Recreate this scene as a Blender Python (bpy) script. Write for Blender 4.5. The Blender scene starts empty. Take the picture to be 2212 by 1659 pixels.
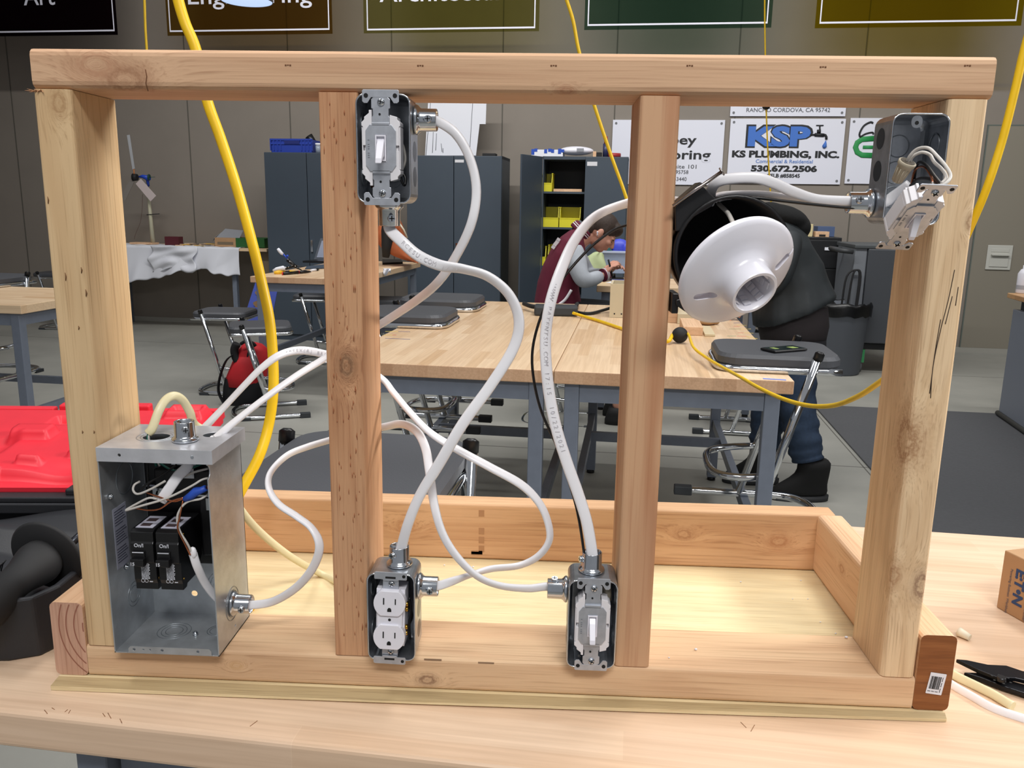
import bpy, bmesh, math, random
from mathutils import Vector as V, Matrix as M4
SC = bpy.context.scene; COL = SC.collection
random.seed(7)
# ---------------------------------------------------------------- camera
CAM = V((.50919, -.83048, .52732)); YAW, PIT, ROL, FPX = -.04302, .20983, .01674, 1798.5
_f = V((math.sin(YAW)*math.cos(PIT), math.cos(YAW)*math.cos(PIT), -math.sin(PIT)))
_r0 = V((math.cos(YAW), -math.sin(YAW), 0)); _u0 = _r0.cross(_f)
_r = _r0*math.cos(ROL)+_u0*math.sin(ROL); _u = -_r0*math.sin(ROL)+_u0*math.cos(ROL)
cd = bpy.data.cameras.new('camera'); co = bpy.data.objects.new('camera', cd); COL.objects.link(co)
cd.sensor_width = 36; cd.lens = FPX*36/2212; cd.clip_start = .02; cd.clip_end = 60
co.matrix_world = M4(((_r.x, _u.x, -_f.x, CAM.x), (_r.y, _u.y, -_f.y, CAM.y), (_r.z, _u.z, -_f.z, CAM.z), (0, 0, 0, 1)))
SC.camera = co
def aY(px, py, y):      # point of the place seen at a pixel of the photograph, on the upright plane y
    d = _f+_r*(px-1106)/FPX+_u*(829.5-py)/FPX; return CAM+d*((y-CAM.y)/d.y)
def aZ(px, py, z):      # the same on the level plane z
    d = _f+_r*(px-1106)/FPX+_u*(829.5-py)/FPX; return CAM+d*((z-CAM.z)/d.z)
# ---------------------------------------------------------------- view, world, lamps
SC.view_settings.view_transform = 'Standard'; SC.view_settings.look = 'None'
SC.view_settings.exposure = -0.12; SC.view_settings.gamma = 1.0; SC.view_settings.use_curve_mapping = False
FL = -.92; RA = -.1     # floor height, turn of the room against the wooden frame
w = bpy.data.worlds.new('world'); SC.world = w; w.use_nodes = True
w.node_tree.nodes['Background'].inputs[0].default_value = (.93, .95, 1, 1)
w.node_tree.nodes['Background'].inputs[1].default_value = .31
def area(name, loc, target, sx, sy, e, col=(1, .97, .93), spread=180):
    l = bpy.data.lights.new(name, 'AREA'); l.shape = 'RECTANGLE'; l.size = sx; l.size_y = sy; l.energy = e; l.color = col
    l.spread = math.radians(spread)
    o = bpy.data.objects.new(name, l); COL.objects.link(o); o.location = loc
    d = V(target)-V(loc); o.rotation_euler = d.to_track_quat('-Z', 'Y').to_euler(); return o
NW = (1, .985, .96)
area('ceiling_light_over_bench', (1.9, 1.0, 3.2), (.6, .1, 0), 1.6, .5, 29, NW, spread=130)
area('ceiling_light_over_bench', (-.9, -.2, 3.2), (.3, .1, 0), 1.3, .5, 18, NW, spread=130)
area('ceiling_light_behind_camera', (1.0, -2.3, 2.9), (.6, .3, .2), 1.8, .5, 34, NW, spread=110)
area('added_light_right', (4.6, .9, 2.3), (.4, .1, .3), 1.4, .6, 52, NW, spread=100)  # added lamp, aimed low from the right to brighten the panel side
area('ceiling_light_middle', (1.2, 2.8, 3.4), (1.2, 3.0, 0), 2.2, .4, 30, NW, spread=110)
area('ceiling_light_middle', (-2.2, 3.6, 3.4), (-2.2, 4, 0), 2.0, .4, 24, NW, spread=110)
area('ceiling_light_rear', (1.3, 6.3, 3.6), (1.3, 6.3, 0), 5, .35, 10, NW, spread=90)
area('ceiling_light_wall', (.9, 4.35, 4.17), (1.35, 8.6, .2), 9.5, .12, 215, NW, spread=130)
# ---------------------------------------------------------------- materials
MATS = {}
def nt(name):
    m = bpy.data.materials.new(name); m.use_nodes = True; t = m.node_tree
    return m, t, t.nodes['Principled BSDF']
def lin(c):
    return tuple(((x/255)/12.92 if x <= 10 else ((x/255+.055)/1.055)**2.4) for x in c)+(1,)
def N(t, kind, **kw):
    n = t.nodes.new('ShaderNode'+kind)
    for k, v in kw.items():
        if k.startswith('i_'):
            n.inputs[k[2:].replace('_', ' ')].default_value = v
        else: setattr(n, k, v)
    return n
def ramp(t, stops):
    n = t.nodes.new('ShaderNodeValToRGB'); e = n.color_ramp.elements
    while len(e) < len(stops): e.new(.5)
    for k, (p, c) in enumerate(stops): e[k].position = p; e[k].color = c
    return n
def plain(name, c, rough=.5, metal=0, noise=.0, nscale=30, bump=0, bscale=80, spec=.5, trans=0, alpha=1, coat=0):
    if name in MATS: return MATS[name]
    m, t, b = nt(name); L = t.links
    b.inputs['Base Color'].default_value = lin(c); b.inputs['Roughness'].default_value = rough
    b.inputs['Metallic'].default_value = metal; b.inputs['Specular IOR Level'].default_value = spec
    b.inputs['Transmission Weight'].default_value = trans; b.inputs['Alpha'].default_value = alpha
    b.inputs['Coat Weight'].default_value = coat
    tc = N(t, 'TexCoord')
    if noise:
        n = N(t, 'TexNoise', i_Scale=nscale, i_Detail=4.0); L.new(tc.outputs['Object'], n.inputs['Vector'])
        a = [x*(1-noise) for x in lin(c)[:3]]; d = [min(1, x*(1+noise)) for x in lin(c)[:3]]
        r = ramp(t, [(.3, (*a, 1)), (.7, (*d, 1))]); L.new(n.outputs['Fac'], r.inputs['Fac']); L.new(r.outputs['Color'], b.inputs['Base Color'])
    if bump:
        n2 = N(t, 'TexNoise', i_Scale=bscale, i_Detail=3.0); L.new(tc.outputs['Object'], n2.inputs['Vector'])
        bp = N(t, 'Bump', i_Strength=bump, i_Distance=.002); L.new(n2.outputs['Fac'], bp.inputs['Height']); L.new(bp.outputs['Normal'], b.inputs['Normal'])
    MATS[name] = m; return m
def wood(name, light, dark, axis='x', scale=1.0, rings=.55, streak=None, knots=(), rough=.62, fuzz=.25, seed=0.0, band=26):
    """sawn softwood: stretched growth bands along an axis, fine fibre, knots [(x,y,z,size,(r,g,b))] given in object space"""
    if name in MATS: return MATS[name]
    m, t, b = nt(name); L = t.links; b.inputs['Roughness'].default_value = rough; b.inputs['Specular IOR Level'].default_value = .25
    tc = N(t, 'TexCoord'); k = dict(x=0, y=1, z=2)[axis]
    sc = [9*scale]*3; sc[k] = .75*scale
    mp = N(t, 'Mapping'); mp.inputs['Scale'].default_value = sc; mp.inputs['Location'].default_value = (seed, seed*1.7, seed*.6)
    vec = tc.outputs['Object']
    if knots:                       # grain bends round each knot
        acc = None
        for q in knots:
            d = N(t, 'VectorMath', operation='SUBTRACT'); L.new(tc.outputs['Object'], d.inputs[0]); d.inputs[1].default_value = q[:3]
            s = [1/q[3]]*3; s[k] = .55/q[3]
            d2 = N(t, 'VectorMath', operation='MULTIPLY'); L.new(d.outputs[0], d2.inputs[0]); d2.inputs[1].default_value = s
            ln = N(t, 'VectorMath', operation='LENGTH'); L.new(d2.outputs[0], ln.inputs[0])
            e = N(t, 'Math', operation='POWER'); e.inputs[0].default_value = .2
            L.new(ln.outputs['Value'], e.inputs[1])
            if acc is None: acc = e.outputs[0]
            else:
                a = N(t, 'Math', operation='ADD'); L.new(acc, a.inputs[0]); L.new(e.outputs[0], a.inputs[1]); acc = a.outputs[0]
        sh = N(t, 'VectorMath', operation='SCALE'); cmb = N(t, 'CombineXYZ')
        for kk in range(3):
            if kk != k: cmb.inputs[kk].default_value = .05
        L.new(cmb.outputs[0], sh.inputs[0]); L.new(acc, sh.inputs['Scale'])
        ad = N(t, 'VectorMath', operation='ADD'); L.new(tc.outputs['Object'], ad.inputs[0]); L.new(sh.outputs[0], ad.inputs[1]); vec = ad.outputs[0]
    L.new(vec, mp.inputs['Vector'])
    n1 = N(t, 'TexNoise', i_Scale=1.6, i_Detail=3.0, i_Distortion=.6); L.new(mp.outputs[0], n1.inputs['Vector'])
    mu = N(t, 'Math', operation='MULTIPLY'); mu.inputs[1].default_value = band; L.new(n1.outputs['Fac'], mu.inputs[0])
    sn = N(t, 'Math', operation='SINE'); L.new(mu.outputs[0], sn.inputs[0])
    r1 = ramp(t, [(.0, (0, 0, 0, 1)), (.62, (.25, .25, .25, 1)), (1, (1, 1, 1, 1))])
    mr = N(t, 'MapRange'); mr.inputs['From Min'].default_value = -1; L.new(sn.outputs[0], mr.inputs['Value']); L.new(mr.outputs[0], r1.inputs['Fac'])
    mp2 = N(t, 'Mapping'); s2 = [420*scale]*3; s2[k] = 9*scale; mp2.inputs['Scale'].default_value = s2; L.new(vec, mp2.inputs['Vector'])
    n2 = N(t, 'TexNoise', i_Scale=1.0, i_Detail=2.0); L.new(mp2.outputs[0], n2.inputs['Vector'])
    n3 = N(t, 'TexNoise', i_Scale=3.2*scale, i_Detail=2.0); L.new(mp.outputs[0], n3.inputs['Vector'])
    mx = N(t, 'Mix', data_type='RGBA'); mx.inputs[6].default_value = lin(light); mx.inputs[7].default_value = lin(dark)
    f = N(t, 'Math', operation='MULTIPLY'); f.inputs[1].default_value = rings; L.new(r1.outputs['Color'], f.inputs[0]); L.new(f.outputs[0], mx.inputs[0])
    lk = lin(streak or dark); mx2 = N(t, 'Mix', data_type='RGBA'); mx2.inputs[7].default_value = lk; L.new(mx.outputs[2], mx2.inputs[6])
    rr = ramp(t, [(.52, (0, 0, 0, 1)), (.75, (.55, .55, .55, 1))]); L.new(n2.outputs['Fac'], rr.inputs['Fac'])
    L.new(rr.outputs['Color'], mx2.inputs[0])
    mx3 = N(t, 'Mix', data_type='RGBA', blend_type='MULTIPLY'); L.new(mx2.outputs[2], mx3.inputs[6])
    r3 = ramp(t, [(.3, (.86, .84, .82, 1)), (.7, (1.0, 1, 1, 1))]); L.new(n3.outputs['Fac'], r3.inputs['Fac']); L.new(r3.outputs['Color'], mx3.inputs[7]); mx3.inputs[0].default_value = 1
    out = mx3.outputs[2]
    for q in knots:
        d = N(t, 'VectorMath', operation='SUBTRACT'); L.new(tc.outputs['Object'], d.inputs[0]); d.inputs[1].default_value = q[:3]
        s = [1/q[3]]*3; s[k] = .62/q[3]
        d2 = N(t, 'VectorMath', operation='MULTIPLY'); L.new(d.outputs[0], d2.inputs[0]); d2.inputs[1].default_value = s
        ln = N(t, 'VectorMath', operation='LENGTH'); L.new(d2.outputs[0], ln.inputs[0])
        nn = N(t, 'TexNoise', i_Scale=260.0, i_Detail=2.0); L.new(tc.outputs['Object'], nn.inputs['Vector'])
        a = N(t, 'Math', operation='MULTIPLY_ADD'); L.new(nn.outputs['Fac'], a.inputs[0]); a.inputs[1].default_value = .7; L.new(ln.outputs['Value'], a.inputs[2])
        kr = ramp(t, [(.0, (.6, .6, .6, 1)), (.32, (.2, .2, .2, 1)), (.44, (.7, .7, .7, 1)), (.56, (.3, .3, .3, 1)), (.9, (0, 0, 0, 1))])
        h = N(t, 'Math', operation='MULTIPLY'); h.inputs[1].default_value = .5; L.new(a.outputs[0], h.inputs[0]); L.new(h.outputs[0], kr.inputs['Fac'])
        mk = N(t, 'Mix', data_type='RGBA'); mk.inputs[7].default_value = lin(q[4]); L.new(out, mk.inputs[6]); L.new(kr.outputs['Color'], mk.inputs[0]); out = mk.outputs[2]
    L.new(out, b.inputs['Base Color'])
    bp = N(t, 'Bump', i_Strength=fuzz, i_Distance=.0012); L.new(n2.outputs['Fac'], bp.inputs['Height']); L.new(bp.outputs['Normal'], b.inputs['Normal'])
    MATS[name] = m; return m
def butcher(name, c1, c2, c3, along='y', w=.045, ln=.5, rough=.38):
    """laminated block top: staves of random tone, long axis along x or y in object space"""
    if name in MATS: return MATS[name]
    m, t, b = nt(name); L = t.links; b.inputs['Roughness'].default_value = rough
    tc = N(t, 'TexCoord'); mp = N(t, 'Mapping'); L.new(tc.outputs['Object'], mp.inputs['Vector'])
    if along == 'y': mp.inputs['Rotation'].default_value = (0, 0, math.pi/2)
    br = N(t, 'TexBrick', offset=.37, i_Scale=1.0, i_Mortar_Size=.0004); br.inputs['Brick Width'].default_value = ln; br.inputs['Row Height'].default_value = w
    br.inputs['Color1'].default_value = (0, 0, 0, 1); br.inputs['Color2'].default_value = (1, 1, 1, 1); br.inputs['Mortar'].default_value = (.5, .5, .5, 1); br.inputs['Bias'].default_value = 0
    L.new(mp.outputs[0], br.inputs['Vector'])
    r = ramp(t, [(.0, lin(c1)), (.55, lin(c2)), (1, lin(c3))]); L.new(br.outputs['Color'], r.inputs['Fac'])
    mp2 = N(t, 'Mapping'); mp2.inputs['Scale'].default_value = (4, 130, 130) if along == 'x' else (130, 4, 130); L.new(tc.outputs['Object'], mp2.inputs['Vector'])
    n = N(t, 'TexNoise', i_Scale=1.0, i_Detail=3.0, i_Distortion=.4); L.new(mp2.outputs[0], n.inputs['Vector'])
    r2 = ramp(t, [(.35, (.88, .85, .82, 1)), (.65, (1, 1, 1, 1))]); L.new(n.outputs['Fac'], r2.inputs['Fac'])
    mx = N(t, 'Mix', data_type='RGBA', blend_type='MULTIPLY'); mx.inputs[0].default_value = 1; L.new(r.outputs['Color'], mx.inputs[6]); L.new(r2.outputs['Color'], mx.inputs[7])
    L.new(mx.outputs[2], b.inputs['Base Color']); MATS[name] = m; return m
def lampmat(name, c, e):
    m, t, b = nt(name); b.inputs['Emission Color'].default_value = lin(c); b.inputs['Emission Strength'].default_value = e
    b.inputs['Base Color'].default_value = (.5, .5, .5, 1); MATS[name] = m; return m
def tinted(name, c, through):
    m, t, b = nt(name); L = t.links; o = t.nodes['Material Output']
    tr = N(t, 'BsdfTransparent'); tr.inputs[0].default_value = lin(through)
    mx = N(t, 'MixShader'); mx.inputs[0].default_value = .12
    b.inputs['Base Color'].default_value = lin(c); b.inputs['Roughness'].default_value = .12; b.inputs['Specular IOR Level'].default_value = .3
    L.new(tr.outputs[0], mx.inputs[1]); L.new(b.outputs[0], mx.inputs[2]); L.new(mx.outputs[0], o.inputs['Surface']); MATS[name] = m; return m
# ---------------------------------------------------------------- object helpers
def tag(o, label=None, cat=None, group=None, kind=None):
    if label: o['label'] = label
    if cat: o['category'] = cat
    if group: o['group'] = group
    if kind: o['kind'] = kind
    return o
XF = {}
def thing(name, label, cat, loc=(0, 0, 0), rz=0, group=None, rot=None):
    o = bpy.data.objects.new(name, None); o.empty_display_size = .02; COL.objects.link(o); o.location = loc
    o.rotation_euler = rot if rot else (0, 0, rz); XF[o.name] = M4.Translation(V(loc)) @ o.rotation_euler.to_matrix().to_4x4()
    return tag(o, label, cat, group)
def rx(a): return M4.Rotation(a, 4, 'X')
def ry(a): return M4.Rotation(a, 4, 'Y')
def rz(a): return M4.Rotation(a, 4, 'Z')
def tr(x, y, z): return M4.Translation(V((x, y, z)))
class MB:
    """collects shapes, links them as ONE mesh"""
    def __init__(s, T=None): s.b = bmesh.new(); s.T = T or M4.Identity(4); s.m = 0
    def _add(s, vs, fs, smooth=False):
        vv = [s.b.verts.new(s.T @ V(v)) for v in vs]
        for f in fs:
            try: q = s.b.faces.new([vv[i] for i in f])
            except ValueError: continue
            q.material_index = s.m; q.smooth = smooth
        return s
    def box(s, lo, hi, T=None):
        T = T or M4.Identity(4); x0, y0, z0 = lo; x1, y1, z1 = hi
        return s._add([T @ V(p) for p in ((x0, y0, z0), (x1, y0, z0), (x1, y1, z0), (x0, y1, z0), (x0, y0, z1), (x1, y0, z1), (x1, y1, z1), (x0, y1, z1))],
                      [(0, 3, 2, 1), (4, 5, 6, 7), (0, 1, 5, 4), (1, 2, 6, 5), (2, 3, 7, 6), (3, 0, 4, 7)])
    def rbox(s, lo, hi, r=.003, axis='x', n=3, T=None):
        """box with its long edges rounded (profile in the plane across axis)"""
        k = dict(x=0, y=1, z=2)[axis]; a, b = [i for i in range(3) if i != k]
        pr = rrect(lo[a], lo[b], hi[a], hi[b], r, n)
        if k == 1: pr = pr[::-1]
        T = T or M4.Identity(4); vs = []
        for e in (lo[k], hi[k]):
            for p in pr:
                q = [0, 0, 0]; q[k] = e; q[a] = p[0]; q[b] = p[1]; vs.append(T @ V(q))
        m = len(pr); fs = [tuple(range(m))[::-1], tuple(range(m, 2*m))]+[(i, (i+1) % m, m+(i+1) % m, m+i) for i in range(m)]
        return s._add(vs, fs)
    def prism(s, pts, d0, d1, T=None, smooth=False):
        """polygon in local xz, pushed along local y from d0 to d1"""
        T = T or M4.Identity(4); m = len(pts)
        vs = [T @ V((p[0], d0, p[1])) for p in pts]+[T @ V((p[0], d1, p[1])) for p in pts]
        return s._add(vs, [tuple(range(m)), tuple(range(m, 2*m))[::-1]]+[(i+m, (i+1) % m+m, (i+1) % m, i) for i in range(m)], smooth)
    def cyl(s, p0, p1, r, r2=None, n=16, cap=True, T=None):
        return s.tube([p0, p1], [r, r if r2 is None else r2], n, cap=cap, T=T)
    def tube(s, path, r, n=10, cap=True, T=None, closed=False, ell=None, up=None):
        """swept tube; r a number or a list; ell = (half width, half height) with up = the direction(s) of the height axis"""
        P = [V(p) for p in path]; m = len(P); R = r if isinstance(r, (list, tuple)) else [r]*m
        vs = []; fs = []; prev = None
        for i, p in enumerate(P):
            if closed: tg = (P[(i+1) % m]-P[i-1])
            else: tg = (P[min(i+1, m-1)]-P[max(i-1, 0)])
            tg = tg.normalized() if tg.length > 1e-9 else V((0, 0, 1))
            if up is not None: uu = V(up[i] if isinstance(up, list) else up)
            elif prev is None: uu = V((0, 0, 1)) if abs(tg.z) < .9 else V((0, 1, 0))
            else: uu = prev
            uu = (uu-tg*uu.dot(tg)); uu = uu.normalized() if uu.length > 1e-6 else V((1, 0, 0)); prev = uu
            sd = tg.cross(uu)
            for k in range(n):
                a = 2*math.pi*k/n
                if ell:
                    ca, sa = math.cos(a), math.sin(a); q = sd*(ell[0]*math.copysign(abs(ca)**.75, ca))+uu*(ell[1]*math.copysign(abs(sa)**.75, sa))
                    q *= R[i] if isinstance(r, (list, tuple)) else 1
                else: q = (sd*math.cos(a)+uu*math.sin(a))*R[i]
                vs.append(p+q)
        for i in range(m if closed else m-1):
            j = (i+1) % m
            for k in range(n): fs.append((i*n+k, i*n+(k+1) % n, j*n+(k+1) % n, j*n+k))
        if cap and not closed: fs += [tuple(range(n))[::-1], tuple(range((m-1)*n, m*n))]
        if T: vs = [T @ v for v in vs]
        b0 = len(s.b.faces); s._add(vs, fs, True); s.b.faces.ensure_lookup_table()
        if cap and not closed:
            for q in s.b.faces[-2:]: q.smooth = False
        return s
    def lathe(s, prof, T=None, n=28, smooth=True, close=False, cap=True):
        """profile [(r, z)] turned round local z"""
        T = T or M4.Identity(4); vs = []; fs = []; m = len(prof)
        for p in prof:
            for k in range(n):
                a = 2*math.pi*k/n; vs.append(T @ V((p[0]*math.cos(a), p[0]*math.sin(a), p[1])))
        for i in range(m-1+(1 if close else 0)):
            j = (i+1) % m
            for k in range(n): fs.append((i*n+k, i*n+(k+1) % n, j*n+(k+1) % n, j*n+k))
        if not close and cap:
            if prof[0][0] > 1e-5: fs.append(tuple(range(n))[::-1])
            if prof[-1][0] > 1e-5: fs.append(tuple(range((m-1)*n, m*n)))
        return s._add(vs, fs, smooth)
    def ball(s, c, r, n=16, sc=(1, 1, 1), T=None):
        pr = [(max(1e-4, math.sin(math.pi*i/(n//2)))*r, -math.cos(math.pi*i/(n//2))*r) for i in range(n//2+1)]
        T = (T or M4.Identity(4)) @ M4.Translation(V(c)) @ M4.Diagonal(V((*sc, 1)))
        return s.lathe(pr, T, n)
    def grid(s, fn, nu, nv, smooth=True, th=0):
        """surface fn(u,v) -> point"""
        vs = [fn(i/nu, j/nv) for j in range(nv+1) for i in range(nu+1)]; fs = []
        for j in range(nv):
            for i in range(nu):
                a = j*(nu+1)+i; fs.append((a, a+1, a+nu+2, a+nu+1))
        return s._add(vs, fs, smooth)
    def build(s, name, mat, parent=None, bevel=0, local=False, sub=0, solid=0, seg=2, label=None):
        b = s.b; bmesh.ops.remove_doubles(b, verts=b.verts, dist=1e-6)
        bmesh.ops.recalc_face_normals(b, faces=b.faces)
        me = bpy.data.meshes.new(name)
        if parent is not None and not local: b.transform(full(parent).inverted())
        b.to_mesh(me); b.free()
        for q in (mat if isinstance(mat, (list, tuple)) else [mat]): me.materials.append(q)
        o = bpy.data.objects.new(name, me); COL.objects.link(o)
        if parent is not None: o.parent = parent
        if solid: q = o.modifiers.new('solid', 'SOLIDIFY'); q.thickness = solid; q.offset = 0
        if bevel:
            q = o.modifiers.new('bevel', 'BEVEL'); q.width = bevel; q.segments = seg; q.limit_method = 'ANGLE'; q.angle_limit = math.radians(40)
        if sub: q = o.modifiers.new('sub', 'SUBSURF'); q.levels = q.render_levels = sub
        if label: o['label'] = label
        return o
def full(o):
    T = M4.Identity(4)
    while o is not None: T = XF.get(o.name, M4.Identity(4)) @ T; o = o.parent
    return T
def rrect(x0, y0, x1, y1, r, n=3):
    r = min(r, (x1-x0)/2-1e-5, (y1-y0)/2-1e-5); o = []
    for cx, cy, a0 in ((x1-r, y0+r, -90), (x1-r, y1-r, 0), (x0+r, y1-r, 90), (x0+r, y0+r, 180)):
        for k in range(n+1):
            a = math.radians(a0+90*k/n); o.append((cx+r*math.cos(a), cy+r*math.sin(a)))
    return o
def smooth_path(pts, n=8):
    """Catmull-Rom through points of any dimension"""
    P = [tuple(p) for p in pts]; P = [tuple(2*a-b for a, b in zip(P[0], P[1]))]+P+[tuple(2*a-b for a, b in zip(P[-1], P[-2]))]; o = []
    for i in range(1, len(P)-2):
        for k in range(n):
            t = k/n; o.append(tuple(.5*((2*p1)+(-p0+p2)*t+(2*p0-5*p1+4*p2-p3)*t*t+(-p0+3*p1-3*p2+p3)*t**3) for p0, p1, p2, p3 in zip(P[i-1], P[i], P[i+1], P[i+2])))
    o.append(P[-2]); return o
def text(name, body, size, mat, T, parent, bold=0, xs=1.0, ax='CENTER', depth=.0002, spacing=1.0, label=None, shear=0):
    """lettering in the local xz plane facing local -y"""
    cu = bpy.data.curves.new(name, 'FONT'); cu.body = body; cu.size = size; cu.align_x = ax; cu.align_y = 'CENTER'; cu.offset = bold; cu.extrude = depth
    cu.space_character = spacing; cu.resolution_u = 3; cu.shear = shear
    o = bpy.data.objects.new(name, cu); COL.objects.link(o); dg = bpy.context.evaluated_depsgraph_get()
    me = bpy.data.meshes.new_from_object(o.evaluated_get(dg)); bpy.data.objects.remove(o); me.name = name
    TT = T @ rx(math.pi/2) @ M4.Diagonal(V((xs, 1, 1, 1)))
    if parent is not None: TT = full(parent).inverted() @ TT
    me.transform(TT); me.materials.clear(); me.materials.append(mat)
    q = bpy.data.objects.new(name, me); COL.objects.link(q); q.parent = parent
    if label: q['label'] = label
    return q
def copy_tree(o, parent=None):
    c = o.copy(); COL.objects.link(c); c.parent = parent
    if o.name in XF: XF[c.name] = XF[o.name]
    for ch in [x for x in bpy.data.objects if x.parent == o]: copy_tree(ch, c)
    return c
def put(o, loc, rzv=0, label=None):
    o.location = loc; o.rotation_euler = (0, 0, rzv); XF[o.name] = M4.Translation(V(loc)) @ rz(rzv)
    if label: o['label'] = label
    return o
def struct(o): o['kind'] = 'structure'; return o
RT = rz(RA)                                            # room axes
def room(x, y, z=0): return RT @ V((x, y, z))
# shared materials
galv = plain('galvanised_steel', (186, 190, 194), .36, .7, .14, 45, .12, 160)
zinc = plain('zinc_plated', (205, 210, 216), .16, 1, .08, 60)
yokem = plain('yoke_steel', (184, 188, 196), .4, .65, .1, 120)
boxm = plain('box_steel', (172, 176, 182), .3, .88, .2, 60, .1, 120)
dsteel = plain('box_inner_steel', (140, 146, 152), .38, .7, .25, 40)
chrome = plain('chrome', (215, 218, 222), .08, 1)
whitep = plain('white_plastic', (228, 227, 236), .25, spec=.5)
switchp = plain('switch_body_plastic', (222, 220, 224), .35)
whitec = plain('cable_white', (238, 237, 241), .33, noise=.03, nscale=12, spec=.6)
creamc = plain('cable_cream', (222, 212, 172), .38, noise=.05, nscale=14)
blackp = plain('black_plastic', (16, 16, 18), .35, noise=.1)
blackm = plain('matt_black', (22, 22, 24), .7)
copper = plain('copper', (196, 120, 84), .25, 1)
greyw = plain('wire_white', (196, 192, 186), .45)
blackw = plain('wire_black', (14, 14, 16), .4)
greenw = plain('wire_green', (10, 96, 84), .45)
hole = plain('dark_hole', (8, 9, 10), .8)
ink = plain('ink_black', (22, 22, 24), .6)
rubber = plain('rubber_dark_grey', (52, 56, 60), .6)
vinyl = plain('seat_vinyl', (72, 74, 79), .5, bump=.15, bscale=300)
tgrey = plain('table_grey_paint', (112, 120, 134), .45, noise=.05)
paper = plain('white_paper', (226, 228, 236), .7)
cardb = plain('cardboard', (176, 138, 100), .8, noise=.06, nscale=20)
yellc = plain('cord_yellow', (232, 190, 22), .42, noise=.06, nscale=25)
# ================================================================ workbench
BZ = -.008
benchm = butcher('bench_maple', (224, 194, 166), (230, 202, 174), (220, 188, 158), 'x', .048, .9, .34)
wb = thing('workbench', 'butcher block workbench carrying the wooden frame', 'workbench', tuple(room(.6, .3, FL)), RA)
F0 = aZ(0, 1540, BZ); F1 = aZ(740, 1612, BZ)
fr_y = (RT.inverted() @ F0).y*.5+(RT.inverted() @ F1).y*.5   # front edge in room axes
bk_y = (RT.inverted() @ aZ(2212, 1160, BZ)).y
print('bench', fr_y, bk_y)
b = MB(RT); b.rbox((-1.15, fr_y, BZ-.045), (1.75, bk_y, BZ), .006, 'x'); b.build('tabletop', benchm, wb)
LGX = [(RT.inverted() @ aZ(215, 1659, -.1)).x, 1.62]
for x in LGX:
    for y in (fr_y+.03, bk_y-.09):
        b = MB(RT); b.box((x-.018, y, FL), (x+.018, y+.05, BZ-.046)); b.build('leg', tgrey, wb, .003)
b = MB(RT)
for y in (fr_y+.045, bk_y-.075): b.box((LGX[0]+.026, y, BZ-.11), (1.594, y+.03, BZ-.047))
for x in LGX: b.box((x-.015, fr_y+.082, BZ-.11), (x+.015, bk_y-.092, BZ-.047))
b.build('under_frame', tgrey, wb)
# ================================================================ wooden stud frame
W = .914; T = .038; Hh = .089; H = .632; DB = .353; S2 = .2824; S3 = .5903
fm = thing('stud_frame', 'small lumber practice wall frame of studs on a wooden tray', 'wooden frame')
def lum(name, lo, hi, ax, mat, rad=.004, **k):
    b = MB(); b.rbox(lo, hi, rad, ax, 3); return b.build(name, mat, fm, **k)
w_top = wood('wood_top_plate', (216, 178, 144), (188, 144, 112), 'x', .8, .42, (164, 122, 92), [(.094, 0, .641, .017, (146, 104, 76)), (.066, 0, .655, .016, (180, 134, 104)), (.52, 0, .634, .006, (170, 120, 90))], seed=1, band=22)
w_left = wood('wood_left_stud', (220, 190, 148), (196, 158, 114), 'z', .9, .4, (166, 132, 94), [(.026, 0, .619, .010, (160, 122, 84))], seed=4)
w_s2 = wood('wood_middle_stud_rough', (206, 160, 122), (176, 122, 86), 'z', 1.3, .5, (134, 82, 56), [(.303, 0, .365, .010, (104, 74, 54))], fuzz=.7, seed=9)
w_s3 = wood('wood_middle_stud_striped', (212, 172, 136), (180, 126, 92), 'z', .62, .7, (170, 116, 84), [], seed=14, band=26)
w_right = wood('wood_right_stud', (232, 204, 166), (206, 172, 132), 'z', 1.3, .45, (170, 136, 104), [(.908, .0, .145, .012, (106, 66, 52)), (.877, 0, .155, .010, (156, 112, 76)), (.877, .010, .300, .021, (132, 82, 40)), (.91, 0, .52, .006, (140, 102, 72))], seed=21, band=30)
w_bot = wood('wood_bottom_plate', (230, 196, 158), (206, 164, 128), 'x', .9, .42, (178, 138, 104), [(.385, 0, .012, .008, (110, 74, 54)), (.17, 0, .02, .006, (196, 156, 112))], seed=30)
w_rail = wood('wood_back_rail', (222, 180, 140), (194, 146, 108), 'x', .9, .5, (164, 116, 80), [(.72, DB, .052, .010, (160, 112, 78)), (.86, DB, .045, .012, (180, 126, 88)), (.3, DB, .05, .012, (184, 132, 92))], seed=38)
w_side = wood('wood_side_rail', (230, 192, 156), (214, 168, 130), 'y', .9, .42, (186, 140, 106), [(W, .24, .055, .008, (172, 118, 82))], seed=44)
w_ply = wood('plywood_tray', (234, 216, 174), (222, 198, 150), 'x', 1.6, .3, (196, 168, 118), [], seed=51, rough=.5, fuzz=.1)
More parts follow.
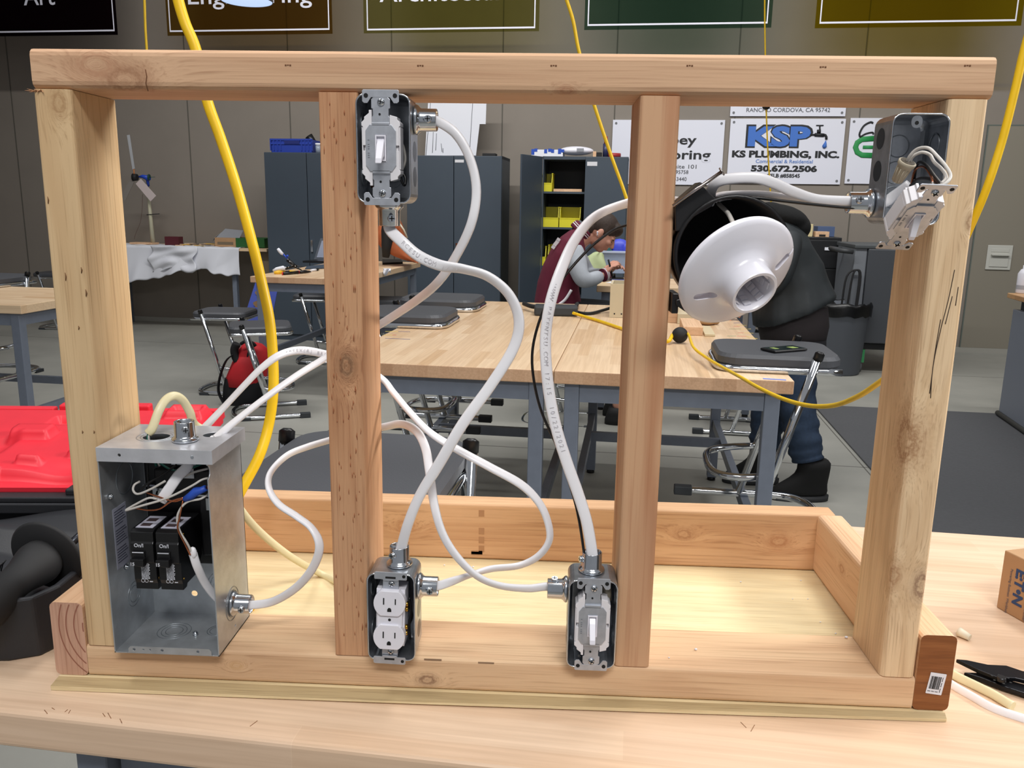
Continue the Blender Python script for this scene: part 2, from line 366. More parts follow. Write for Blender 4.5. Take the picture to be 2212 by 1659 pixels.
# barely undulating plywood sheet under everything
P0 = aZ(110, 1488, -.006); P1 = aZ(2045, 1553, -.004)
b = MB()
n = 40
def edge(i):
    t = i/n; return P0.y+(P1.y-P0.y)*t-.004*math.sin(t*math.pi)
vs = []; fs = []
for i in range(n+1):
    t = i/n; x = P0.x+(P1.x-P0.x)*t; y = edge(i); zt = -.001+.0035*math.sin(t*9)*math.sin(t*math.pi)*0-.0028*(1-math.cos(t*6.28*1.5))*.3
    vs += [(x, y, zt-.0012), (x, y, BZ+.0004-zt*0+.0015*math.sin(t*3.14)), (x, -.003, 0), (x, -.003, BZ+.0003), (x, DB+.042, 0), (x, DB+.042, BZ+.0003)]
for i in range(n):
    a = i*6; c = a+6
    fs += [(a, c, c+1, a+1), (a, a+2, c+2, c), (a+2, a+4, c+4, c+2), (a+1, c+1, c+3, a+3), (a+3, c+3, c+5, a+5), (a+4, a+5, c+5, c+4)]
fs += [(0, 1, 3, 2), (2, 3, 5, 4), (n*6, n*6+2, n*6+3, n*6+1), (n*6+2, n*6+4, n*6+5, n*6+3)]
b._add(vs, fs); o = b.build('plywood_base', [w_ply, wood('plywood_lip', (188, 166, 126), (166, 142, 102), 'x', 1.6, .3, (140, 118, 84), [], seed=53)], fm)
for p in o.data.polygons:
    if p.center.y < -.002 and p.normal.z > .5: p.material_index = 1
lum('bottom_plate', (.0, 0, .0005), (W-.0005, Hh, T), 'x', w_bot)
lum('top_plate', (.0015, 0, H+.0005), (W+.001, Hh, H+T), 'x', w_top, .007)
lum('stud', (.001, 0, T+.0005), (T, Hh, H), 'z', w_left)
lum('stud', (S2, 0, T+.0005), (S2+T, Hh, H), 'z', w_s2, .002)
lum('stud', (S3, 0, T+.0005), (S3+T, Hh, H), 'z', w_s3)
lum('stud', (W-T, 0, T+.0005), (W-.001, Hh, H), 'z', w_right, .006)
lum('back_rail', (-T, DB, .0005), (W+T-.012, DB+T, Hh), 'x', w_rail)
endm = wood('wood_end_rings', (214, 172, 148), (176, 124, 100), 'z', .9, .8, (160, 108, 84), [], seed=60, band=18)
darkend = wood('stained_end_grain', (150, 96, 56), (124, 74, 40), 'x', 2.2, .5, (92, 54, 30), [], seed=66)
def rail(x0, x1, mat, endmat):
    b = MB(); b.m = 0; b.rbox((x0, 0, .0005), (x1, DB-.0005, Hh), .006, 'y', 3)
    o = b.build('side_rail', [mat, endmat], fm)
    for p in o.data.polygons:
        if p.normal.y < -.9: p.material_index = 1
    return o
rail(-T, -.0005, w_side, endm); r2 = rail(W, W+T, w_side, darkend)
# arcs of end grain on the left rail end and the stained one
def arcs(parent, cx, cz, radii, mat, x0, x1, z0, z1, y=-.0002, w=.0007):
    b = MB()
    for R in radii:
        seg = []
        for k in range(-60, 61):
            a = math.pi+k*math.pi/120; p = (cx+R*math.cos(a), cz+R*1.15*math.sin(a))
            if x0 < p[0] < x1 and z0 < p[1] < z1: seg.append(p)
        if len(seg) < 3: continue
        vs = []
        for i, p in enumerate(seg):
            q = V((p[0]-cx, p[1]-cz)).normalized()*w
            vs += [(p[0]-q.x, y, p[1]-q.y), (p[0]+q.x, y, p[1]+q.y)]
        b._add(vs, [(2*i, 2*i+1, 2*i+3, 2*i+2) for i in range(len(seg)-1)])
    return b.build('growth_rings', mat, parent)
arcs(bpy.data.objects['side_rail'], .028, .06, (.03, .04, .049, .057), plain('ring_brown', (150, 96, 76), .7), -.0365, -.0015, .002, .0875)
ar = arcs(r2, W-.02, -.01, (.03, .045, .06, .074, .088, .1), plain('ring_dark', (88, 46, 20), .7), W+.001, W+T-.001, .002, .0875)
ar.data.transform(M4.Translation(V((0, 0, 0))))
# barcode sticker on the stained end
q0 = aY(2010, 1442, -.0004); st = thing_t = M4.Translation(aY(2022, 1477, -.0006)) @ ry(.12)
b = MB(st); b.prism(rrect(-.0085, -.0125, .0085, .0125, .0004, 1), -.0002, .0002); sk = b.build('price_sticker', paper, fm, label='white barcode sticker on the stained end')
b = MB(st); x = -.0068
random.seed(3)
z = -.0105
for col_ in range(1):
    zz_ = -.008
    while x < .0035:
        wd = random.choice((.0002, .0004, .0006)); b.box((x, -.0005, -.0065), (x+wd, -.0003, .0085)); x += wd+random.choice((.0002, .0003, .0005))
for k in range(14):
    if k % 5 != 4: b.box((.0052, -.0005, -.0095+k*.0013), (.006, -.0003, -.0087+k*.0013)); b.box((-.0072+k*.0008, -.0005, -.0098), (-.0068+k*.0008, -.0003, -.0088))
b.build('barcode', ink, sk)
# staple slots along the top plate, ink marks, dents
tear = plain('torn_fibre', (110, 72, 46), .9)
b = MB()
for px, py in ((622, 141), (908, 142), (1196, 142), (1490, 142), (1778, 145), (2090, 142)):
    p = aY(px, py, -.0002)
    for k in range(3): b.box((p.x-.003+k*.0022, -.0004, p.z-.0006+.0004*(k % 2)), (p.x-.0014+k*.0022, .0002, p.z+.0007))
b.build('staple_marks', tear, bpy.data.objects['top_plate'])
b = MB()
b.tube([aY(314, 150, -.0002), aY(317, 165, -.0002), aY(315, 180, -.0002), aY(320, 197, -.0002)], .0005, 5)
b.build('crack', tear, bpy.data.objects['top_plate'])
b = MB(); G = bpy.data.objects
for pts in ([(2062, 583), (2048, 650), (2030, 720), (2015, 795), (2010, 860)], [(2032, 690), (2020, 760), (2008, 850)], [(2070, 620), (2064, 660)], [(2057, 640), (2042, 700)]):
    b.tube(smooth_path([tuple(aY(x, y, -.0001)) for x, y in pts], 4), .00045, 5)
b.build('check_cracks', plain('crack_dark', (58, 44, 36), .9), G['stud.003'])
b = MB()
for px, py, s in ((460, 1405, 1), (935, 1425, 2.4), (1050, 1432, 2.2)):
    p = aY(px, py, -.0002); b.box((p.x-.004*s, -.0004, p.z-.0008), (p.x+.004*s, .0002, p.z+.0008))
b.build('pencil_smudge', plain('smudge', (138, 112, 88), .9), G['bottom_plate'])
b = MB()
for px, (ya, yb_), wd in ((1040, (1100, 1196), 12), (880, (1150, 1196), 8), (1030, (1192, 1197), 24)):
    for k in range(5):
        t0 = ya+(yb_-ya)*k/5; p, q = aY(px-wd/2, t0+2, DB-.0003), aY(px+wd/2, t0+(yb_-ya)/5-3, DB-.0003)
        if k != 1: b.box((p.x, DB-.0004, min(p.z, q.z)), (q.x, DB+.0003, max(p.z, q.z)))
b.build('grade_stamp', plain('stamp_faint', (176, 132, 96), .8), G['back_rail'])
rt = random.Random(8); b = MB()
for k in range(95):
    x = S2+.003+rt.random()*(T-.006); z = .05+rt.random()*.57; l_ = .002+rt.random()*.007; q = rt.uniform(-.0006, .0006)
    b.tube([(x, -.0002, z), (x+q, -.0003, z+l_*.5), (x+q*.4, -.0001, z+l_)], [.0002, .00035+.0003*rt.random(), .0001], 4)
b.build('tear_marks', plain('tear_brown', (158, 98, 64), .9), G['stud.001'])
b = MB()
for px, py, l_ in ((170, 712, .004), (104, 440, .007), (142, 606, .008), (176, 590, .006), (186, 640, .007), (178, 936, .003), (203, 936, .003)):
    p = aY(px, py, -.0002); b.tube([p, p+V((.0006, 0, l_*.5)), p+V((0, 0, l_))], [.0005, .0009, .0003], 5)
b.build('pitch_marks', plain('pitch_brown', (120, 88, 58), .9), G['stud'])
# nicks and grain figure on the bench
b = MB()
for x0_, y0_, x1_, y1_ in ((96, 1534, 102, 1541), (112, 1529, 118, 1533), (140, 1538, 146, 1533), (152, 1534, 148, 1541), (222, 1541, 227, 1548), (233, 1540, 240, 1552), (259, 1553, 263, 1561), (540, 1569, 556, 1557), (1600, 1560, 1612, 1572), (1630, 1566, 1622, 1580), (1545, 1460, 1553, 1466)):
    b.tube([aZ(x0_, y0_, BZ+.0001), aZ(x1_, y1_, BZ+.0001)], .0004, 5)
b.build('nicks', plain('nick_brown', (150, 108, 76), .8), wb)
# splinters where the left stud meets the top plate
b = MB()
for k in range(9):
    p = V((.001+k*.0012, 0, H-.002)); b.cyl(p, p+V((-.006+k*.0011, -.003, .002*math.sin(k*2.1))), .0008, .0001, 5)
b.build('splinters', w_s2, fm)
# saw dust crumbs on the tray
b = MB()
for px, py, s in ((1503, 1405, 1.6), (1828, 1379, 1.8), (1730, 1255, 1), (1600, 1258, 1.1), (1712, 1295, .9), (1745, 1295, .9), (1772, 1345, 1), (1805, 1370, 1.1), (960, 1222, 1.2), (1022, 1226, 1.4), (1445, 1422, .9)):
    z = T if py > 1376 else .0004; p = aZ(px, py, z); b.ball((p.x, p.y, z+.0009*s), .0009*s, 8, (1.3, 1, .9))
tag(b.build('sawdust_crumbs', paper), 'pale crumbs and chips lying in the wooden tray', 'crumbs', kind='stuff')

# ================================================================ electrical boxes
def connector(parent, base, d, up=(0, -1, 0), mat=None):
    """EMT style cable connector: flange at base, barrel along d, clamp screw on the side 'up'"""
    d = V(d).normalized(); Rm = d.to_track_quat('Z', 'Y').to_matrix().to_4x4(); Tm = M4.Translation(V(base)) @ Rm
    b = MB(Tm); b.lathe([(.0108, .0), (.0136, .0005), (.0144, .002), (.0136, .0038), (.012, .005), (.0108, .0068), (.0106, .0215), (.0102, .022), (.0096, .0215), (.0096, .001), (.0106, 0)], n=32, close=True)
    o = b.build('cable_connector', zinc, parent)
    u = V(up).normalized(); c = V(base)+d*.0145+u*.0095; side = d.cross(u)
    b = MB(); b.cyl(c-u*.001, c+u*.0028, .0042, .0034, 14); b.cyl(c+u*.0026, c+u*.0045, .0036, .0034, 14)
    b.m = 1; cc = c+u*.0046
    for a in (d, side):
        o2 = a*.0026; q = (d if a is side else side)*.0005
        b._add([cc-o2-q, cc+o2-q, cc+o2+q, cc-o2+q, cc-o2-q-u*.0006, cc+o2-q-u*.0006, cc+o2+q-u*.0006, cc-o2+q-u*.0006], [(0, 1, 2, 3), (4, 5, 6, 7), (0, 1, 5, 4), (1, 2, 6, 5), (2, 3, 7, 6), (3, 0, 4, 7)])
    b.build('clamp_screw', [zinc, hole], o); return o
def handy_box(x0, z0, label, side=1, open_holes=(), rot=0):
    """drawn steel utility box 52 x 101 x 47, open towards the viewer; side=+1: the free side is on the right"""
    w_, h_, d_ = .052, .101, .049; y0 = -.0135
    t = thing('switch_box', label, 'electrical box', (x0+w_/2, y0+d_, z0))
    def sect(ins, r): return rrect(x0+ins, z0+ins, x0+w_-ins, z0+h_-ins, r, 5)
    m = 24
    loops = [(sect(0, .009), y0), (sect(0, .009), y0+d_-.006), (sect(.0018, .009), y0+d_-.0018), (sect(.006, .006), y0+d_)]
    inner = [(sect(.006, .006), y0+d_-.0013), (sect(.0028, .008), y0+d_-.004), (sect(.0013, .0078), y0+d_-.007), (sect(.0013, .0078), y0)]
    b = MB(); vs = []; fs = []
    for L_, y in loops+inner: vs += [(p[0], y, p[1]) for p in L_]
    for k in range(7):
        b.m = 0
        for i in range(m):
            if k == 3: continue
            fs.append((k*m+i, k*m+(i+1) % m, (k+1)*m+(i+1) % m, (k+1)*m+i))
    fs += [(7*m+i, 7*m+(i+1) % m, (i+1) % m, i) for i in range(m)]
    fs += [tuple(range(3*m, 4*m)), tuple(range(4*m, 5*m))]
    b._add(vs, fs, False); o = b.build('box_shell', boxm, t)
    for p in o.data.polygons: p.use_smooth = len(p.vertices) == 4 and p.area < 3e-5
    b = MB(); b.tube([(p[0], y0, p[1]) for p in sect(.0006, .0085)], .0009, 6, closed=True); b.build('bright_rim', zinc, t)
    # knockout rings: back and sides
    b = MB()
    yb = y0+d_-.0016; cx = x0+w_/2
    for zc in (z0+.026, z0+.05, z0+.075): b.tube([(cx+.0105*math.cos(a), yb, zc+.0105*math.sin(a)) for a in [k*math.pi/12 for k in range(24)]], .0005, 5, closed=True)
    for s_, xs in ((-1, x0+.0018), (1, x0+w_-.0018)):
        for zc in (z0+.026, z0+.075): b.tube([(xs, y0+d_*.5+.0105*math.cos(a), zc+.0105*math.sin(a)) for a in [k*math.pi/12 for k in range(24)]], .0006, 5, closed=True)
    b.build('knockout_rings', dsteel, t)
    b = MB(); xo = x0+w_+.00015 if side > 0 else x0-.00015
    for zc in open_holes:
        b._add([(xo, y0+d_*.52+.0098*math.cos(a), z0+zc+.0098*math.sin(a)) for a in [k*math.pi/12 for k in range(24)]], [tuple(range(24))])
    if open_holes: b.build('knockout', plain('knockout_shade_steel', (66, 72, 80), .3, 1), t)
    return t
def toggle_switch(cx, cz, y, label, down=True, T=None, name='toggle_switch', mat=None, ym=None, loose=False):
    """single pole switch: steel yoke with plaster ears, white body, toggle"""
    t = thing(name, label, 'light switch', (0, 0, 0)); XF[t.name] = M4.Identity(4)
    T = T or tr(cx, y, cz); t.matrix_basis = T; XF[t.name] = T; ym = ym or yokem
    b = MB()
    out = [(-.0075, -.030), (-.0075, .030)]
    # central frame with window hole: built as strips
    ch = [(-.0105, -.0215), (-.0145, -.016), (-.0145, .016), (-.0105, .0215), (.0105, .0215), (.0145, .016), (.0145, -.016), (.0105, -.0215)]
    hole_ = [(-.0052, -.0122), (-.0052, .0122), (.0052, .0122), (.0052, -.0122)]
    hi = [(-.0052, -.0122), (-.0052, -.006), (-.0052, .006), (-.0052, .0122), (.0052, .0122), (.0052, .006), (.0052, -.006), (.0052, -.0122)]
    vs = [(p[0], 0, p[1]) for p in ch]+[(p[0], 0, p[1]) for p in hi]
    vs += [(p[0], .0012, p[1]) for p in ch]+[(p[0], .0012, p[1]) for p in hi]
    fs = [(i, (i+1) % 8, 8+(i+1) % 8, 8+i) for i in range(8)]+[(16+i, 24+i, 24+(i+1) % 8, 16+(i+1) % 8) for i in range(8)]
    fs += [(i, 16+i, 16+(i+1) % 8, (i+1) % 8) for i in range(8)]+[(8+i, 8+(i+1) % 8, 24+(i+1) % 8, 24+i) for i in range(8)]
    b._add(vs, fs)
    for s in (-1, 1):
        b.prism([(-.0085, s*.0213), (-.0085, s*.0285), (-.0075, s*.0298), (-.0075, s*.036), (-.009, s*.0365), (-.009, s*.0445), (-.0055, s*.0475), (.0055, s*.0475), (.009, s*.0445), (.009, s*.0365), (.0075, s*.036), (.0075, s*.0298), (.0085, s*.0285), (.0085, s*.0213)][::s], .002 if 1 else 0, .0032)
        b.prism([(-.0085, s*.0205), (-.0085, s*.0235), (.0085, s*.0235), (.0085, s*.0205)][::s], 0, .0032)
        # ears
        b.prism([(-.0165, s*.0532), (-.0175, s*.052), (-.0175, s*.0425), (-.0158, s*.041), (-.0125, s*.041), (-.009, s*.0462), (.009, s*.0462), (.0125, s*.041), (.0158, s*.041), (.0175, s*.0425), (.0175, s*.052), (.0165, s*.0532)][::s], .0018, .0031)
    b.build('yoke', ym, t, .0003, local=True)
    b = MB(); b.m = 0
    for s in (-1, 1):
        for sx in (-1, 1): b.lathe([(.0021, 0), (.0021, .0002)], T=tr(sx*.0138, .0016, s*.0478) @ rx(math.pi/2), n=14, smooth=False)
        b.lathe([(.0011, 0), (.0011, .0002)], T=tr(-.001, .0018, s*.031) @ rx(math.pi/2), n=12, smooth=False)
    b.build('mounting_holes', hole, t, local=True)
    # body
    b = MB()
    for s in (-1, 1):
        b.prism([(-.0172, s*.0025), (-.0172, s*.0195), (-.0185, s*.0205), (-.0185, s*.0235), (-.0158, s*.0262), (-.0158, s*.0285), (-.0112, s*.032), (-.0112, s*.0348), (-.0086, s*.0348), (-.0086, s*.0025)][::s], .0012, .0185)
        b.prism([(.0172, s*.0025), (.0172, s*.0195), (.0185, s*.0205), (.0185, s*.0235), (.0158, s*.0262), (.0158, s*.0285), (.0086, s*.0305), (.0086, s*.0025)][::-s], .0012, .0185)
    b.box((-.0165, .0035, -.0245), (.0165, .021, .0245)); b.box((-.0185, .0022, -.0195), (-.0172, .0185, .0195)); b.box((.0172, .0022, -.0195), (.0185, .0185, .0195))
    b.build('body', switchp, t, .0004, local=True)
    # toggle collar and lever
    b = MB(); b.box((-.0051, -.0012, -.012), (-.0039, .002, .012)); b.box((.0039, -.0012, -.012), (.0051, .002, .012)); b.box((-.0039, -.0012, .0107), (.0039, .002, .012)); b.box((-.0039, -.0012, -.012), (.0039, .002, -.0107)); b.box((-.0039, .0012, -.0107), (.0039, .002, .0107))
    b.build('collar', whitep, t, local=True)
    s = -1 if down else 1
    b = MB(); A = [(-.0034, .0009, -.0085), (.0034, .0009, -.0085), (.0034, .0009, .0088), (-.0034, .0009, .0088)]
    tip = [(-.0030, -.0135, s*.0128-.002), (.0030, -.0135, s*.0128-.002), (.0030, -.0125, s*.0128+.0028), (-.0030, -.0125, s*.0128+.0028)]
    mid = [(-.0034, -.003, -.0078 if s < 0 else -.004), (.0034, -.003, -.0078 if s < 0 else -.004), (.0034, -.003, .004 if s < 0 else .0078), (-.0034, -.003, .004 if s < 0 else .0078)]
    b._add(A+mid+tip, [(0, 3, 2, 1), (8, 9, 10, 11)]+[(k*4+i, k*4+(i+1) % 4, (k+1)*4+(i+1) % 4, (k+1)*4+i) for k in (0, 1) for i in range(4)])
    b.build('toggle', whitep, t, .0007, local=True)
    for s in (-1, 1):
        b = MB(); Tm = tr(.0005, .0018, s*.042) @ rx(math.pi/2); b.lathe([(.0001, .0022), (.0022, .0019), (.0034, .001), (.0036, .0), (.0036, -.0005)], T=Tm, n=18)
        b.m = 1
        for a in (.3, .3+math.pi/2): b.box((-.0026, -.0028, -.00035), (.0026, -.0006, .00035), T=tr(.0005, .0018+.0001, s*.042) @ ry(a))
        b.m = 0
        if loose: b.cyl((0, .0018, s*.042), (0, .0018+(.012 if s > 0 else .003), s*.042), .0016)
        b.build('mounting_screw', [zinc, hole], t, local=True)
    b = MB()
    for k in range(9): b.box((-.0125, -.0003, -.009+k*.002), (-.0108, .0001, -.0083+k*.002)) if k % 4 != 3 else None
    b.build('embossing', plain('emboss_steel', (138, 143, 150), .5, .9), t, local=True)
    return t
B1 = handy_box(.3215, .5285, 'steel switch box holding the switch under the top plate, on the rough stud', 1, (.026, .05))
connector(B1, (.3736, .012, .6085), (1, 0, 0), (0, -1, 0)); connector(B1, (.3475, .013, .5284), (0, 0, -1), (.35, -1, 0))
toggle_switch(.3456, .5797, -.0165, 'white toggle switch mounted in the upper box on the rough stud', True)
B2 = handy_box(.3222, .0425, 'steel outlet box holding the white receptacle at the foot of the rough stud', 1, (.026, .05))
connector(B2, (.3535, .0105, .1436), (0, 0, 1), (-.55, -1, 0)); connector(B2, (.3744, .006, .1215), (1, 0, 0), (0, -1, 0))
B3 = handy_box(.5375, .0430, 'steel switch box at the foot of the striped stud', -1, (.026, .05))
connector(B3, (.5622, .0105, .1441), (0, 0, 1), (-1, -.25, 0)); connector(B3, (.5372, .006, .1240), (-1, 0, 0), (0, -.2, 1))
toggle_switch(.5638, .0935, -.0165, 'white toggle switch in the lower box beside the striped stud', True)
B4 = handy_box(.8215, .5165, 'open steel box with a wire nut inside, on the right end stud', -1, (.05, .08))
connector(B4, (.8213, .02, .5365), (-1, 0, 0), (0, -1, .25))
b = MB(); b.prism([(p[0]+.8435, p[1]+.6115) for p in rrect(-.005, -.007, .005, .004, .0045, 4)], -.0132, -.0122); o = b.build('screw_tab', boxm, B4)
b = MB(); b.lathe([(.0018, 0), (.0018, .0002)], T=tr(.8435, -.0133, .609) @ rx(math.pi/2), n=12, smooth=False); b.build('screw_hole', hole, o)
# receptacle
rc = thing('duplex_receptacle', 'white duplex outlet in the lower box on the rough stud', 'electrical outlet'); XF[rc.name] = tr(.3472, -.0165, .0925) @ ry(math.radians(1.5)); rc.matrix_basis = XF[rc.name]
b = MB()
for s in (-1, 1):
    b.prism([(-.0085, s*.030), (-.0085, s*.0455), (.0085, s*.0455), (.0085, s*.030)][::s], .003, .0043)
    b.prism([(-.0175, s*.046), (-.0175, s*.0525), (-.016, s*.0535), (.016, s*.0535), (.0175, s*.0525), (.0175, s*.046), (.0165, s*.0452), (.0085, s*.0452), (.0075, s*.0438), (-.0075, s*.0438), (-.0085, s*.0452), (-.0165, s*.0452)][::s], .001, .0023)
b.box((-.008, .02, -.0455), (.008, .0275, .0455)) if 0 else b.box((-.0084, .0262, -.044), (.0084, .0272, .044)); [b.box((-.0084, .003, s*.0435-.0005), (.0084, .0272, s*.0435+.0005)) for s in (-1, 1)]; b.build('yoke', yokem, rc, .0003, local=True)
b = MB()
for s in (-1, 1): b.box((-.0055, .0008, s*.0475-.0011), (.0055, .0022, s*.0475+.0011)); b.lathe([(.0018, 0), (.0018, .0002)], T=tr(.0142, .0009, s*.0495) @ rx(math.pi/2), n=12, smooth=False)
b.build('mounting_slots', hole, rc, local=True)
b = MB()
for s in (-1, 1):
    pts = []
    for k in range(32):
        a = 2*math.pi*k/32; pts.append((.0172*math.cos(a), s*.0195+max(-.0143, min(.0143, .0172*math.sin(a)))))
    b.prism(pts, -.0035, .006)
b.box((-.0135, -.0012, -.008), (.0135, .006, .008)); b.box((-.0155, .004, -.033), (.0155, .026, .033))
b.build('body', whitep, rc, .0006, local=True)
b = MB()
for s in (-1, 1):
    z = s*.0195; b.box((-.0068, -.0038, z-.001), (-.0055, -.003, z+.0065)); b.box((.0058, -.0038, z-.0005), (.007, -.003, z+.006))
    b.prism([(-.0022, z-.0065), (-.0022, z-.009), (.0022, z-.009), (.0022, z-.0065), (.001, z-.0046), (-.001, z-.0046)][::-1], -.0038, -.003)
b.lathe([(.0016, 0), (.0016, .0002)], T=tr(0, -.0013, 0) @ rx(math.pi/2), n=12, smooth=False)
b.build('slots', hole, rc, local=True)
for s in (-1, 1):
    b = MB(); b.lathe([(.0001, .0022), (.0022, .0019), (.0034, .001), (.0036, -.0005)], T=tr(.001, .003, s*.0395) @ rx(math.pi/2), n=18)
    b.m = 1
    for a in (.5, .5+math.pi/2): b.box((-.0026, -.0026, -.00035), (.0026, -.0006, .00035), T=tr(.001, .0033, s*.0395) @ ry(a))
    b.m = 0; b.build('mounting_screw', [zinc, hole], rc, local=True)
b = MB()
for z in (.015, .009, -.012, -.019): b.cyl((.0155, .008, z), (.0185, .008, z), .0028, None, 12)
b.build('brass_screws', plain('brass', (206, 160, 70), .2, 1), rc, local=True)
# loose wires inside the boxes
def wires(name, label, cat, items, parent=None, r=.0011, group=None):
    """items: list of (points, material)"""
    obs = []
    for pts, m in items:
        b = MB(); b.tube(smooth_path(pts, 6), r, 8); o = b.build(name, m, parent)
        if parent is None: tag(o, label, cat, group)
        obs.append(o)
    return obs
def carve(o, cutter_mb):
    """cut real holes: boolean applied to the mesh data, cutter discarded"""
    c = cutter_mb.build('cutter', hole); c.matrix_world = M4.Identity(4)
    par = o.parent; off = full(par) if par is not None else M4.Identity(4)
    c.data.transform(off.inverted()) if off else None
    o.parent = None; md = o.modifiers.new('cut', 'BOOLEAN'); md.object = c; md.operation = 'DIFFERENCE'; md.solver = 'EXACT'
    o.modifiers.move(len(o.modifiers)-1, 0); oth = [m for m in o.modifiers if m != md]
    for m in oth: m.show_viewport = False
    bpy.context.view_layer.update(); dg = bpy.context.evaluated_depsgraph_get(); me = bpy.data.meshes.new_from_object(o.evaluated_get(dg)); me.name = o.name
    o.modifiers.remove(md)
    for m in oth: m.show_viewport = True
    o.data = me; o.parent = par; bpy.data.objects.remove(c)
# ================================================================ breaker panel
px0, px1, py0, py1, pz0, pz1 = .0400, .1575, -.014, .0795, T+.0008, .262
pn = thing('breaker_panel', 'open steel breaker panel with two black breakers against the left stud', 'electrical panel', ((px0+px1)/2, .03, pz0))
th = .0012
b = MB(); b.box((px0, py1-th, pz0), (px1, py1, pz1+.006)); o = b.build('back_wall', galv, pn)
c = MB(); c.cyl((.092, .07, .066), (.092, .09, .066), .0038, None, 16); c.cyl((.13, .07, .2), (.13, .09, .2), .0001, None, 6); carve(o, c)
b = MB(); b.box((px0, py0, pz0), (px0+th, py1, pz1+.006)); b.build('side_wall', galv, pn)
b = MB(); b.box((px1-th, py0, pz0), (px1, py1, pz1+.006)); o = b.build('side_wall', galv, pn)
c = MB(); c.cyl((px1-.01, .014, .085), (px1+.01, .014, .085), .001, None, 10); c.cyl((px1-.01, .035, .05), (px1+.01, .035, .05), .0016, None, 10)
c.cyl((px1-.01, py0-.002, .250), (px1+.01, py0-.002, .250), .008, None, 16); carve(o, c)
b = MB(); b.box((px0, py0, pz0), (px1, py1, pz0+th)); b.build('floor_wall', galv, pn)
b = MB(); b.prism([(.056, .0405), (.056, .0445), (.0585, .0475), (.1465, .0475), (.149, .0445), (.149, .0405), (.1515, .0395), (.0535, .0395)][::-1], py0-.0006, py0+.0006); o = b.build('front_lip', galv, pn)
c = MB()
for x, r in ((.0625, .0017), (.073, .001), (.0805, .001), (.094, .0017), (.134, .0017)): c.cyl((x, py0-.01, .0440), (x, py0+.01, .0440), r, None, 12)
carve(o, c)
b = MB(); cx0, cx1, cz = px0+.0003, .1632, .2745
b.box((cx0, py0-.0012, cz-.0012), (cx1, py1+.001, cz))
capm = plain('cap_steel', (206, 207, 212), .32, .5, .08, 60, .06, 200)
cap = b.build('top_cap', capm, pn)
b = MB(); b.box((cx0, py0-.0018, cz-.0150), (cx1+.0004, py0-.0006, cz-.0001)); flange = b.build('front_flange', capm, cap)
b = MB(); b.box((cx1-.0008, py0-.0006, cz-.015), (cx1+.0004, py1, cz-.0001)); b.build('side_flange', capm, cap)
Hx, Hy = .0830, .0315; Kx, Ky = .1400, .0455
c = MB(); c.cyl((Hx, Hy, cz-.02), (Hx, Hy, cz+.02), .0140, None, 32); c.cyl((Kx, Ky, cz-.02), (Kx, Ky, cz+.02), .0105, None, 28)
carve(cap, c); c = MB(); c.cyl((.0650, py0-.01, cz-.0075), (.0650, py0+.008, cz-.0075), .0018, None, 12); carve(flange, c)
b = MB(); b.cyl((.1425, py0-.0022, cz-.0075), (.1425, py0-.001, cz-.0075), .0018, None, 12); b.build('rivet', zinc, cap)
b = MB()
for r in (.0165, .0205): b.tube([(Hx+r*math.cos(a), Hy+r*.98*math.sin(a), cz+.0001) for a in [k*math.pi/20 for k in range(40)]], .00045, 5, closed=True)
b.build('knockout_rings', galv, cap)
connector(pn, (.1210, .0180, cz+.0002), (0, 0, 1), (.55, -1, 0))
connector(pn, (px1, .0300, .0800), (1, 0, 0), (0, -1, -.1))
# embossed rings on floor, back, sides
b = MB()
def ring(c, r, ax, w_=.0005, a0=0, a1=40):
    pts = []
    for k in range(a0, a1):
        a = 2*math.pi*k/40; u_, v_ = r*math.cos(a), r*math.sin(a)
        pts.append({'z': (c[0]+u_, c[1]+v_, c[2]), 'y': (c[0]+u_, c[1], c[2]+v_), 'x': (c[0], c[1]+u_, c[2]+v_)}[ax])
    b.tube(pts, w_, 5, closed=(a1-a0 == 40))
for r in (.0095, .014, .0185): ring((.085, .035, pz0+th), r, 'z')
for r in (.009, .012): ring((.1345, .04, pz0+th), r, 'z')
for r in (.0105, .0145, .018): ring((.127, py1-th, .078), r, 'y')
for r in (.0095, .014): ring((.0413, .035, .085), r, 'x')
ring((.0413, .035, .225), .018, 'x', .0008)
for r in (.0150, .019): ring((px1+.0001, .030, .080), r, 'x', .0005)
b.build('knockout_rings', dsteel, pn)
b = MB(); b.lathe([(.0001, .0), (.003, .0), (.008, .004), (.010, .0048)], T=tr(.092, py1-.0062, .066) @ rx(-math.pi/2), n=24); b.build('dimple', galv, pn) if 0 else b.b.free()
for p, d in (((.0414, .0, .215), (1, 0, 0)), ((.0414, .02, .125), (1, 0, 0)), ((.1130, .028, pz0+th), (0, 0, 1))):
    b = MB(); b.cyl(p, V(p)+V(d)*.0035, .0034, .0030, 6); b.cyl(V(p)+V(d)*.0034, V(p)+V(d)*.0044, .0022, .0018, 10); b.build('mounting_screw', zinc, pn)
b = MB(); b.box((.0413, .004, .128), (.0416, .032, .198)); o = b.build('wiring_label', plain('label_grey', (148, 150, 166), .5), pn)
b = MB()
for k in range(20):
    if k in (6, 13): continue
    b.box((.0416, .0065, .1935-k*.0031), (.04175, .0295-.002*((k*7) % 4), .1945-k*.0031))
b.build('fine_print', plain('print_dark', (70, 72, 88), .6), o)
b = MB(); b.box((.050, .062, .112), (.1545, .075, .258)); b.box((.066, .052, .205), (.150, .059, .230)); b.box((.120, .045, .13), (.150, .06, .20)); b.build('bus_base', blackp, pn, .002)
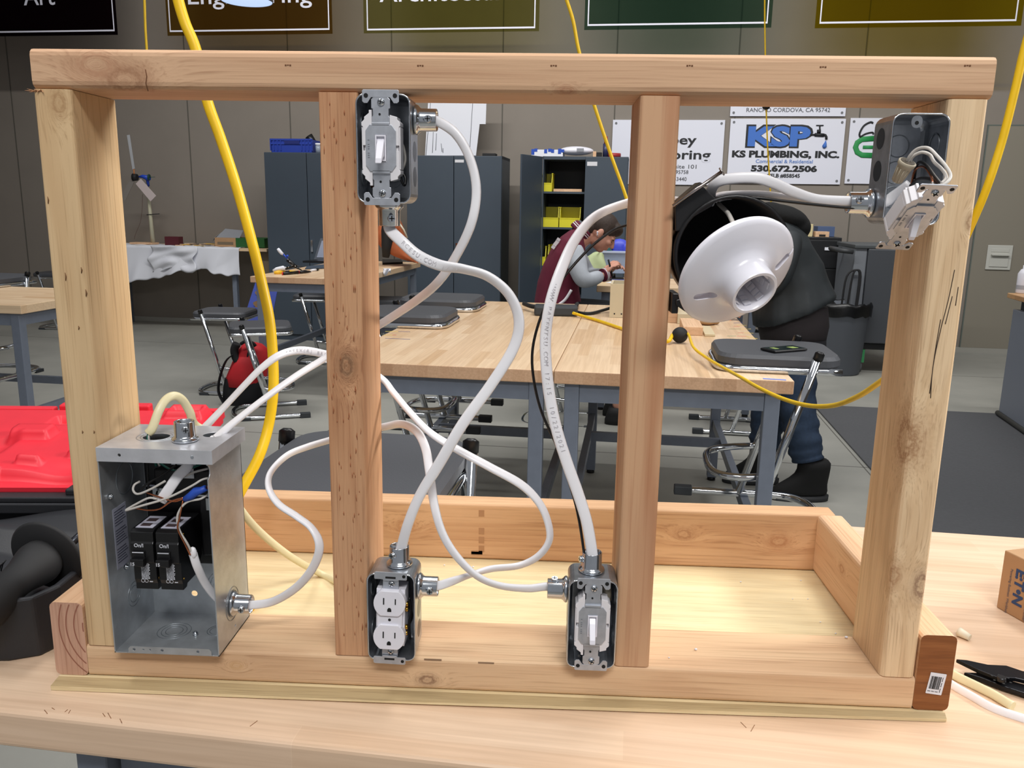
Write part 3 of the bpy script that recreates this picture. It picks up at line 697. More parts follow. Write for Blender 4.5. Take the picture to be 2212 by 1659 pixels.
for x, z, y in ((.0735, .2025, .046), (.1385, .1960, .036), (.108, .229, .047)):
    b = MB(); b.box((x-.007, y, z-.007), (x+.007, y+.012, z+.007)); b.m = 1; b.cyl((x, y-.001, z), (x, y+.001, z), .0045, None, 14); b.m = 0; b.box((x-.022, y+.008, z+.006), (x+.007, y+.012, z+.008)); b.m = 2; b.box((x-.003, y-.0013, z-.0004), (x+.003, y-.0007, z+.0004)); b.build('terminal_lug', [zinc, chrome, hole], pn)
# breakers
lab = plain('breaker_print', (196, 198, 206), .6)
def breaker(x, label):
    t = thing('circuit_breaker', label, 'circuit breaker', (x, .03, .108)); w_ = .0252
    side = [(-.001, .1755), (-.001, .165), (-.0025, .163), (-.0025, .1415), (.001, .1400), (.001, .120), (.003, .115), (.003, .1075), (.012, .1075), (.014, .111), (.038, .111), (.044, .118), (.056, .128), (.056, .178), (.004, .178)]
    b = MB(); m = len(side); vs = [(x, p[0], p[1]) for p in side]+[(x+w_, p[0], p[1]) for p in side]
    b._add(vs, [tuple(range(m)), tuple(range(m, 2*m))[::-1]]+[(i, m+i, m+(i+1) % m, (i+1) % m) for i in range(m)]); b.build('case', blackp, t, .0007)
    b = MB(); b.box((x+.002, -.0045, .146), (x+.016, -.002, .155)); b.prism([(x+.002, .1475), (x+.0165, .1475), (x+.0165, .1385), (x+.002, .1405)][::-1], -.0095, -.002); b.build('handle', blackp, t, .0008)
    b = MB(); b.box((x+.003, -.0056, .1535), (x+.0155, -.0052, .1545)); b.build('handle_mark', lab, t)
    text('rating', '15', .0052, lab, tr(x+.0045, -.0099, .1432-.001), t, .0001)
    text('on_mark', 'On/I', .0058, lab, tr(x+.0095, -.0028, .1610), t, .0001)
    b = MB(); random.seed(5)
    for r_ in range(12):
        xx = x+.0085; z = .1385-r_*.0016
        while xx < x+.017: ww = random.uniform(.0006, .0022); b.box((xx, .0004, z), (min(xx+ww, x+.018), .0009, z+.0009)); xx += ww+.0005
    for k in (0, 1): b.tube([(x+.0095+k*.004+.0019*math.cos(a), .0006, .1185+.0019*math.sin(a)) for a in [i*math.pi/7 for i in range(14)]], .0003, 4, closed=True)
    b.box((x+.017, .0004, .1172), (x+.0205, .0009, .1182)); b.build('fine_print', lab, t)
    b = MB(); b.box((x+.003, .006, .1782), (x+w_-.003, .040, .1786)); o = b.build('top_sticker', plain('sticker_lilac', (206, 206, 222), .5), t)
    b = MB(); b.box((x+.006, .010, .1787), (x+.017, .018, .1788)); b.box((x+.006, .024, .1787), (x+.017, .033, .1788)); b.build('barcode', plain('barcode_brown', (76, 62, 64), .6), o)
    b = MB()
    for z, y in ((.170, .012), (.120, .006)): b.cyl((x+w_-.0002, y, z), (x+w_+.0004, y, z), .0014, None, 12)
    b.build('rivets', plain('brass', (206, 160, 70), .2, 1), t)
breaker(.0615, 'black circuit breaker in the panel, the one nearer the left stud')
breaker(.0895, 'black circuit breaker in the panel, the one nearer the loose copper wires')
# ================================================================ cables
def pp(q): return q if isinstance(q, V) else aY(q[0], q[1], q[2])
def cable(name, label, pts, mat=None, w_=.0098, h_=.0053, cat='cable', flat=True, r=.002, parent=None, nseg=7):
    P = []; TW = []
    for q in pts:
        P.append(tuple(pp(q))+((0 if isinstance(q, V) or len(q) < 4 else q[3]),))
    S = smooth_path(P, nseg); path = [V(p[:3]) for p in S]; b = MB()
    if flat:
        ups = []
        for i, p in enumerate(path):
            tg = (path[min(i+1, len(path)-1)]-path[max(i-1, 0)]).normalized()
            vd = (CAM-p); vd = (vd-tg*vd.dot(tg)).normalized()
            ups.append(M4.Rotation(S[i][3], 3, tg) @ vd)
        b.tube(path, 1, 14, ell=(w_/2, h_/2), up=ups)
    else: b.tube(path, r, 12)
    o = b.build(name, mat or whitec, parent)
    if parent is None: tag(o, label, cat)
    return o, path, S
ca, _, _ = cable('white_cable', 'white cable from the right side of the upper switch box down to the panel', [V((.386, .012, .6085)), V((.395, .012, .6078)), (985, 290, .006, .5), (1016, 345, .003, .6), (1029, 410, .0, .5), (1019, 480, .0, .4), (988, 548, .012, .5), (950, 605, .03, .3), (905, 645, .07, .2), (832, 694, .118, .4), (770, 730, .124, .6), (705, 772, .118, .8), (640, 812, .095, .9), (570, 862, .075, 1), (500, 917, .058, .8), (463, 949, .05, .6), V((.140, .0455, .268)), V((.13, .043, .25))], w_=.0096)
cb, _, _ = cable('white_cable', 'white cable from the side of the receptacle box to behind the breaker panel', [V((.388, .006, .1215)), V((.398, .006, .1228)), (1010, 1244, .008, 1.2), (1060, 1229, .016, 1.0), (1120, 1222, .03, 1.0), (1163, 1201, .03, .9), (1187, 1165, .03, .9), (1181, 1120, .03, .8), (1160, 1080, .03, .7), (1123, 1045, .03, .5), (1060, 1010, .03, .6), (990, 972, .032, .7), (930, 935, .04, .9), (885, 890, .06, 1.0), (850, 848, .09, 1.0), (825, 818, .115, 1), (770, 785, .125, .7), (705, 766, .125, .4), (650, 757, .115, .3), (605, 767, .105, .6), (565, 795, .098, .9), (530, 830, .094, 1), (490, 873, .094, 1), (455, 910, .092, .8), (437, 930, .091, .7), (424, 955, .090, .5), (418, 985, .089), (416, 1020, .089)])
cc, _, _ = cable('white_cable', 'white cable from the side connector of the panel to the lower switch box', [V((.166, .030, .080)), V((.178, .030, .0788)), (590, 1299, .03, .5), (640, 1269, .02, .4), (676, 1226, .01, .3), (690, 1180, .005, .4), (674, 1142, .01, .9), (640, 1115, .02, .9), (602, 1089, .03, .9), (581, 1055, .045, 1.0), (585, 1020, .06, 1.1), (620, 984, .085, 1.0), (665, 965, .102, .9), (715, 950, .112, .9), (770, 933, .115, .8), (830, 922, .108, .7), (868, 916, .09, .5), (900, 932, .06, .3), (919, 968, .04, .2), (928, 1020, .02, .2), (938, 1090, .01, .5), (955, 1150, .0, .7), (985, 1200, -.006, .8), (1030, 1244, -.010, 1.0), (1080, 1265, -.008, 1.0), (1140, 1271, -.002, .8), (1181, 1267, .006, .6), V((.526, .006, .1240))])
cdd, _, _ = cable('white_cable', 'white cable from under the upper switch box down into the receptacle box top', [V((.3475, .013, .512)), V((.3478, .012, .503)), (868, 522, .004, .0), (903, 552, .0, .0), (950, 573, -.005, .3), (1000, 581, -.01, .8), (1055, 598, -.01, .8), (1100, 637, -.012, .7), (1121, 692, -.012, .5), (1109, 752, -.01, .3), (1060, 832, -.01, .2), (1000, 915, -.012, .0), (948, 1003, -.01, .0), (907, 1070, -.005, .5), (882, 1130, .0, .4), (868, 1180, .008, .2), V((.3535, .0105, .150))], w_=.0115)
ce, _, _ = cable('white_cable', 'white cable with printed date rising from the lower switch box behind the striped stud', [V((.5622, .0105, .15)), V((.5622, .0105, .164)), (1268, 1130, .012), (1250, 1070, .014), (1225, 1000, .016), (1203, 930, .018), (1188, 860, .02), (1180, 790, .02, .2), (1179, 720, .02, .3), (1190, 650, .02, .3), (1213, 580, .03, .4), (1243, 517, .05, .6), (1287, 467, .08, .8), (1352, 440, .108, .8), (1400, 436, .115), (1450, 436, .112), (1500, 445, .10), (1530, 460, .085)], w_=.0122)
cf, _, _ = cable('black_wire', 'thin black wire beside the dated white cable, running on to the open right box', [V((.5572, .014, .15)), (1263, 1203, .013), (1252, 1130, .024), (1238, 1070, .034), (1205, 970, .045), (1170, 890, .05), (1153, 820, .05), (1150, 760, .05), (1163, 700, .05), (1185, 650, .055), (1225, 590, .06), (1275, 535, .08), (1320, 500, .098), (1352, 487, .106), (1400, 478, .11), (1450, 462, .108), (1500, 445, .105), (1540, 434, .06), (1575, 427, .02), (1630, 427, .008), (1690, 434, .008), (1760, 442, .010), (1838, 449, .012), V((.82, .014, .5330))], blackw, flat=False, r=.0015, cat='wire')
ch1, _, _ = cable('white_cable', 'straight white flat cable between the lamp box and the connector of the right open box', [(1500, 455, .09), (1530, 437, .06), (1565, 423, .03, .8), (1640, 421, .02, .9), (1700, 428, .020, .8), (1770, 435, .022, .4), (1840, 438, .0225, .2), V((.815, .0225, .5365)), V((.835, .024, .537)), (1930, 424, .022, .2), (1966, 398, .012, .3)], w_=.0105)
ch2, _, _ = cable('white_cable', 'arched white flat cable above the black round lamp box', [(1510, 470, .075), (1532, 440, .045, .2), (1537, 410, .02), (1552, 392, .01), (1590, 385, .004), (1635, 385, .002), (1672, 396, .004, .1), (1712, 414, .008, .2), (1765, 431, .014, .3), (1840, 435, .0165, .3), V((.816, .0165, .5375))], w_=.0105)
cg, _, _ = cable('cream_cable', 'cream cable arching out of the panel top and down onto the wooden tray', [V((.0755, .029, .279)), (329, 925, .030), (343, 888, .038), (358, 864, .048), (376, 855, .058), (394, 864, .068), (410, 890, .08), (424, 920, .092), V((.132, .1, .25)), (485, 1040, .105), (525, 1108, .12), (570, 1157, .155), (630, 1204, .2), aZ(690, 1238, .006), aZ(740, 1264, .005), aZ(790, 1290, .005)], creamc, flat=True, w_=.0095, h_=.0078)
for m, k in ((greenw, 0), (greyw, 1)):
    b = MB(); b.tube(smooth_path([tuple(aY(326-3*(1-k), 932, .03)), tuple(aY(319+2*k, 945, .027)), (.0755+.002*k, .029, .262), (.079+.004*k, .034, .24)], 5), .0013, 8); b.build('conductor', m, cg)
# print on the long dated cable
b = None
def on_cable(o, path_pts, s, size, i0, lift=.003, bold=0):
    """letters riding on a flat cable facing the viewer"""
    seg = [pp(q) for q in path_pts]; S = [V(p) for p in smooth_path([tuple(p) for p in seg], 24)]
    d = [0]
    for a, c_ in zip(S, S[1:]): d.append(d[-1]+(c_-a).length)
    def atd(x):
        for i in range(len(d)-1):
            if d[i+1] >= x:
                t = (x-d[i])/(d[i+1]-d[i]); return S[i].lerp(S[i+1], t), (S[i+1]-S[i]).normalized()
        return None, None
    x = i0; bb = None; parts = []
    for ch_ in s:
        if ch_ != ' ':
            p, tg = atd(x)
            if p is None: break
            vd = (CAM-p); vd = (vd-tg*vd.dot(tg)).normalized(); up = (-vd).cross(tg)
            X = tg; Y_ = -vd; Z_ = X.cross(Y_)
            Tm = M4(((X.x, Y_.x, Z_.x, p.x+vd.x*lift), (X.y, Y_.y, Z_.y, p.y+vd.y*lift), (X.z, Y_.z, Z_.z, p.z+vd.z*lift), (0, 0, 0, 1)))
            parts.append((ch_, Tm))
        x += size*.8
    bm = bmesh.new()
    for ch_, Tm in parts:
        q = text('tmp', ch_, size, inkc, Tm, None, bold); bm.from_mesh(q.data); me = q.data; bpy.data.objects.remove(q); bpy.data.meshes.remove(me)
    me = bpy.data.meshes.new('cable_print'); bm.to_mesh(me); bm.free(); me.materials.append(inkc); q = bpy.data.objects.new('cable_print', me); COL.objects.link(q); q.parent = o
inkc = plain('ink_faint', (200, 197, 202), .7)
ce_line = [(1200, 600, .026), (1190, 650, .02), (1179, 720, .02), (1180, 790, .02), (1188, 860, .02), (1203, 930, .018), (1225, 1000, .016)]
on_cable(ce, ce_line, 'WWW.PATENTSU.COM 17:15  10/22/2021  CM', .0066, .010)
on_cable(cdd, [(868, 522, .004), (903, 552, .0), (950, 573, -.005), (1000, 581, -.01)], 'RCESU.COM 1711', .006, .003)
on_cable(cb, [(605, 767, .105), (650, 757, .115), (705, 766, .125)], 'SPEEX(R) BRAND', .005, .008)
# panel wires
sh, _, _ = cable('cable_sheath', None, [V((.121, .018, .272)), (406, 1003, .012), (385, 1028, .008), (364, 1058, .004), (347, 1083, .002)], w_=.0115, h_=.0045, parent=pn)
sh2, _, _ = cable('cable_sheath', None, [(417, 1196, -.004), (427, 1226, .0), (447, 1265, .015), (478, 1298, .028), V((.166, .030, .080))], w_=.009, h_=.0045, parent=pn)
b = MB(); p = pp((417, 1196, -.004)); b.ball(p+V((0, 0, .001)), .0045, 10, (1, .7, 1.6)); b.build('sheath_end', whitec, sh2)
wl = [([(357, 1039, .0), (327, 1056, -.001), (299, 1067, -.002), (288, 1060, .0), (290, 1048, .006), (302, 1040, .012)], greyw, 'white'),
      ([(340, 1078, .0), (321, 1076, -.001), (294, 1089, -.002), (272, 1102, -.003), (285, 1099, -.006), (308, 1092, -.008), (350, 1080, -.01), (381, 1067, -.01), (417, 1048, -.008), (435, 1037, -.004), (452, 1032, .004)], greyw, 'white'),
      ([(455, 1063, .006), (435, 1077, -.004), (408, 1083, -.006), (392, 1096, -.007), (383, 1118, -.008), (388, 1146, -.009), (405, 1175, -.008), (415, 1196, -.005)], greyw, 'white'),
      ([(450, 1012, .012), (420, 1020, .012), (395, 1031, .014), (380, 1040, .02)], greyw, 'white'),
      ([(396, 1079, -.004), (388, 1118, -.012), (384, 1142, -.012), (400, 1176, -.011), (411, 1199, -.008)], copper, 'copper'),
      ([(316, 1064, .002), (345, 1074, -.002), (375, 1083, -.006), (397, 1077, -.006)], copper, 'copper'),
      ([(292, 1098, .0), (320, 1102, -.004), (345, 1099, -.006), (370, 1083, -.007), (397, 1075, -.006)], copper, 'copper'),
      ([(382, 1004, .02), (350, 1026, .012), (318, 1045, .008), (296, 1066, .012)], blackw, 'black'),
      ([(318, 1000, .03), (320, 1040, .03), (322, 1080, .036)], blackw, 'black'),
      ([(345, 1000, .03), (370, 1014, .026), (400, 1016, .024), (436, 1002, .028)], greenw, 'green')]
for k, (pts, m, cn) in enumerate(wl):
    b = MB(); b.tube([V(q) for q in smooth_path([tuple(pp(q)) for q in pts], 7)], .00125 if m is not copper else .0009, 8); b.build('loose_wire', m, pn, label=cn+' wire')
b = MB(); a0 = pp((398, 1079, -.006)); a1 = pp((445, 1054, -.004)); b.tube([a0, a0.lerp(a1, .3), a0.lerp(a1, .55)+V((0, 0, .002)), a0.lerp(a1, .8), a1], [.003, .0045, .0052, .0038, .0034], 7); b.build('blue_tape', plain('tape_blue', (34, 76, 176), .5), pn)
b = MB()
for k in range(3): b.cyl(a1+V((0, 0, .0012*(k-1))), a1+V((.004, 0, .0012*(k-1)+.0015)), .0007)
b.build('copper_ends', copper, pn)
# ================================================================ lampholder and its round box
lb = thing('lamp_box', 'black plastic round box nailed to the striped stud behind the lampholder', 'electrical box', (.67, .03, .44))
bc = aY(1560, 548, -.004); bc.x = .6852
b = MB(tr(bc.x, 0, bc.z) @ rx(math.pi/2)); b.lathe([(.0560, .010), (.0560, -.045), (.0545, -.047), (.0001, -.047), (.0001, -.044), (.0520, -.044), (.0530, .010)], n=44, close=True); b.build('box_body', blackp, lb)
n0 = pp((1556, 372, -.012)); n1 = pp((1452, 445, -.008)); nd = (n1-n0).normalized(); perp = V((nd.z, 0, -nd.x))
if perp.z > 0: perp = -perp
m0 = pp((1535, 392, -.006)); Tn = M4(((nd.x, 0, perp.x, m0.x), (nd.y, 1, perp.y, m0.y), (nd.z, 0, perp.z, m0.z), (0, 0, 0, 1)))
def pxprism(q, yv0, yv1, mb):
    P = [aY(x, y, yv0) for x, y in q]; m = len(P); n2 = V((0, yv1-yv0, 0)); mb._add(P+[p+n2 for p in P], [tuple(range(m)), tuple(range(m, 2*m))[::-1]]+[(i+m, (i+1) % m+m, (i+1) % m, i) for i in range(m)])
b = MB(); pxprism([(1458, 447), (1516, 400), (1548, 430), (1538, 446), (1500, 468), (1470, 500), (1460, 500)], -.006, .03, b); pxprism([(1458, 440), (1514, 392), (1519, 400), (1460, 449)], -.012, .02, b); b.build('nail_boss', blackp, lb, .0012)
b = MB(); b.box((.6295, -.008, .427), (.636, .03, .447), T=None); pxprism([(1460, 648), (1478, 642), (1502, 660), (1518, 694), (1478, 672), (1461, 660)], -.012, .012, b); b.build('mounting_ear', blackp, lb, .001)
b = MB(); b.cyl(n0-V((0, .004, 0)), n1-V((0, .004, 0)), .0017, None, 10); b.cyl(n0-V((0, .004, 0))-nd*.0012, n0-V((0, .004, 0)), .0042, .0042, 16); b.build('nail', plain('nail_steel', (170, 162, 158), .25, 1), lb)
lh = thing('lampholder', 'white plastic lampholder disc hanging between the striped stud and the right stud', 'lampholder', tuple(aY(1595, 596, -.06)))
nn_ = V((.364, -.783, -.505)).normalized(); xx_ = V((0, 0, 1)).cross(nn_).normalized(); yy_ = nn_.cross(xx_); cL = aY(1596, 594, -.06)-nn_*.004
TL = M4(((xx_.x, yy_.x, nn_.x, cL.x), (xx_.y, yy_.y, nn_.y, cL.y), (xx_.z, yy_.z, nn_.z, cL.z), (0, 0, 0, 1)))
RL = .0575
b = MB(TL); b.lathe([(.0172, -.006), (.050, -.006), (RL-.001, -.004), (RL, .0), (RL-.0008, .0016), (.053, .0038), (.040, .0072), (.032, .0088), (.029, .0108), (.0252, .0138), (.0234, .018), (.0226, .031), (.0218, .0325), (.0192, .0325), (.0182, .0310), (.0172, .012), (.0172, -.006)], n=72, close=True)
disc = b.build('holder_body', whitep, lh)
def tolocal(px, py):
    d = (aY(px, py, 0)-CAM).normalized(); t = (cL+nn_*.006-CAM).dot(nn_)/d.dot(nn_); q = CAM+d*t-cL; return q.dot(xx_), q.dot(yy_)
def slotcut(pa, pb, r, z0=-.02, z1=.02):
    (ax, ay), (bx, by) = tolocal(*pa), tolocal(*pb); d = V((bx-ax, by-ay)); a = math.atan2(d.y, d.x); pts = []
    for k in range(9): q = a+math.pi/2+math.pi*k/8; pts.append((ax+r*math.cos(q), ay+r*math.sin(q)))
    for k in range(9): q = a-math.pi/2+math.pi*k/8; pts.append((bx+r*math.cos(q), by+r*math.sin(q)))
    b = MB(TL); m = len(pts); b._add([(p[0], p[1], z0) for p in pts]+[(p[0], p[1], z1) for p in pts], [tuple(range(m))[::-1], tuple(range(m, 2*m))]+[(i, (i+1) % m, m+(i+1) % m, m+i) for i in range(m)]); return b
carve(disc, slotcut((1507, 641), (1534, 633), .0038)); carve(disc, slotcut((1678, 574), (1700, 556), .0036)); carve(disc, slotcut((1700, 556), (1722, 541), .0014))
md = disc.modifiers.new('edge', 'EDGE_SPLIT'); md.split_angle = math.radians(50)
b = MB(TL)
for k in range(8):
    a = k*math.pi/4+.2
    for j in range(4): b.box((.0136+j*.0007, -.0035, .004+j*.006), (.0173, .0035, .009+j*.006), T=rz(a))
b.lathe([(.0001, -.003), (.0173, -.003), (.0173, -.001), (.0001, -.001)], n=24); b.build('socket_ribs', whitep, lh)
b = MB(TL); b.box((-.0035, -.003, -.001), (.0035, .006, .002)); b.build('contact', plain('brass', (206, 160, 70), .2, 1), lh)
b = MB(TL); b.lathe([(.0001, -.03), (.022, -.03), (.026, -.006), (.0001, -.006)], n=28); b.build('back_hub', whitep, lh)
b = MB(); b.tube(smooth_path([tuple(pp((1552, 440, .03))), tuple(pp((1572, 460, .0))), tuple(pp((1585, 485, -.03)))], 5), .0022, 8); b.build('lead_wire', greyw, lh)
# ================================================================ loose switch pulled out of the right box
ua, ubt = aY(2026, 411, -.085), aY(1932, 536, -.02); L_ = ua-ubt; ln_ = L_.length; zc_ = L_/ln_; xs_ = V((.93, .27, -.2)); xs_ = (xs_-zc_*xs_.dot(zc_)).normalized(); ys_ = zc_.cross(xs_); mid_ = (ua+ubt)/2; k_ = .92
Ts = M4(((xs_.x*k_, ys_.x*k_, zc_.x*ln_/.096, mid_.x), (xs_.y*k_, ys_.y*k_, zc_.y*ln_/.096, mid_.y), (xs_.z*k_, ys_.z*k_, zc_.z*ln_/.096, mid_.z), (0, 0, 0, 1)))
ls = toggle_switch(0, 0, 0, 'white toggle switch dangling by its wires in front of the right stud', True, T=Ts, loose=True)
nut = thing('wire_nut', 'beige ribbed wire nut hanging inside the open right box', 'wire connector', tuple(aY(1940, 392, -.02)))
a0, a1 = aY(1961, 349, -.03), aY(1936, 393, -.02)
b = MB(); dd = (a1-a0); b.tube([a0, a0+dd*.02, a0+dd*.18, a0+dd*.2, a0+dd*.95, a1], [.0078, .0082, .0079, .0068, .0046, .0035], 20, cap=True); bm_ = plain('nut_beige', (168, 158, 138), .5); b.build('shell', bm_, nut)
b = MB(); b.cyl(a0-dd.normalized()*.0004, a0, .0066, None, 18); b.build('mouth', plain('nut_inside', (70, 62, 50), .7), nut)
b = MB()
for k in range(12):
    q = M4.Rotation(k*math.pi/6, 3, dd.normalized()) @ dd.normalized().orthogonal().normalized(); b.cyl(a0+dd*.3+q*.0064, a0+dd*.95+q*.0046, .0006, .0004, 5)
b.build('grip_ribs', bm_, nut)
for nm, pts, m, lab_ in (('loose_wire', [(1958, 356, -.028), (1965, 338, -.034), (1982, 322, -.04), (2005, 320, -.05), (2025, 338, -.06), (2045, 362, -.07), (2053, 382, -.075), (2040, 398, -.08), (2022, 402, -.075)], greyw, 'upper of the two grey white wires arching out of the wire nut'),
        ('loose_wire', [(1962, 356, -.026), (1972, 338, -.03), (1990, 329, -.036), (2008, 334, -.045), (2018, 350, -.055), (2035, 366, -.062), (2044, 384, -.07), (2034, 396, -.072)], greyw, 'lower of the two grey white wires arching out of the wire nut'),
        ('loose_wire', [(1975, 385, .0), (1979, 360, -.01), (1988, 350, -.02), (2002, 358, -.035), (2020, 382, -.055), (2038, 404, -.07)], blackw, 'black wire bent from the open box to the dangling switch'),
        ('loose_wire', [(1968, 402, .005), (1975, 372, -.006), (1985, 361, -.015), (1998, 362, -.03), (2010, 378, -.045), (2015, 396, -.06)], copper, 'bare copper wire bent from the open box to the dangling switch')):
    b = MB(); b.tube([V(q) for q in smooth_path([tuple(pp(q)) for q in pts], 7)], .0015 if m is not copper else .0011, 9); tag(b.build(nm, m), lab_, 'wire')
b = MB(); b.tube([V(q) for q in smooth_path([tuple(pp(q)) for q in ((1968, 402, .006), (1985, 388, -.01), (2010, 388, -.04), (2030, 398, -.06))], 6)], .0022, 8); b.build('taped_wire', blackw, ls)
# wires inside the other boxes
for par, items in ((B1, [([(862, 380, .012), (875, 350, .016), (872, 320, .02), (862, 300, .022)], greyw), ([(862, 372, .0), (868, 392, .0), (874, 400, .002), (876, 385, .004), (868, 370, .006)], blackw), ([(801, 388, .002), (804, 396, .0), (804, 404, .004)], copper), ([(797, 386, .002), (802, 390, .001)], greenw)]),
                   (B2, [([(884, 1290, .01), (888, 1320, .008), (884, 1350, .008), (886, 1380, .014)], blackw), ([(880, 1300, .014), (890, 1330, .016), (878, 1360, .014)], blackw)]),
                   (B3, [([(1312, 1262, .01), (1315, 1290, .008), (1308, 1335, .01), (1312, 1360, .02)], blackw), ([(1252, 1398, -.002), (1255, 1402, .0)], greenw), ([(1250, 1416, .006), (1262, 1428, .01)], greyw)])):
    for pts, m in items:
        b = MB(); b.tube([V(q) for q in smooth_path([tuple(pp(q)) for q in pts], 6)], .0014, 8); b.build('inner_wire', m, par)
b = MB(); a0 = pp((1310, 1262, .008)); a1 = pp((1312, 1296, .006)); b.cyl(a0, a1, .0055, .0045, 14); b.build('wire_nut', plain('nut_beige', (168, 158, 138), .5), B3)
# ================================================================ on the bench
pz = BZ
t = thing('wire_nut', 'small beige wire nut lying on the bench behind the stained rail end', 'wire connector', tuple(aZ(2075, 1380, pz)))
c0 = aZ(2071, 1374, pz); b = MB(); a0, a1 = V((c0.x-.001, c0.y, pz+.0065)), V((c0.x+.008, c0.y-.012, pz+.0045)); b.tube([a0, a0.lerp(a1, .3), a1], [.0062, .0056, .0042], 14); b.build('shell', plain('nut_pale', (216, 208, 186), .5), t)
b = MB(); d = (a0-a1).normalized(); b.cyl(a0, a0+d*.0004, .0045, None, 12); b.build('mouth', plain('nut_inside', (70, 62, 50), .7), t)
tag(cable('cream_cable', None, [aZ(2030, 1440, pz+.0045), aZ(2068, 1462, pz+.0045), aZ(2105, 1480, pz+.0045), aZ(2145, 1500, pz+.0045), aZ(2188, 1526, pz+.0045)], creamc, w_=.0105, h_=.008, parent=None)[0], 'cream cable end lying on the bench under the black snips', 'cable')
tag(cable('white_cable', None, [aZ(2020, 1455, pz+.003), aZ(2060, 1482, pz+.003), aZ(2100, 1505, pz+.003), aZ(2150, 1532, pz+.003), aZ(2240, 1562, pz+.003)], whitec, w_=.0098, h_=.0055, parent=None)[0], 'white flat cable lying on the bench beside the stained rail end', 'cable')
sn = thing('wire_cutter', 'black cable cutter lying on the bench at the right corner', 'pliers', tuple(aZ(2165, 1480, pz)))
def flat(pts, z0, z1, mb):
    P = [aZ(x, y, pz) for x, y in pts]; m = len(P)
    mb._add([(p.x, p.y, z0) for p in P]+[(p.x, p.y, z1) for p in P], [tuple(range(m)), tuple(range(m, 2*m))[::-1]]+[(i, m+i, m+(i+1) % m, (i+1) % m) for i in range(m)])
steelb = plain('black_oxide', (26, 26, 30), .3, .6)
b = MB(); flat([(2062, 1446), (2085, 1448), (2130, 1458), (2170, 1460), (2205, 1472), (2240, 1478), (2240, 1500), (2190, 1488), (2150, 1486), (2110, 1470)], pz+.009, pz+.014, b); b.build('upper_blade', steelb, sn, .001)
b = MB(); flat([(2080, 1465), (2120, 1478), (2160, 1494), (2240, 1520), (2240, 1500), (2170, 1480), (2120, 1466)], pz+.002, pz+.008, b); b.build('lower_blade', steelb, sn, .001)
pc = aZ(2163, 1467, pz+.014); b = MB(); b.cyl((pc.x, pc.y, pz+.012), (pc.x, pc.y, pz+.017), .0052, .0046, 18); b.build('pivot', blackp, sn)
b = MB()
for k in range(6): a = k*math.pi/3+.3; b.cyl((pc.x+.0095*math.cos(a), pc.y+.0095*math.sin(a), pz+.0139), (pc.x+.0095*math.cos(a), pc.y+.0095*math.sin(a), pz+.0142), .0014, None, 10)
b.build('pivot_dots', hole, sn)
# cardboard box
c0 = aZ(2152, 1312, pz); c1 = aZ(2212, 1346, pz); e1 = (c1-c0).normalized(); e2 = V((-e1.y, e1.x, 0)); hh = aY(2167, 1188, c0.y).z-pz
cb_ = thing('cardboard_box', 'brown cardboard box with blue maker lettering at the right edge of the bench', 'box', tuple(c0), math.atan2(e1.y, e1.x))
TB = M4(((e1.x, e2.x, 0, c0.x), (e1.y, e2.y, 0, c0.y), (0, 0, 1, pz), (0, 0, 0, 1)))
b = MB(TB); b.box((0, 0, .0002), (.16, .12, hh)); b.build('carton', cardb, cb_, .0015)
b = MB(TB); b.box((0, .058, hh), (.16, .060, hh+.0006)); b.build('lid_seam', plain('seam_brown', (120, 90, 62), .9), cb_)
blue = plain('print_blue', (38, 66, 112), .7)
text('lettering', 'E:T\u2022N', .021, blue, TB @ tr(.030, -.0004, hh-.042) @ ry(math.pi/2) , cb_, .0008, 1.0)
text('small_print', 'Powering Business Worldwide', .0055, plain('print_grey', (128, 112, 108), .8), TB @ tr(.016, -.0004, hh-.055) @ ry(math.pi/2), cb_, 0)
text('small_print', 'Type BR Load Center', .0065, plain('print_grey', (128, 112, 108), .8), TB @ tr(.045, -.0004, hh-.055) @ ry(math.pi/2), cb_, 0)
# ================================================================ tool case at the left
redp = plain('case_red', (222, 42, 58), .45, noise=.03); cblk = plain('case_black', (34, 35, 39), .5, bump=.1, bscale=500)
case = thing('tool_case', 'open tool case with black tray and red lid liner left of the frame', 'tool case', (-.25, .2, pz))
TC = tr(-.068, .035, pz) @ rz(math.radians(5))       # front right corner; case runs to local -x and +y
b = MB(TC)
outl = [(-.62, 0), (-.05, 0), (-.018, .012), (-.002, .045), (0, .09), (0, .36), (-.62, .36)]
inl = [(-.612, .008), (-.055, .008), (-.024, .018), (-.011, .048), (-.009, .09), (-.009, .352), (-.612, .352)]
hz = .078; m = len(outl)
vs = [(x*.985, y+.004, .0003) for x, y in outl]+[(x, y, hz) for x, y in outl]+[(x, y, hz) for x, y in inl]+[(x, y, .012) for x, y in inl]
b._add(vs, [tuple(range(m))[::-1]]+[(k*m+i, k*m+(i+1) % m, (k+1)*m+(i+1) % m, (k+1)*m+i) for k in range(3) for i in range(m)]+[tuple(range(3*m, 4*m))]); b.build('base_tray', cblk, case, .003)
b = MB(TC); b.grid(lambda u_, v_: V((-.60+.588*u_, .03+.30*v_, .030+.018*math.sin(u_*9)*math.sin(v_*7)+.026*(v_ > .75))), 40, 20); b.build('moulded_insert', cblk, case, solid=.003)
b = MB(TC); b.box((-.62, .345, hz-.006), (-.004, .372, hz+.003)); b.box((-.62, .335, hz-.02), (-.01, .342, hz-.004)); b.build('hinge_strip', cblk, case, .002)
for x in (-.115, -.42): b = MB(TC); b.box((x-.028, .355, hz+.002), (x+.028, .382, hz+.013)); b.build('hinge_knuckle', cblk, case, .003)
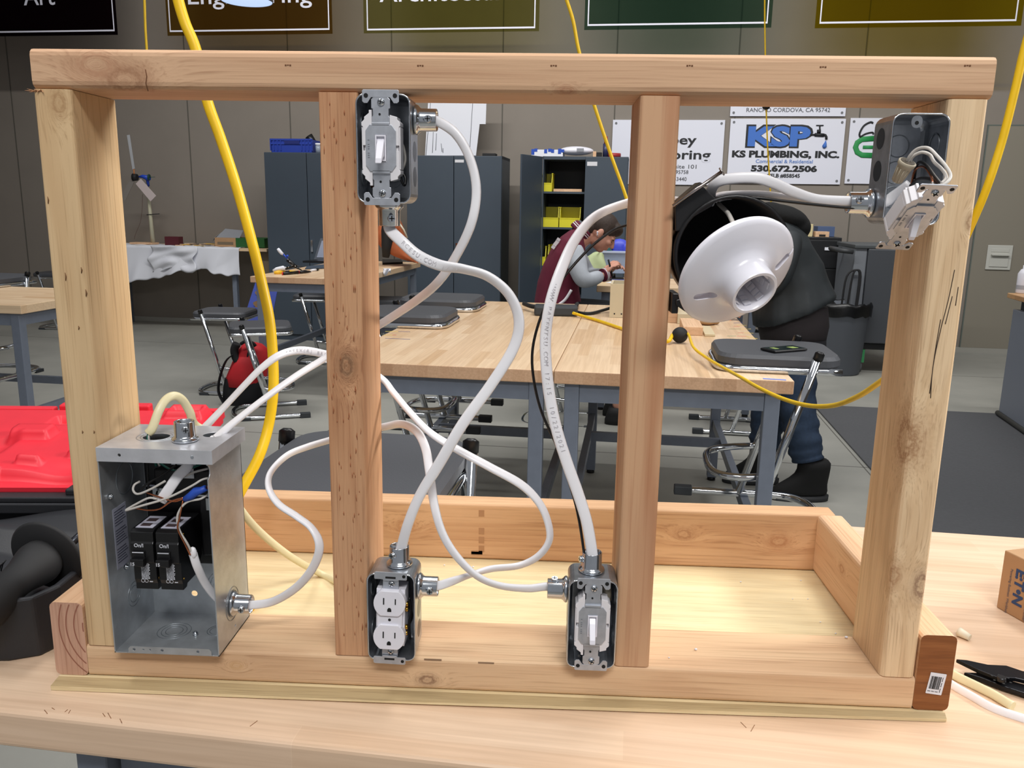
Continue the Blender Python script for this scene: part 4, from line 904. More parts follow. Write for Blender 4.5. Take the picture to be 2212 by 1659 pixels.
# lid: liner with moulded shapes, nearly flat behind the hinge
TLd = TC @ tr(0, .372, hz+.004) @ rx(math.radians(5))
def lidz(x, y):
    z = .004
    def bx(x0, x1, y0, y1, h_, s=.006):
        def st(a): return 0 if a < 0 else (1 if a > 1 else a*a*(3-2*a))
        return h_*min(st((x-x0)/s), st((x1-x)/s), st((y-y0)/s), st((y1-y)/s))
    z += bx(-.60, -.012, .03, .345, .018, .012)
    z -= bx(-.30, -.22, .25, .30, .018); z += bx(-.20, -.175, .26, .275, .012); z += bx(-.19, -.155, .215, .235, .012)
    z += bx(-.33, -.255, .17, .215, .016); z -= bx(-.6, -.30, .10, .19, .014, .03); z += bx(-.19, -.06, .09, .115, .012); z += bx(-.26, -.215, .06, .078, .014)
    z -= .014*math.exp(-(((x+.17)/.05)**2+((y-.05)/.028)**2)); z += bx(-.55, -.27, .012, .05, .01)
    z += bx(-.10, -.02, .28, .34, .014, .01); z -= bx(-.088, -.03, .295, .325, .012)
    return z
b = MB(TLd); b.grid(lambda u_, v_: V((-.62+.62*u_, .355*v_, lidz(-.62+.62*u_, .355*v_))), 170, 90, smooth=True); b.build('red_liner', redp, case)
b = MB(TLd)
outr = [(-.62, 0), (-.004, 0), (.0, .02), (.002, .33), (-.02, .36), (-.62, .362)]
m = len(outr); b._add([(x, y, -.004) for x, y in outr]+[(x, y, .006) for x, y in outr], [tuple(range(m))[::-1]]+[(i, (i+1) % m, m+(i+1) % m, m+i) for i in range(m)])
b.box((-.62, .345, .003), (-.33, .364, .020)); b.box((-.32, .345, .003), (-.145, .366, .027)); b.box((-.135, .345, .003), (-.01, .362, .018)); b.box((-.012, .03, .003), (.002, .345, .020)); b.build('lid_rim', redp, case, .003)
text('embossed_mark', 'mmmmm', .012, plain('case_red_dark', (190, 30, 48), .5), TLd @ tr(-.13, .155, .0245) @ rx(-math.pi/2), case, 0)
tool = thing('hammer_drill', 'black power tool handle with round guard lying in the tool case', 'power tool', (-.2, .12, pz+.04))
h0 = aY(20, 1330, .03); g0 = aY(95, 1195, .09); dd = (aY(115, 1160, .12)-h0).normalized()
hA = aY(-60, 1335, .0); hB = aY(98, 1203, .12); dd = (hB-hA).normalized()
b = MB(); b.tube(smooth_path([tuple(hA), tuple(hA.lerp(hB, .3)), tuple(hA.lerp(hB, .7)), tuple(hB)], 6), [.024+.004*math.sin(k*.5) for k in range(19)], 22); b.build('handle', blackm, tool)
Rg = dd.to_track_quat('Z', 'Y').to_matrix().to_4x4(); b = MB(M4.Translation(hB) @ Rg); b.lathe([(.0001, -.003), (.026, -.003), (.046, .0), (.049, .003), (.046, .006), (.03, .014), (.0001, .016)], n=40); b.build('guard_disc', blackm, tool)
b = MB(); b.cyl(hB+dd*.012+V((.02, 0, .006)), hB+dd*.10+V((.02, 0, .01)), .005, None, 12); b.cyl(hB+dd*.012+V((.022, 0, -.02)), hB+dd*.09+V((.03, 0, -.02)), .006, None, 12); b.build('depth_rod', plain('rod_steel', (52, 54, 60), .3, .8), tool)
b = MB()
for k in range(12):
    p = hA.lerp(hB, .42+.03*k); b.tube([p+V((-.0265*math.cos(a), -.012, .0265*math.sin(a))) for a in (-.1, .2, .5, .8)], .0008, 5)
b.build('grip_ribs', blackp, tool)
# ================================================================ the workshop room
WY = 8.64                                    # rear wall in room axes
def aR(px, py, yr):                          # point seen at a pixel, on a plane parallel to the rear wall
    d = _f+_r*(px-1106)/FPX+_u*(829.5-py)/FPX; n_ = V((-math.sin(RA), math.cos(RA), 0)); return CAM+d*((yr-CAM.dot(n_))/d.dot(n_))
def toR(p): return RT.inverted() @ p
def RM(p): return M4.Translation(p) @ RT     # local frame at p turned with the room
wallm = plain('wall_paint', (134, 126, 117), .75, noise=.03, nscale=3)
b = MB(RT); b.box((-7.5, WY, FL), (7.5, WY+.12, 4.2)); wl_ = struct(b.build('wall_back', wallm))
seamm = plain('wall_seam', (92, 88, 80), .8)
for px in (30, 407, 627, 848, 1085, 1327, 1587, 1856):
    x = toR(aR(px, 260, WY)).x; b = MB(RT); b.box((x-.006, WY-.004, FL), (x+.006, WY+.001, 4.2)); b.build('panel_seam', seamm, wl_)
b = MB(RT); b.box((-7.5, WY-.012, FL), (7.5, WY, FL+.055)); struct(b.build('baseboard_back', plain('base_strip', (160, 158, 150), .6)))
fm_, t_, bs = nt('concrete'); L = t_.links; tc = N(t_, 'TexCoord')
n1 = N(t_, 'TexNoise', i_Scale=.8, i_Detail=6.0, i_Roughness=.6); L.new(tc.outputs['Object'], n1.inputs['Vector']); r1 = ramp(t_, [(.3, lin((138, 138, 132))), (.7, lin((170, 169, 161)))]); L.new(n1.outputs['Fac'], r1.inputs['Fac'])
L.new(r1.outputs['Color'], bs.inputs['Base Color']); bs.inputs['Roughness'].default_value = .42
b = MB(RT); b.box((-7.5, -3.5, FL-.1), (7.5, WY, FL)); fl_ = struct(b.build('floor', fm_))
b = MB(RT); jy = toR(aZ(1700, 1000, FL)).y
for y in (jy, jy+3.1): b.box((-7.5, y-.004, FL), (7.5, y+.004, FL+.0006))
jx = toR(aZ(1735, 860, FL)).x; b.box((jx-.004, -3, FL), (jx+.004, WY, FL+.0006)); b.box((jx-3.3, -3, FL), (jx-3.292, WY, FL+.0006)); b.build('floor_joint', plain('joint_dark', (98, 96, 90), .8), fl_)
# side walls outside the view keep the room whole
b = MB(RT); b.box((-7.62, -3.5, FL), (-7.5, WY, 4.2)); struct(b.build('wall_left', wallm))
b = MB(RT); b.box((7.5, -3.5, FL), (7.62, WY, 4.2)); struct(b.build('wall_right', wallm))
# door outline with a handle plate
d0 = toR(aR(2134, 272, WY)); d1 = toR(aR(2072, 762, WY))
dm = plain('door_paint', (136, 130, 117), .7)
b = MB(RT); b.box((d1.x, WY-.012, FL+.056), (d1.x+1.9, WY-.001, d0.z)); dr = struct(b.build('door_1', dm))
b = MB(RT); b.box((d1.x-.012, WY-.014, FL+.056), (d1.x, WY-.0005, d0.z+.012)); b.box((d1.x, WY-.014, d0.z), (d1.x+1.9, WY-.0005, d0.z+.012)); b.build('door_gap', plain('gap_green_grey', (96, 104, 98), .6), dr)
c0 = aR(2127, 582, WY-.014); c1 = aR(2181, 530, WY-.014); c2 = aR(2181, 582, WY-.014); pl = plain('plate_ivory', (196, 196, 188), .4)
pt = thing('paper_towel_plate', 'square ivory plate with a lip on the wall at the far right', 'wall plate', tuple(c0), RA)
w_, h_ = (toR(c2)-toR(c0)).x, c1.z-c0.z; TP = RM(c0)
b = MB(TP); b.box((0, -.012, 0), (w_, .0, h_)); b.build('plate', pl, pt, .004)
b = MB(TP); b.box((.03, -.02, .03), (w_-.03, -.012, h_*.62)); b.build('flap', pl, pt, .004)
b = MB(TP); b.box((.035, -.05, h_*.58), (w_-.035, -.012, h_*.64)); b.box((.035, -.016, h_*.72), (w_-.035, -.012, h_*.86)); b.build('lip', pl, pt, .004)
# ---------------------------------------------------------------- signs on the wall
def board(name, label, cs, cat='sign', mat=None, off=.02, screws=True):
    """cs: four pixel corners tl tr br bl on the wall"""
    t = thing(name, label, cat, tuple(aR(*cs[3], WY-off)), RA)
    P = [toR(aR(*c, WY-off)) for c in cs]; x0, x1 = (P[0].x+P[3].x)/2, (P[1].x+P[2].x)/2; z1 = (P[0].z+P[1].z)/2; z0 = (P[2].z+P[3].z)/2
    b = MB(RT); b.box((x0, WY-off, z0), (x1, WY-.004, z1)); b.build('board', mat or plain('sign_white', (222, 224, 236), .5), t)
    if screws:
        b = MB(RT)
        for x in (x0+.035, x1-.035):
            for z in (z0+.035, z1-.035): b.cyl((x, WY-off-.004, z), (x, WY-off, z), .013, None, 10)
        b.build('screws', plain('screw_grey', (110, 112, 116), .5), t)
    return t, x0, x1, z0, z1
def wtext(t, s, px, py, hpx, mat, bold=.0, xs=1.0, wpx=None, ax='CENTER', yr=None, off=.022, name='lettering', shear=0, d=.001):
    yr = yr or WY; p = aR(px, py, yr-off); q = aR(px+100, py, yr-off); mpp = (q-p).length/100; size = hpx*mpp/.72
    o = text(name, s, size, mat, RM(p), t, bold*size, xs, ax, d, shear=shear)
    if wpx:
        xs_ = [v.co.x for v in o.data.vertices]; wd = max(xs_)-min(xs_); f = wpx*mpp/wd
        T0 = full(t).inverted() @ RM(p); o.data.transform(T0.inverted()); o.data.transform(M4.Diagonal(V((f, 1, 1, 1)))); o.data.transform(T0)
    return o
dk = plain('sign_ink', (28, 30, 34), .6); blu = plain('sign_blue', (62, 112, 196), .6); blu2 = plain('sign_blue_soft', (96, 132, 196), .6)
t, *_ = board('wall_sign', 'white plumbing company sign with blue logo and dripping tap', ((1579, 257), (1828, 256), (1814, 397), (1569, 397)))
wtext(t, 'KSP', 1680, 297, 44, dk, .075, 1, 146, off=.0215)
wtext(t, 'KSP', 1680, 297, 40, blu, .05, 1, 136, off=.0245)
wtext(t, 'KS PLUMBING, INC.', 1696, 334, 14, dk, .05, 1, 234)
wtext(t, 'Commercial & Residential', 1694, 349, 8, blu2, .01, 1, 124)
wtext(t, '530.672.2506', 1693, 365, 12.5, dk, .05, 1, 144)
wtext(t, 'CSLB #858545', 1692, 380, 8, dk, .03, 1, 72)
def wp(px, py, off=.024): return aR(px, py, WY-off)
b = MB()
for a, c, r in (((1752, 291), (1763, 291), .010), ((1760, 291), (1780, 292), .018), ((1771, 288), (1771, 271), .008), ((1763, 271), (1779, 271), .006), ((1769, 287), (1769, 280), .02)): b.cyl(wp(*a), wp(*c), r, None, 8)
b.tube([wp(1778, 291), wp(1783, 292), wp(1785, 296), wp(1785, 301)], .013, 8); b.build('tap_drawing', dk, t)
b = MB(); b.tube([wp(1784, 303), wp(1783, 309), wp(1781, 316), wp(1780, 320)], [.001, .012, .024, .012], 10); b.build('water_drop', blu, t)
t, *_ = board('wall_sign', 'white sign strip with a town address above the plumbing sign', ((1580, 175), (1831, 172), (1828, 251), (1579, 251)))
wtext(t, 'RANCHO CORDOVA, CA 95742', 1702, 238, 9, plain('sign_grey_ink', (70, 72, 76), .6), .0, 1, 182)
t, *_ = board('wall_sign', 'white flooring company sign partly hidden by the striped stud', ((1328, 260), (1566, 258), (1558, 399), (1315, 398)))
wtext(t, 'Abbey', 1452, 303, 20, dk, .02, 1, 106); wtext(t, 'Flooring', 1466, 335, 20, dk, .02, 1, 136)
gk = plain('sign_ink_grey', (60, 62, 66), .6)
wtext(t, '2201 Plaza, Suite 101', 1440, 360, 8.5, gk, .0, 1, 132); wtext(t, 'CA 95758', 1464, 372, 8, gk, .0, 1, 46); wtext(t, '(916) 555-3440', 1448, 387, 8.5, gk, .0, 1, 70)
t, *_ = board('wall_sign', 'white sign with a green rounded letter logo beside the open right box', ((1838, 256), (2080, 254), (2066, 398), (1824, 398)))
gr = plain('sign_green', (38, 142, 74), .6)
b = MB(); b.tube([wp(1888, 299), wp(1862, 301), wp(1852, 308), wp(1848, 318), wp(1852, 329), wp(1862, 335), wp(1888, 336)], .026, 8, ell=(.027, .004), up=tuple(V((-math.sin(RA), math.cos(RA), 0)))); b.tube([wp(1864, 318), wp(1890, 318)], .03, 8, ell=(.017, .004), up=tuple(V((-math.sin(RA), math.cos(RA), 0)))); b.build('green_logo', gr, t)
b = MB(); b.tube(smooth_path([tuple(wp(*p)) for p in ((1858, 296), (1857, 288), (1866, 272), (1880, 264), (1886, 266))], 5), .010, 6); b.tube(smooth_path([tuple(wp(*p)) for p in ((1858, 296), (1870, 289), (1884, 286), (1887, 290))], 5), .009, 6); b.build('flourish', dk, t)
# foam board on the cabinets
fb = thing('foam_board', 'white foam board with pencil lines leaning on the wall above the cabinets', 'board', tuple(aR(960, 335, 8.3)), RA)
b = MB(); b.m = 0; P = [aR(x, y, 8.3) for x, y in ((925, 215), (1051, 213), (1049, 268), (1036, 268), (1028, 336), (918, 336))]
nrm = V((math.sin(RA), -math.cos(RA), 0))*-.012; m = 6
b._add(P+[p+nrm for p in P], [tuple(range(m)), tuple(range(m, 2*m))[::-1]]+[(i, m+i, m+(i+1) % m, (i+1) % m) for i in range(m)]); b.build('board', paper, fb)
b = MB(); up_ = tuple(V((-math.sin(RA), math.cos(RA), 0)))
for a, c in (((1021, 222), (1014, 335)), ((936, 285), (934, 330)), ((943, 288), (941, 325)), ((953, 310), (955, 328)), ((957, 320), (957, 330)), ((930, 222), (920, 335))): b.tube([aR(*a, 8.298), aR(*c, 8.298)], .003, 5)
b.build('pencil_lines', plain('pencil', (120, 122, 128), .7), fb)
# ---------------------------------------------------------------- tinted banners
BYR = 7.84
def banner(label, x0, x1, yb0, yb1, fx0, fx1, fy0, fy1, col, txt=None, tx=0, ty=0, wpx=0):
    A = toR(aR(x0, yb0, BYR)); B = toR(aR(x1, yb1, BYR)); t = thing('hanging_banner', label, 'banner', tuple(aR((x0+x1)/2, yb0, BYR)), RA)
    zb = (A.z+B.z)/2; b = MB(RT); b.box((A.x, BYR, zb), (B.x, BYR+.006, zb+1.05)); b.build('tinted_sheet', tinted('tint_%d' % x0, col[0], col[1]), t)
    wm = plain('banner_white', (214, 214, 226), .5)
    F0 = toR(aR(fx0, fy0, BYR)); F1 = toR(aR(fx1, fy1, BYR)); zf = (F0.z+F1.z)/2; w_ = .016
    b = MB(RT); b.box((F0.x, BYR-.003, zf), (F1.x, BYR-.0005, zf+w_)); b.box((F0.x, BYR-.003, zf+w_), (F0.x+w_*.7, BYR-.0005, zf+.98)); b.box((F1.x-w_*.7, BYR-.003, zf+w_), (F1.x, BYR-.0005, zf+.98)); b.build('white_border', wm, t)
    b = MB(RT)
    for x in (A.x+.2, B.x-.2): b.cyl((x, BYR+.003, zb+1.05), (x, BYR+.003, 3.9), .004, None, 6)
    b.build('hanging_wire', plain('wire_dark', (60, 60, 60), .6), t)
    if txt: wtext(t, txt, tx, ty, 34, wm, .006, 1, wpx, yr=BYR, off=.004)
banner('dark maroon tinted hanging banner with the word Art', -190, 254, 80, 76, -180, 248, 72, 69, ((30, 12, 22), (104, 84, 92)), 'Art', 84, -6, 68)
banner('brown tinted hanging banner with the word Engineering', 362, 718, 76, 74, 367, 712, 67, 67, ((90, 64, 24), (202, 184, 134)), 'Engineering', 536, -9, 270)
banner('olive tinted hanging banner with the word Architecture', 786, 1164, 72, 67, 793, 1156, 66, 61, ((64, 66, 36), (224, 222, 184)), 'Architecture', 968, -14, 300)
banner('dark green tinted hanging banner without visible lettering', 1262, 1666, 66, 58, 1269, 1658, 57, 50, ((30, 56, 48), (180, 200, 188)))
banner('mustard tinted hanging banner at the right end of the row', 1760, 2206, 62, 54, 1770, 2195, 52, 45, ((96, 86, 10), (222, 210, 98)))
# round lamp whose lens shows at the top
lc = aY(533, 3, 6.5); t = thing('hanging_lamp', 'round pendant lamp with bright bluish lens at the top edge of the view', 'lamp', (lc.x, lc.y, lc.z))
b = MB(tr(*lc)); b.lathe([(.0001, 0), (.205, 0), (.205, .01), (.0001, .01)], n=36); b.build('lens', lampmat('lens_glow', (190, 215, 255), 1.05), t)
b = MB(tr(*lc)); b.lathe([(.21, -.002), (.215, .02), (.15, .22), (.07, .3), (.07, .42), (.0001, .42), (.0001, .41), (.06, .41), (.14, .22), (.206, .02)], n=36, close=True); b.build('shade', plain('lamp_metal', (150, 152, 158), .35, .8), t)
b = MB(tr(*lc)); b.cyl((0, 0, .42), (0, 0, 1.9), .008, None, 8); b.build('cable', blackp, t)
# ---------------------------------------------------------------- steel cabinets
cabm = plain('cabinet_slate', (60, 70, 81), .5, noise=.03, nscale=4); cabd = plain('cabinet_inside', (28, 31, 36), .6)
lblm = plain('card_label', (206, 206, 210), .6)
def cabinet(label, x0, x1, yf, zt, mode='closed', lab=None):
    t = thing('steel_cabinet', label, 'cabinet', tuple(room((x0+x1)/2, yf+.25, FL)), RA); T = RT; w_ = x1-x0; d_ = .52; xm = (x0+x1)/2
    b = MB(T); th = .012
    b.box((x0, yf, FL+.05), (x0+th, yf+d_, zt)); b.box((x1-th, yf, FL+.05), (x1, yf+d_, zt)); b.box((x0, yf+d_-th, FL), (x1, yf+d_, zt)); b.box((x0, yf, zt-.03), (x1, yf+d_, zt)); b.box((x0, yf, FL), (x1, yf+d_, FL+.06)); b.build('body', cabm, t)
    def door(xa, xb, ang=0, hinge=None, nm='door'):
        hx = xa if hinge == 'l' else xb; Td = T @ tr(hx, yf, 0) @ rz(ang) @ tr(-hx, -yf, 0)
        b = MB(Td); b.box((xa+.003, yf-.018, FL+.065), (xb-.003, yf-.0005, zt-.004)); return b.build(nm, cabm, t, .003), Td
    if mode == 'closed':
        door(x0, xm); d, Td = door(xm, x1)
        b = MB(Td); b.box((xm+.025, yf-.035, FL+.95), (xm+.045, yf-.018, FL+1.07)); b.build('handle', chrome, d)
        if lab: b = MB(Td); b.box((xm+.012, yf-.020, zt-.068), (xm+.105, yf-.018, zt-.04)); b.build('card', lblm, d)
    else:
        d, Td = door(x0, xm, math.radians(-112), 'l')
        d, Td = door(xm, x1)
        b = MB(Td); b.box((xm+.02, yf-.020, zt-.09), (xm+.12, yf-.018, zt-.05)); b.build('card', lblm, d)
        for z in mode[1]:
            b = MB(T); b.box((x0+th, yf+.02, z-.02), (x1-th, yf+d_-th, z)); b.build('shelf', cabm, t)
    return t
def cabpos(l, r, top, base_y):
    return
c1f = toR(aZ(603, 733, FL)).y
k1 = toR(aR(574, 400, c1f)).x; zt1 = aR(620, 329, c1f).z
cabinet('closed slate steel cabinet carrying the blue crate, left of the rough stud', k1, k1+.92, c1f, zt1)
c2f = c1f+.10; k2a, k2b = toR(aR(880, 500, c2f)).x, toR(aR(1083, 500, c2f)).x; zt2 = aR(960, 336, c2f).z
cabinet('closed slate steel cabinet with two doors directly right of the rough stud', k2a, k2b, c2f, zt2, lab=True)
c3f = c2f; k3a = toR(aR(1171, 420, c3f)).x; k3m = toR(aR(1262, 420, c3f)).x; zt3 = aR(1240, 338, c3f).z
k3b = 2*k3m-k3a
SH = [aR(1215, 414, c3f+.03).z, aR(1215, 491, c3f+.03).z, aR(1215, 575, c3f+.03).z, aR(1215, 640, c3f+.03).z]
cabinet('open slate steel cabinet with yellow bins behind the person in maroon', k3a, k3b, c3f, zt3, ('open', SH))
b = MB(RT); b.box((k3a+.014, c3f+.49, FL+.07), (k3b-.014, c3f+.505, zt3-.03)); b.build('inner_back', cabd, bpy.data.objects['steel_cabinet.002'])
yb = plain('bin_yellow', (216, 206, 44), .45)
def ybin(px0, px1, z, hpx, label):
    yr = c3f+.05; A = toR(aR(px0, 450, yr)); B = toR(aR(px1, 450, yr)); h_ = hpx*.0048; x0, x1 = A.x, B.x
    t = thing('storage_bin', label, 'bin', tuple(room((x0+x1)/2, yr+.1, z)), RA, 'yellow bins in the open cabinet'); T = RT; th = .006
    b = MB(T); b.box((x0, yr, z+.001), (x1, yr+.25, z+.008)); b.box((x0, yr+.245, z), (x1, yr+.25, z+h_))
    for xa in (x0, x1-th): b._add([T.inverted() @ T @ V(p) for p in ((xa, yr, z), (xa+th, yr, z), (xa+th, yr+.25, z), (xa, yr+.25, z), (xa, yr, z+h_*.45), (xa+th, yr, z+h_*.45), (xa+th, yr+.06, z+h_), (xa, yr+.06, z+h_), (xa+th, yr+.25, z+h_), (xa, yr+.25, z+h_))], [(0, 3, 9, 7, 4), (1, 5, 6, 8, 2), (0, 4, 5, 1), (4, 7, 6, 5), (7, 9, 8, 6), (2, 8, 9, 3), (0, 1, 2, 3)])
    b.box((x0, yr-.004, z), (x1, yr+.004, z+h_*.45)); b.build('tray', yb, t)
    b = MB(T); b.box((x0-.004, yr+.05, z+h_-.006), (x0+th+.004, yr+.25, z+h_)); b.box((x1-th-.004, yr+.05, z+h_-.006), (x1+.004, yr+.25, z+h_)); b.box((x0, yr-.007, z+h_*.42), (x1, yr-.003, z+h_*.47)); b.build('rim', yb, t)
ybin(1160, 1191, SH[0], 38, 'yellow bin on the top shelf of the open cabinet')
ybin(1166, 1207, SH[1], 42, 'yellow bin on the second shelf nearer the opened door')
ybin(1209, 1254, SH[1], 42, 'yellow bin on the second shelf beside the closed door')
ybin(1160, 1181, SH[2], 40, 'yellow bin on the third shelf nearest the opened door')
ybin(1186, 1212, SH[2], 44, 'yellow bin on the third shelf just above the maroon shoulder')
ybin(1160, 1180, SH[3], 40, 'yellow bin on the fourth shelf behind the maroon back')
pk = thing('wood_plank', 'thin wooden plank lying on the top shelf of the open cabinet', 'plank', tuple(room(k3a+.1, c3f+.1, SH[0])), RA)
pa = toR(aR(1196, 405, c3f+.06)); b = MB(RT); b.box((pa.x, c3f+.06, SH[0]+.001), (k3m-.03, c3f+.2, SH[0]+.028)); b.build('plank', w_side, pk)
# things on top of the cabinets
crb = plain('crate_blue', (36, 62, 160), .45)
ct = thing('blue_crate', 'blue plastic crate on top of the left slate cabinet', 'crate', tuple(room(k1+.25, c1f+.2, zt1)), RA)
x0 = toR(aR(584, 320, c1f+.06)).x; x1 = toR(aR(676, 320, c1f+.06)).x; hz_ = aR(600, 299, c1f+.06).z; b = MB(RT); y0_, y1_ = c1f+.06, c1f+.40
b.box((x0+.01, y0_+.01, zt1+.001), (x1-.01, y1_, zt1+.012))
for a in ((x0+.01, y0_, x1-.01, y0_+.008), (x0+.01, y1_-.008, x1-.01, y1_), (x0+.01, y0_, x0+.018, y1_), (x1-.018, y0_, x1-.01, y1_)): b.box((a[0], a[1], zt1+.001), (a[2], a[3], hz_-.01))
b.build('crate_walls', crb, ct)
b = MB(RT)
for z in (hz_-.02, hz_-.06): b.box((x0, y0_-.008, z), (x1, y0_, z+.018))
for k in range(13):
    if k in (4, 5, 6, 7, 8): continue
    x = x0+(x1-x0-.012)*k/12; b.box((x, y0_-.008, zt1+.02), (x+.010, y0_, hz_-.01))
b.build('crate_ribs', crb, ct)
b = MB(RT); b.box((x0+.16, y0_-.012, hz_-.055), (x1-.14, y0_-.004, hz_-.022)); b.build('handle_slot', plain('crate_blue_deep', (24, 38, 110), .5), ct)
t = thing('binocular', 'black tube shaped object standing behind the blue crate', 'black object', tuple(room(x1, y0_+.2, zt1)), RA)
p0 = aR(683, 326, c1f+.2); b = MB(RM(V((p0.x, p0.y, zt1)))); b.cyl((-.02, .03, .001), (-.02, .03, .10), .055, .05, 18); b.cyl((-.03, .03, .1), (-.085, .02, .18), .034, .042, 18); b.build('barrel', blackp, t)
t = thing('glass_jar', 'small clear jar with white lid beside the blue crate', 'jar', tuple(room(x1+.07, y0_, zt1)), RA)
p0 = aR(688, 326, c1f+.08); b = MB(RM(V((p0.x, p0.y, zt1)))); b.cyl((0, 0, .001), (0, 0, .075), .03, None, 16); b.build('jar_body', plain('jar_glass', (170, 180, 196), .15, alpha=.75), t); b = MB(RM(V((p0.x, p0.y, zt1)))); b.cyl((0, 0, .076), (0, 0, .098), .032, None, 16); b.build('lid', paper, t)
yt = c3f+.08
def topbox(name, label, cat, px0, px1, pyt, mat, d=.2, lift=0, zt=None, yr=None, part='body'):
    yr = yr or yt; zt = zt if zt is not None else zt3; A = toR(aR(px0, pyt, yr)); B = toR(aR(px1, pyt, yr)); t = thing(name, label, cat, tuple(room((A.x+B.x)/2, yr+d/2, zt)), RA)
    b = MB(RT); b.box((A.x, yr, zt+.001), (B.x, yr+d, max(A.z, zt+.02))); b.build(part, mat, t, .002); return t, A.x, B.x, A.z
t, x0, x1, z1 = topbox('shallow_box', 'shallow white box with torn blue tape on top of the cabinets', 'box', 1148, 1216, 323, paper, .25, zt=zt2+.0)
b = MB(RT)
for k, (a, h_) in enumerate(((.0, .05), (.03, .02), (.13, .035), (.17, .02), (.2, .03), (.27, .04), (.3, .025))): b.box((x0+a, yt-.003, z1-h_), (x0+a+.03, yt+.26, z1+.004+.006*(k % 2)))
b.build('blue_tape', plain('tape_blue', (34, 76, 176), .5), t)
t = thing('white_pod', 'white oval plastic housing on top of the open cabinet', 'white housing', tuple(room(toR(aR(1245, 325, yt)).x, yt+.1, zt3)), RA)
p = aR(1245, 326, yt+.08); b = MB(RM(p)); b.ball((0, 0, 0), 1, 20, (.175, .09, .045)); b.build('housing', whitep, t); b = MB(RM(p)); b.box((.01, -.089, -.012), (.08, -.079, .02)); b.build('vent', plain('vent_grey', (140, 142, 148), .5), t)
topbox('wood_block', 'small wooden block beside the white oval housing', 'block', 1281, 1288, 327, w_side, .08)
topbox('black_pack', 'small black pouch between the white housing and the red roll', 'pouch', 1289, 1300, 329, blackm, .08)
t = thing('tape_roll', 'red roll lying on top of the open cabinet', 'tape roll', tuple(room(toR(aR(1325, 330, yt)).x, yt, zt3)), RA)
p = aR(1323, 332, yt+.1); b = MB(RM(V((p.x, p.y, zt3+.001)))); b.lathe([(.055, 0), (.085, 0), (.085, .042), (.055, .042)], n=28, close=True); b.build('roll', plain('roll_red', (156, 40, 44), .5), t)
t = thing('spray_can', 'thin navy and red bottle standing on top of the open cabinet', 'bottle', tuple(room(toR(aR(1308, 310, yt)).x, yt, zt3)), RA)
p = aR(1308, 334, yt+.02); T_ = RM(V((p.x, p.y, zt3+.001))); b = MB(T_); b.cyl((0, 0, 0), (0, 0, .13), .028, None, 16); b.build('bottle_body', plain('navy', (44, 48, 84), .4), t)
b = MB(T_); b.cyl((0, 0, .13), (0, 0, .2), .02, .014, 14); b.build('cap', plain('cap_red', (150, 44, 60), .5), t)
t, *_ = topbox('dark_scraps', 'dark crumpled scrap lying on top of the closed two door cabinet', 'scrap', 1042, 1070, 331, blackm, .12, zt=zt2, yr=c2f+.1)
# yellowish stick right of sign gap
# ---------------------------------------------------------------- lab tables
topm = butcher('table_maple', (222, 190, 154), (234, 206, 172), (212, 176, 136), 'y', .042, .42, .36)
topm_x = butcher('table_maple_across', (226, 194, 156), (240, 212, 176), (214, 176, 134), 'x', .042, .42, .36)
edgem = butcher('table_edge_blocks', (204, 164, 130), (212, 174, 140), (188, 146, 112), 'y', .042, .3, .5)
def lab_table(label, x0, y0, w_, d_, zt=-.01, back_leg=None, group='butcher block lab tables', mat=None):
    t = thing('lab_table', label, 'table', tuple(room(x0+w_/2, y0+d_/2, FL)), RA, group)
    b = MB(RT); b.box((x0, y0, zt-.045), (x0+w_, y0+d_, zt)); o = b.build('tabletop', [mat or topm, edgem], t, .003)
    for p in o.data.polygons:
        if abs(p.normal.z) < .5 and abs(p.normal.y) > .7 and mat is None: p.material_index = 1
    i = .035
    ly = (y0+.02, (back_leg or y0+d_-.07))
    for x in (x0+i, x0+w_-i-.05):
        for y in ly:
            b = MB(RT); b.box((x, y, FL+.02), (x+.05, y+.05, zt-.046)); lg = b.build('leg', tgrey, t, .003)
            b = MB(RT); b.cyl((x+.025, y+.025, FL), (x+.025, y+.025, FL+.02), .022, None, 14); b.build('foot', blackp, lg)
    b = MB(RT)
    for y in ly: b.box((x0+i+.051, y+.005, zt-.11), (x0+w_-i-.051, y+.035, zt-.047))
    for x in (x0+i+.005, x0+w_-i-.035): b.box((x, ly[0]+.051, zt-.11), (x+.03, ly[1]-.001, zt-.047))
    b.build('apron', tgrey, t)
    b = MB(RT); zl = FL+.30
    for x in (x0+i+.01, x0+w_-i-.04): b.box((x, ly[0]+.051, zl), (x+.03, ly[1]-.001, zl+.045))
    b.box((x0+i+.04, ly[1]-.05 if 0 else (ly[0]+ly[1])/2+.45, zl+.0), (x0+w_-i-.04, (ly[0]+ly[1])/2+.48, zl+.045)); b.build('lower_rail', tgrey, t)
    return t
zT = -.01
qa = toR(aZ(1716, 824, zT)); qb = toR(aZ(1190, 800, zT)); qc = toR(aZ(704, 778, zT))
yF = (qa.y+qb.y)/2; yBk = toR(aZ(1190, 655, zT)).y
xS = (toR(aZ(1190, 800, zT)).x+toR(aZ(1272, 662, zT)).x)/2; wT = qa.x-xS
print('table', qa, qb, qc, yF, yBk, xS, wT)
TA = lab_table('large butcher block table under the black hung stool, right of the table seam', xS+.001, yF, wT, yBk-yF, zT, toR(aZ(1552, 1040, FL)).y)
TBm = lab_table('large butcher block table left of the seam, with two stool seats resting on it', xS-wT-.001, yF, wT, yBk-yF, zT, toR(aZ(1552, 1040, FL)).y)
qa = toR(aZ(540, 597, zT)); lab_table('butcher block table with white handled riveter and laptop beyond the rough stud', qa.x, qa.y, .78, 2.0, zT)
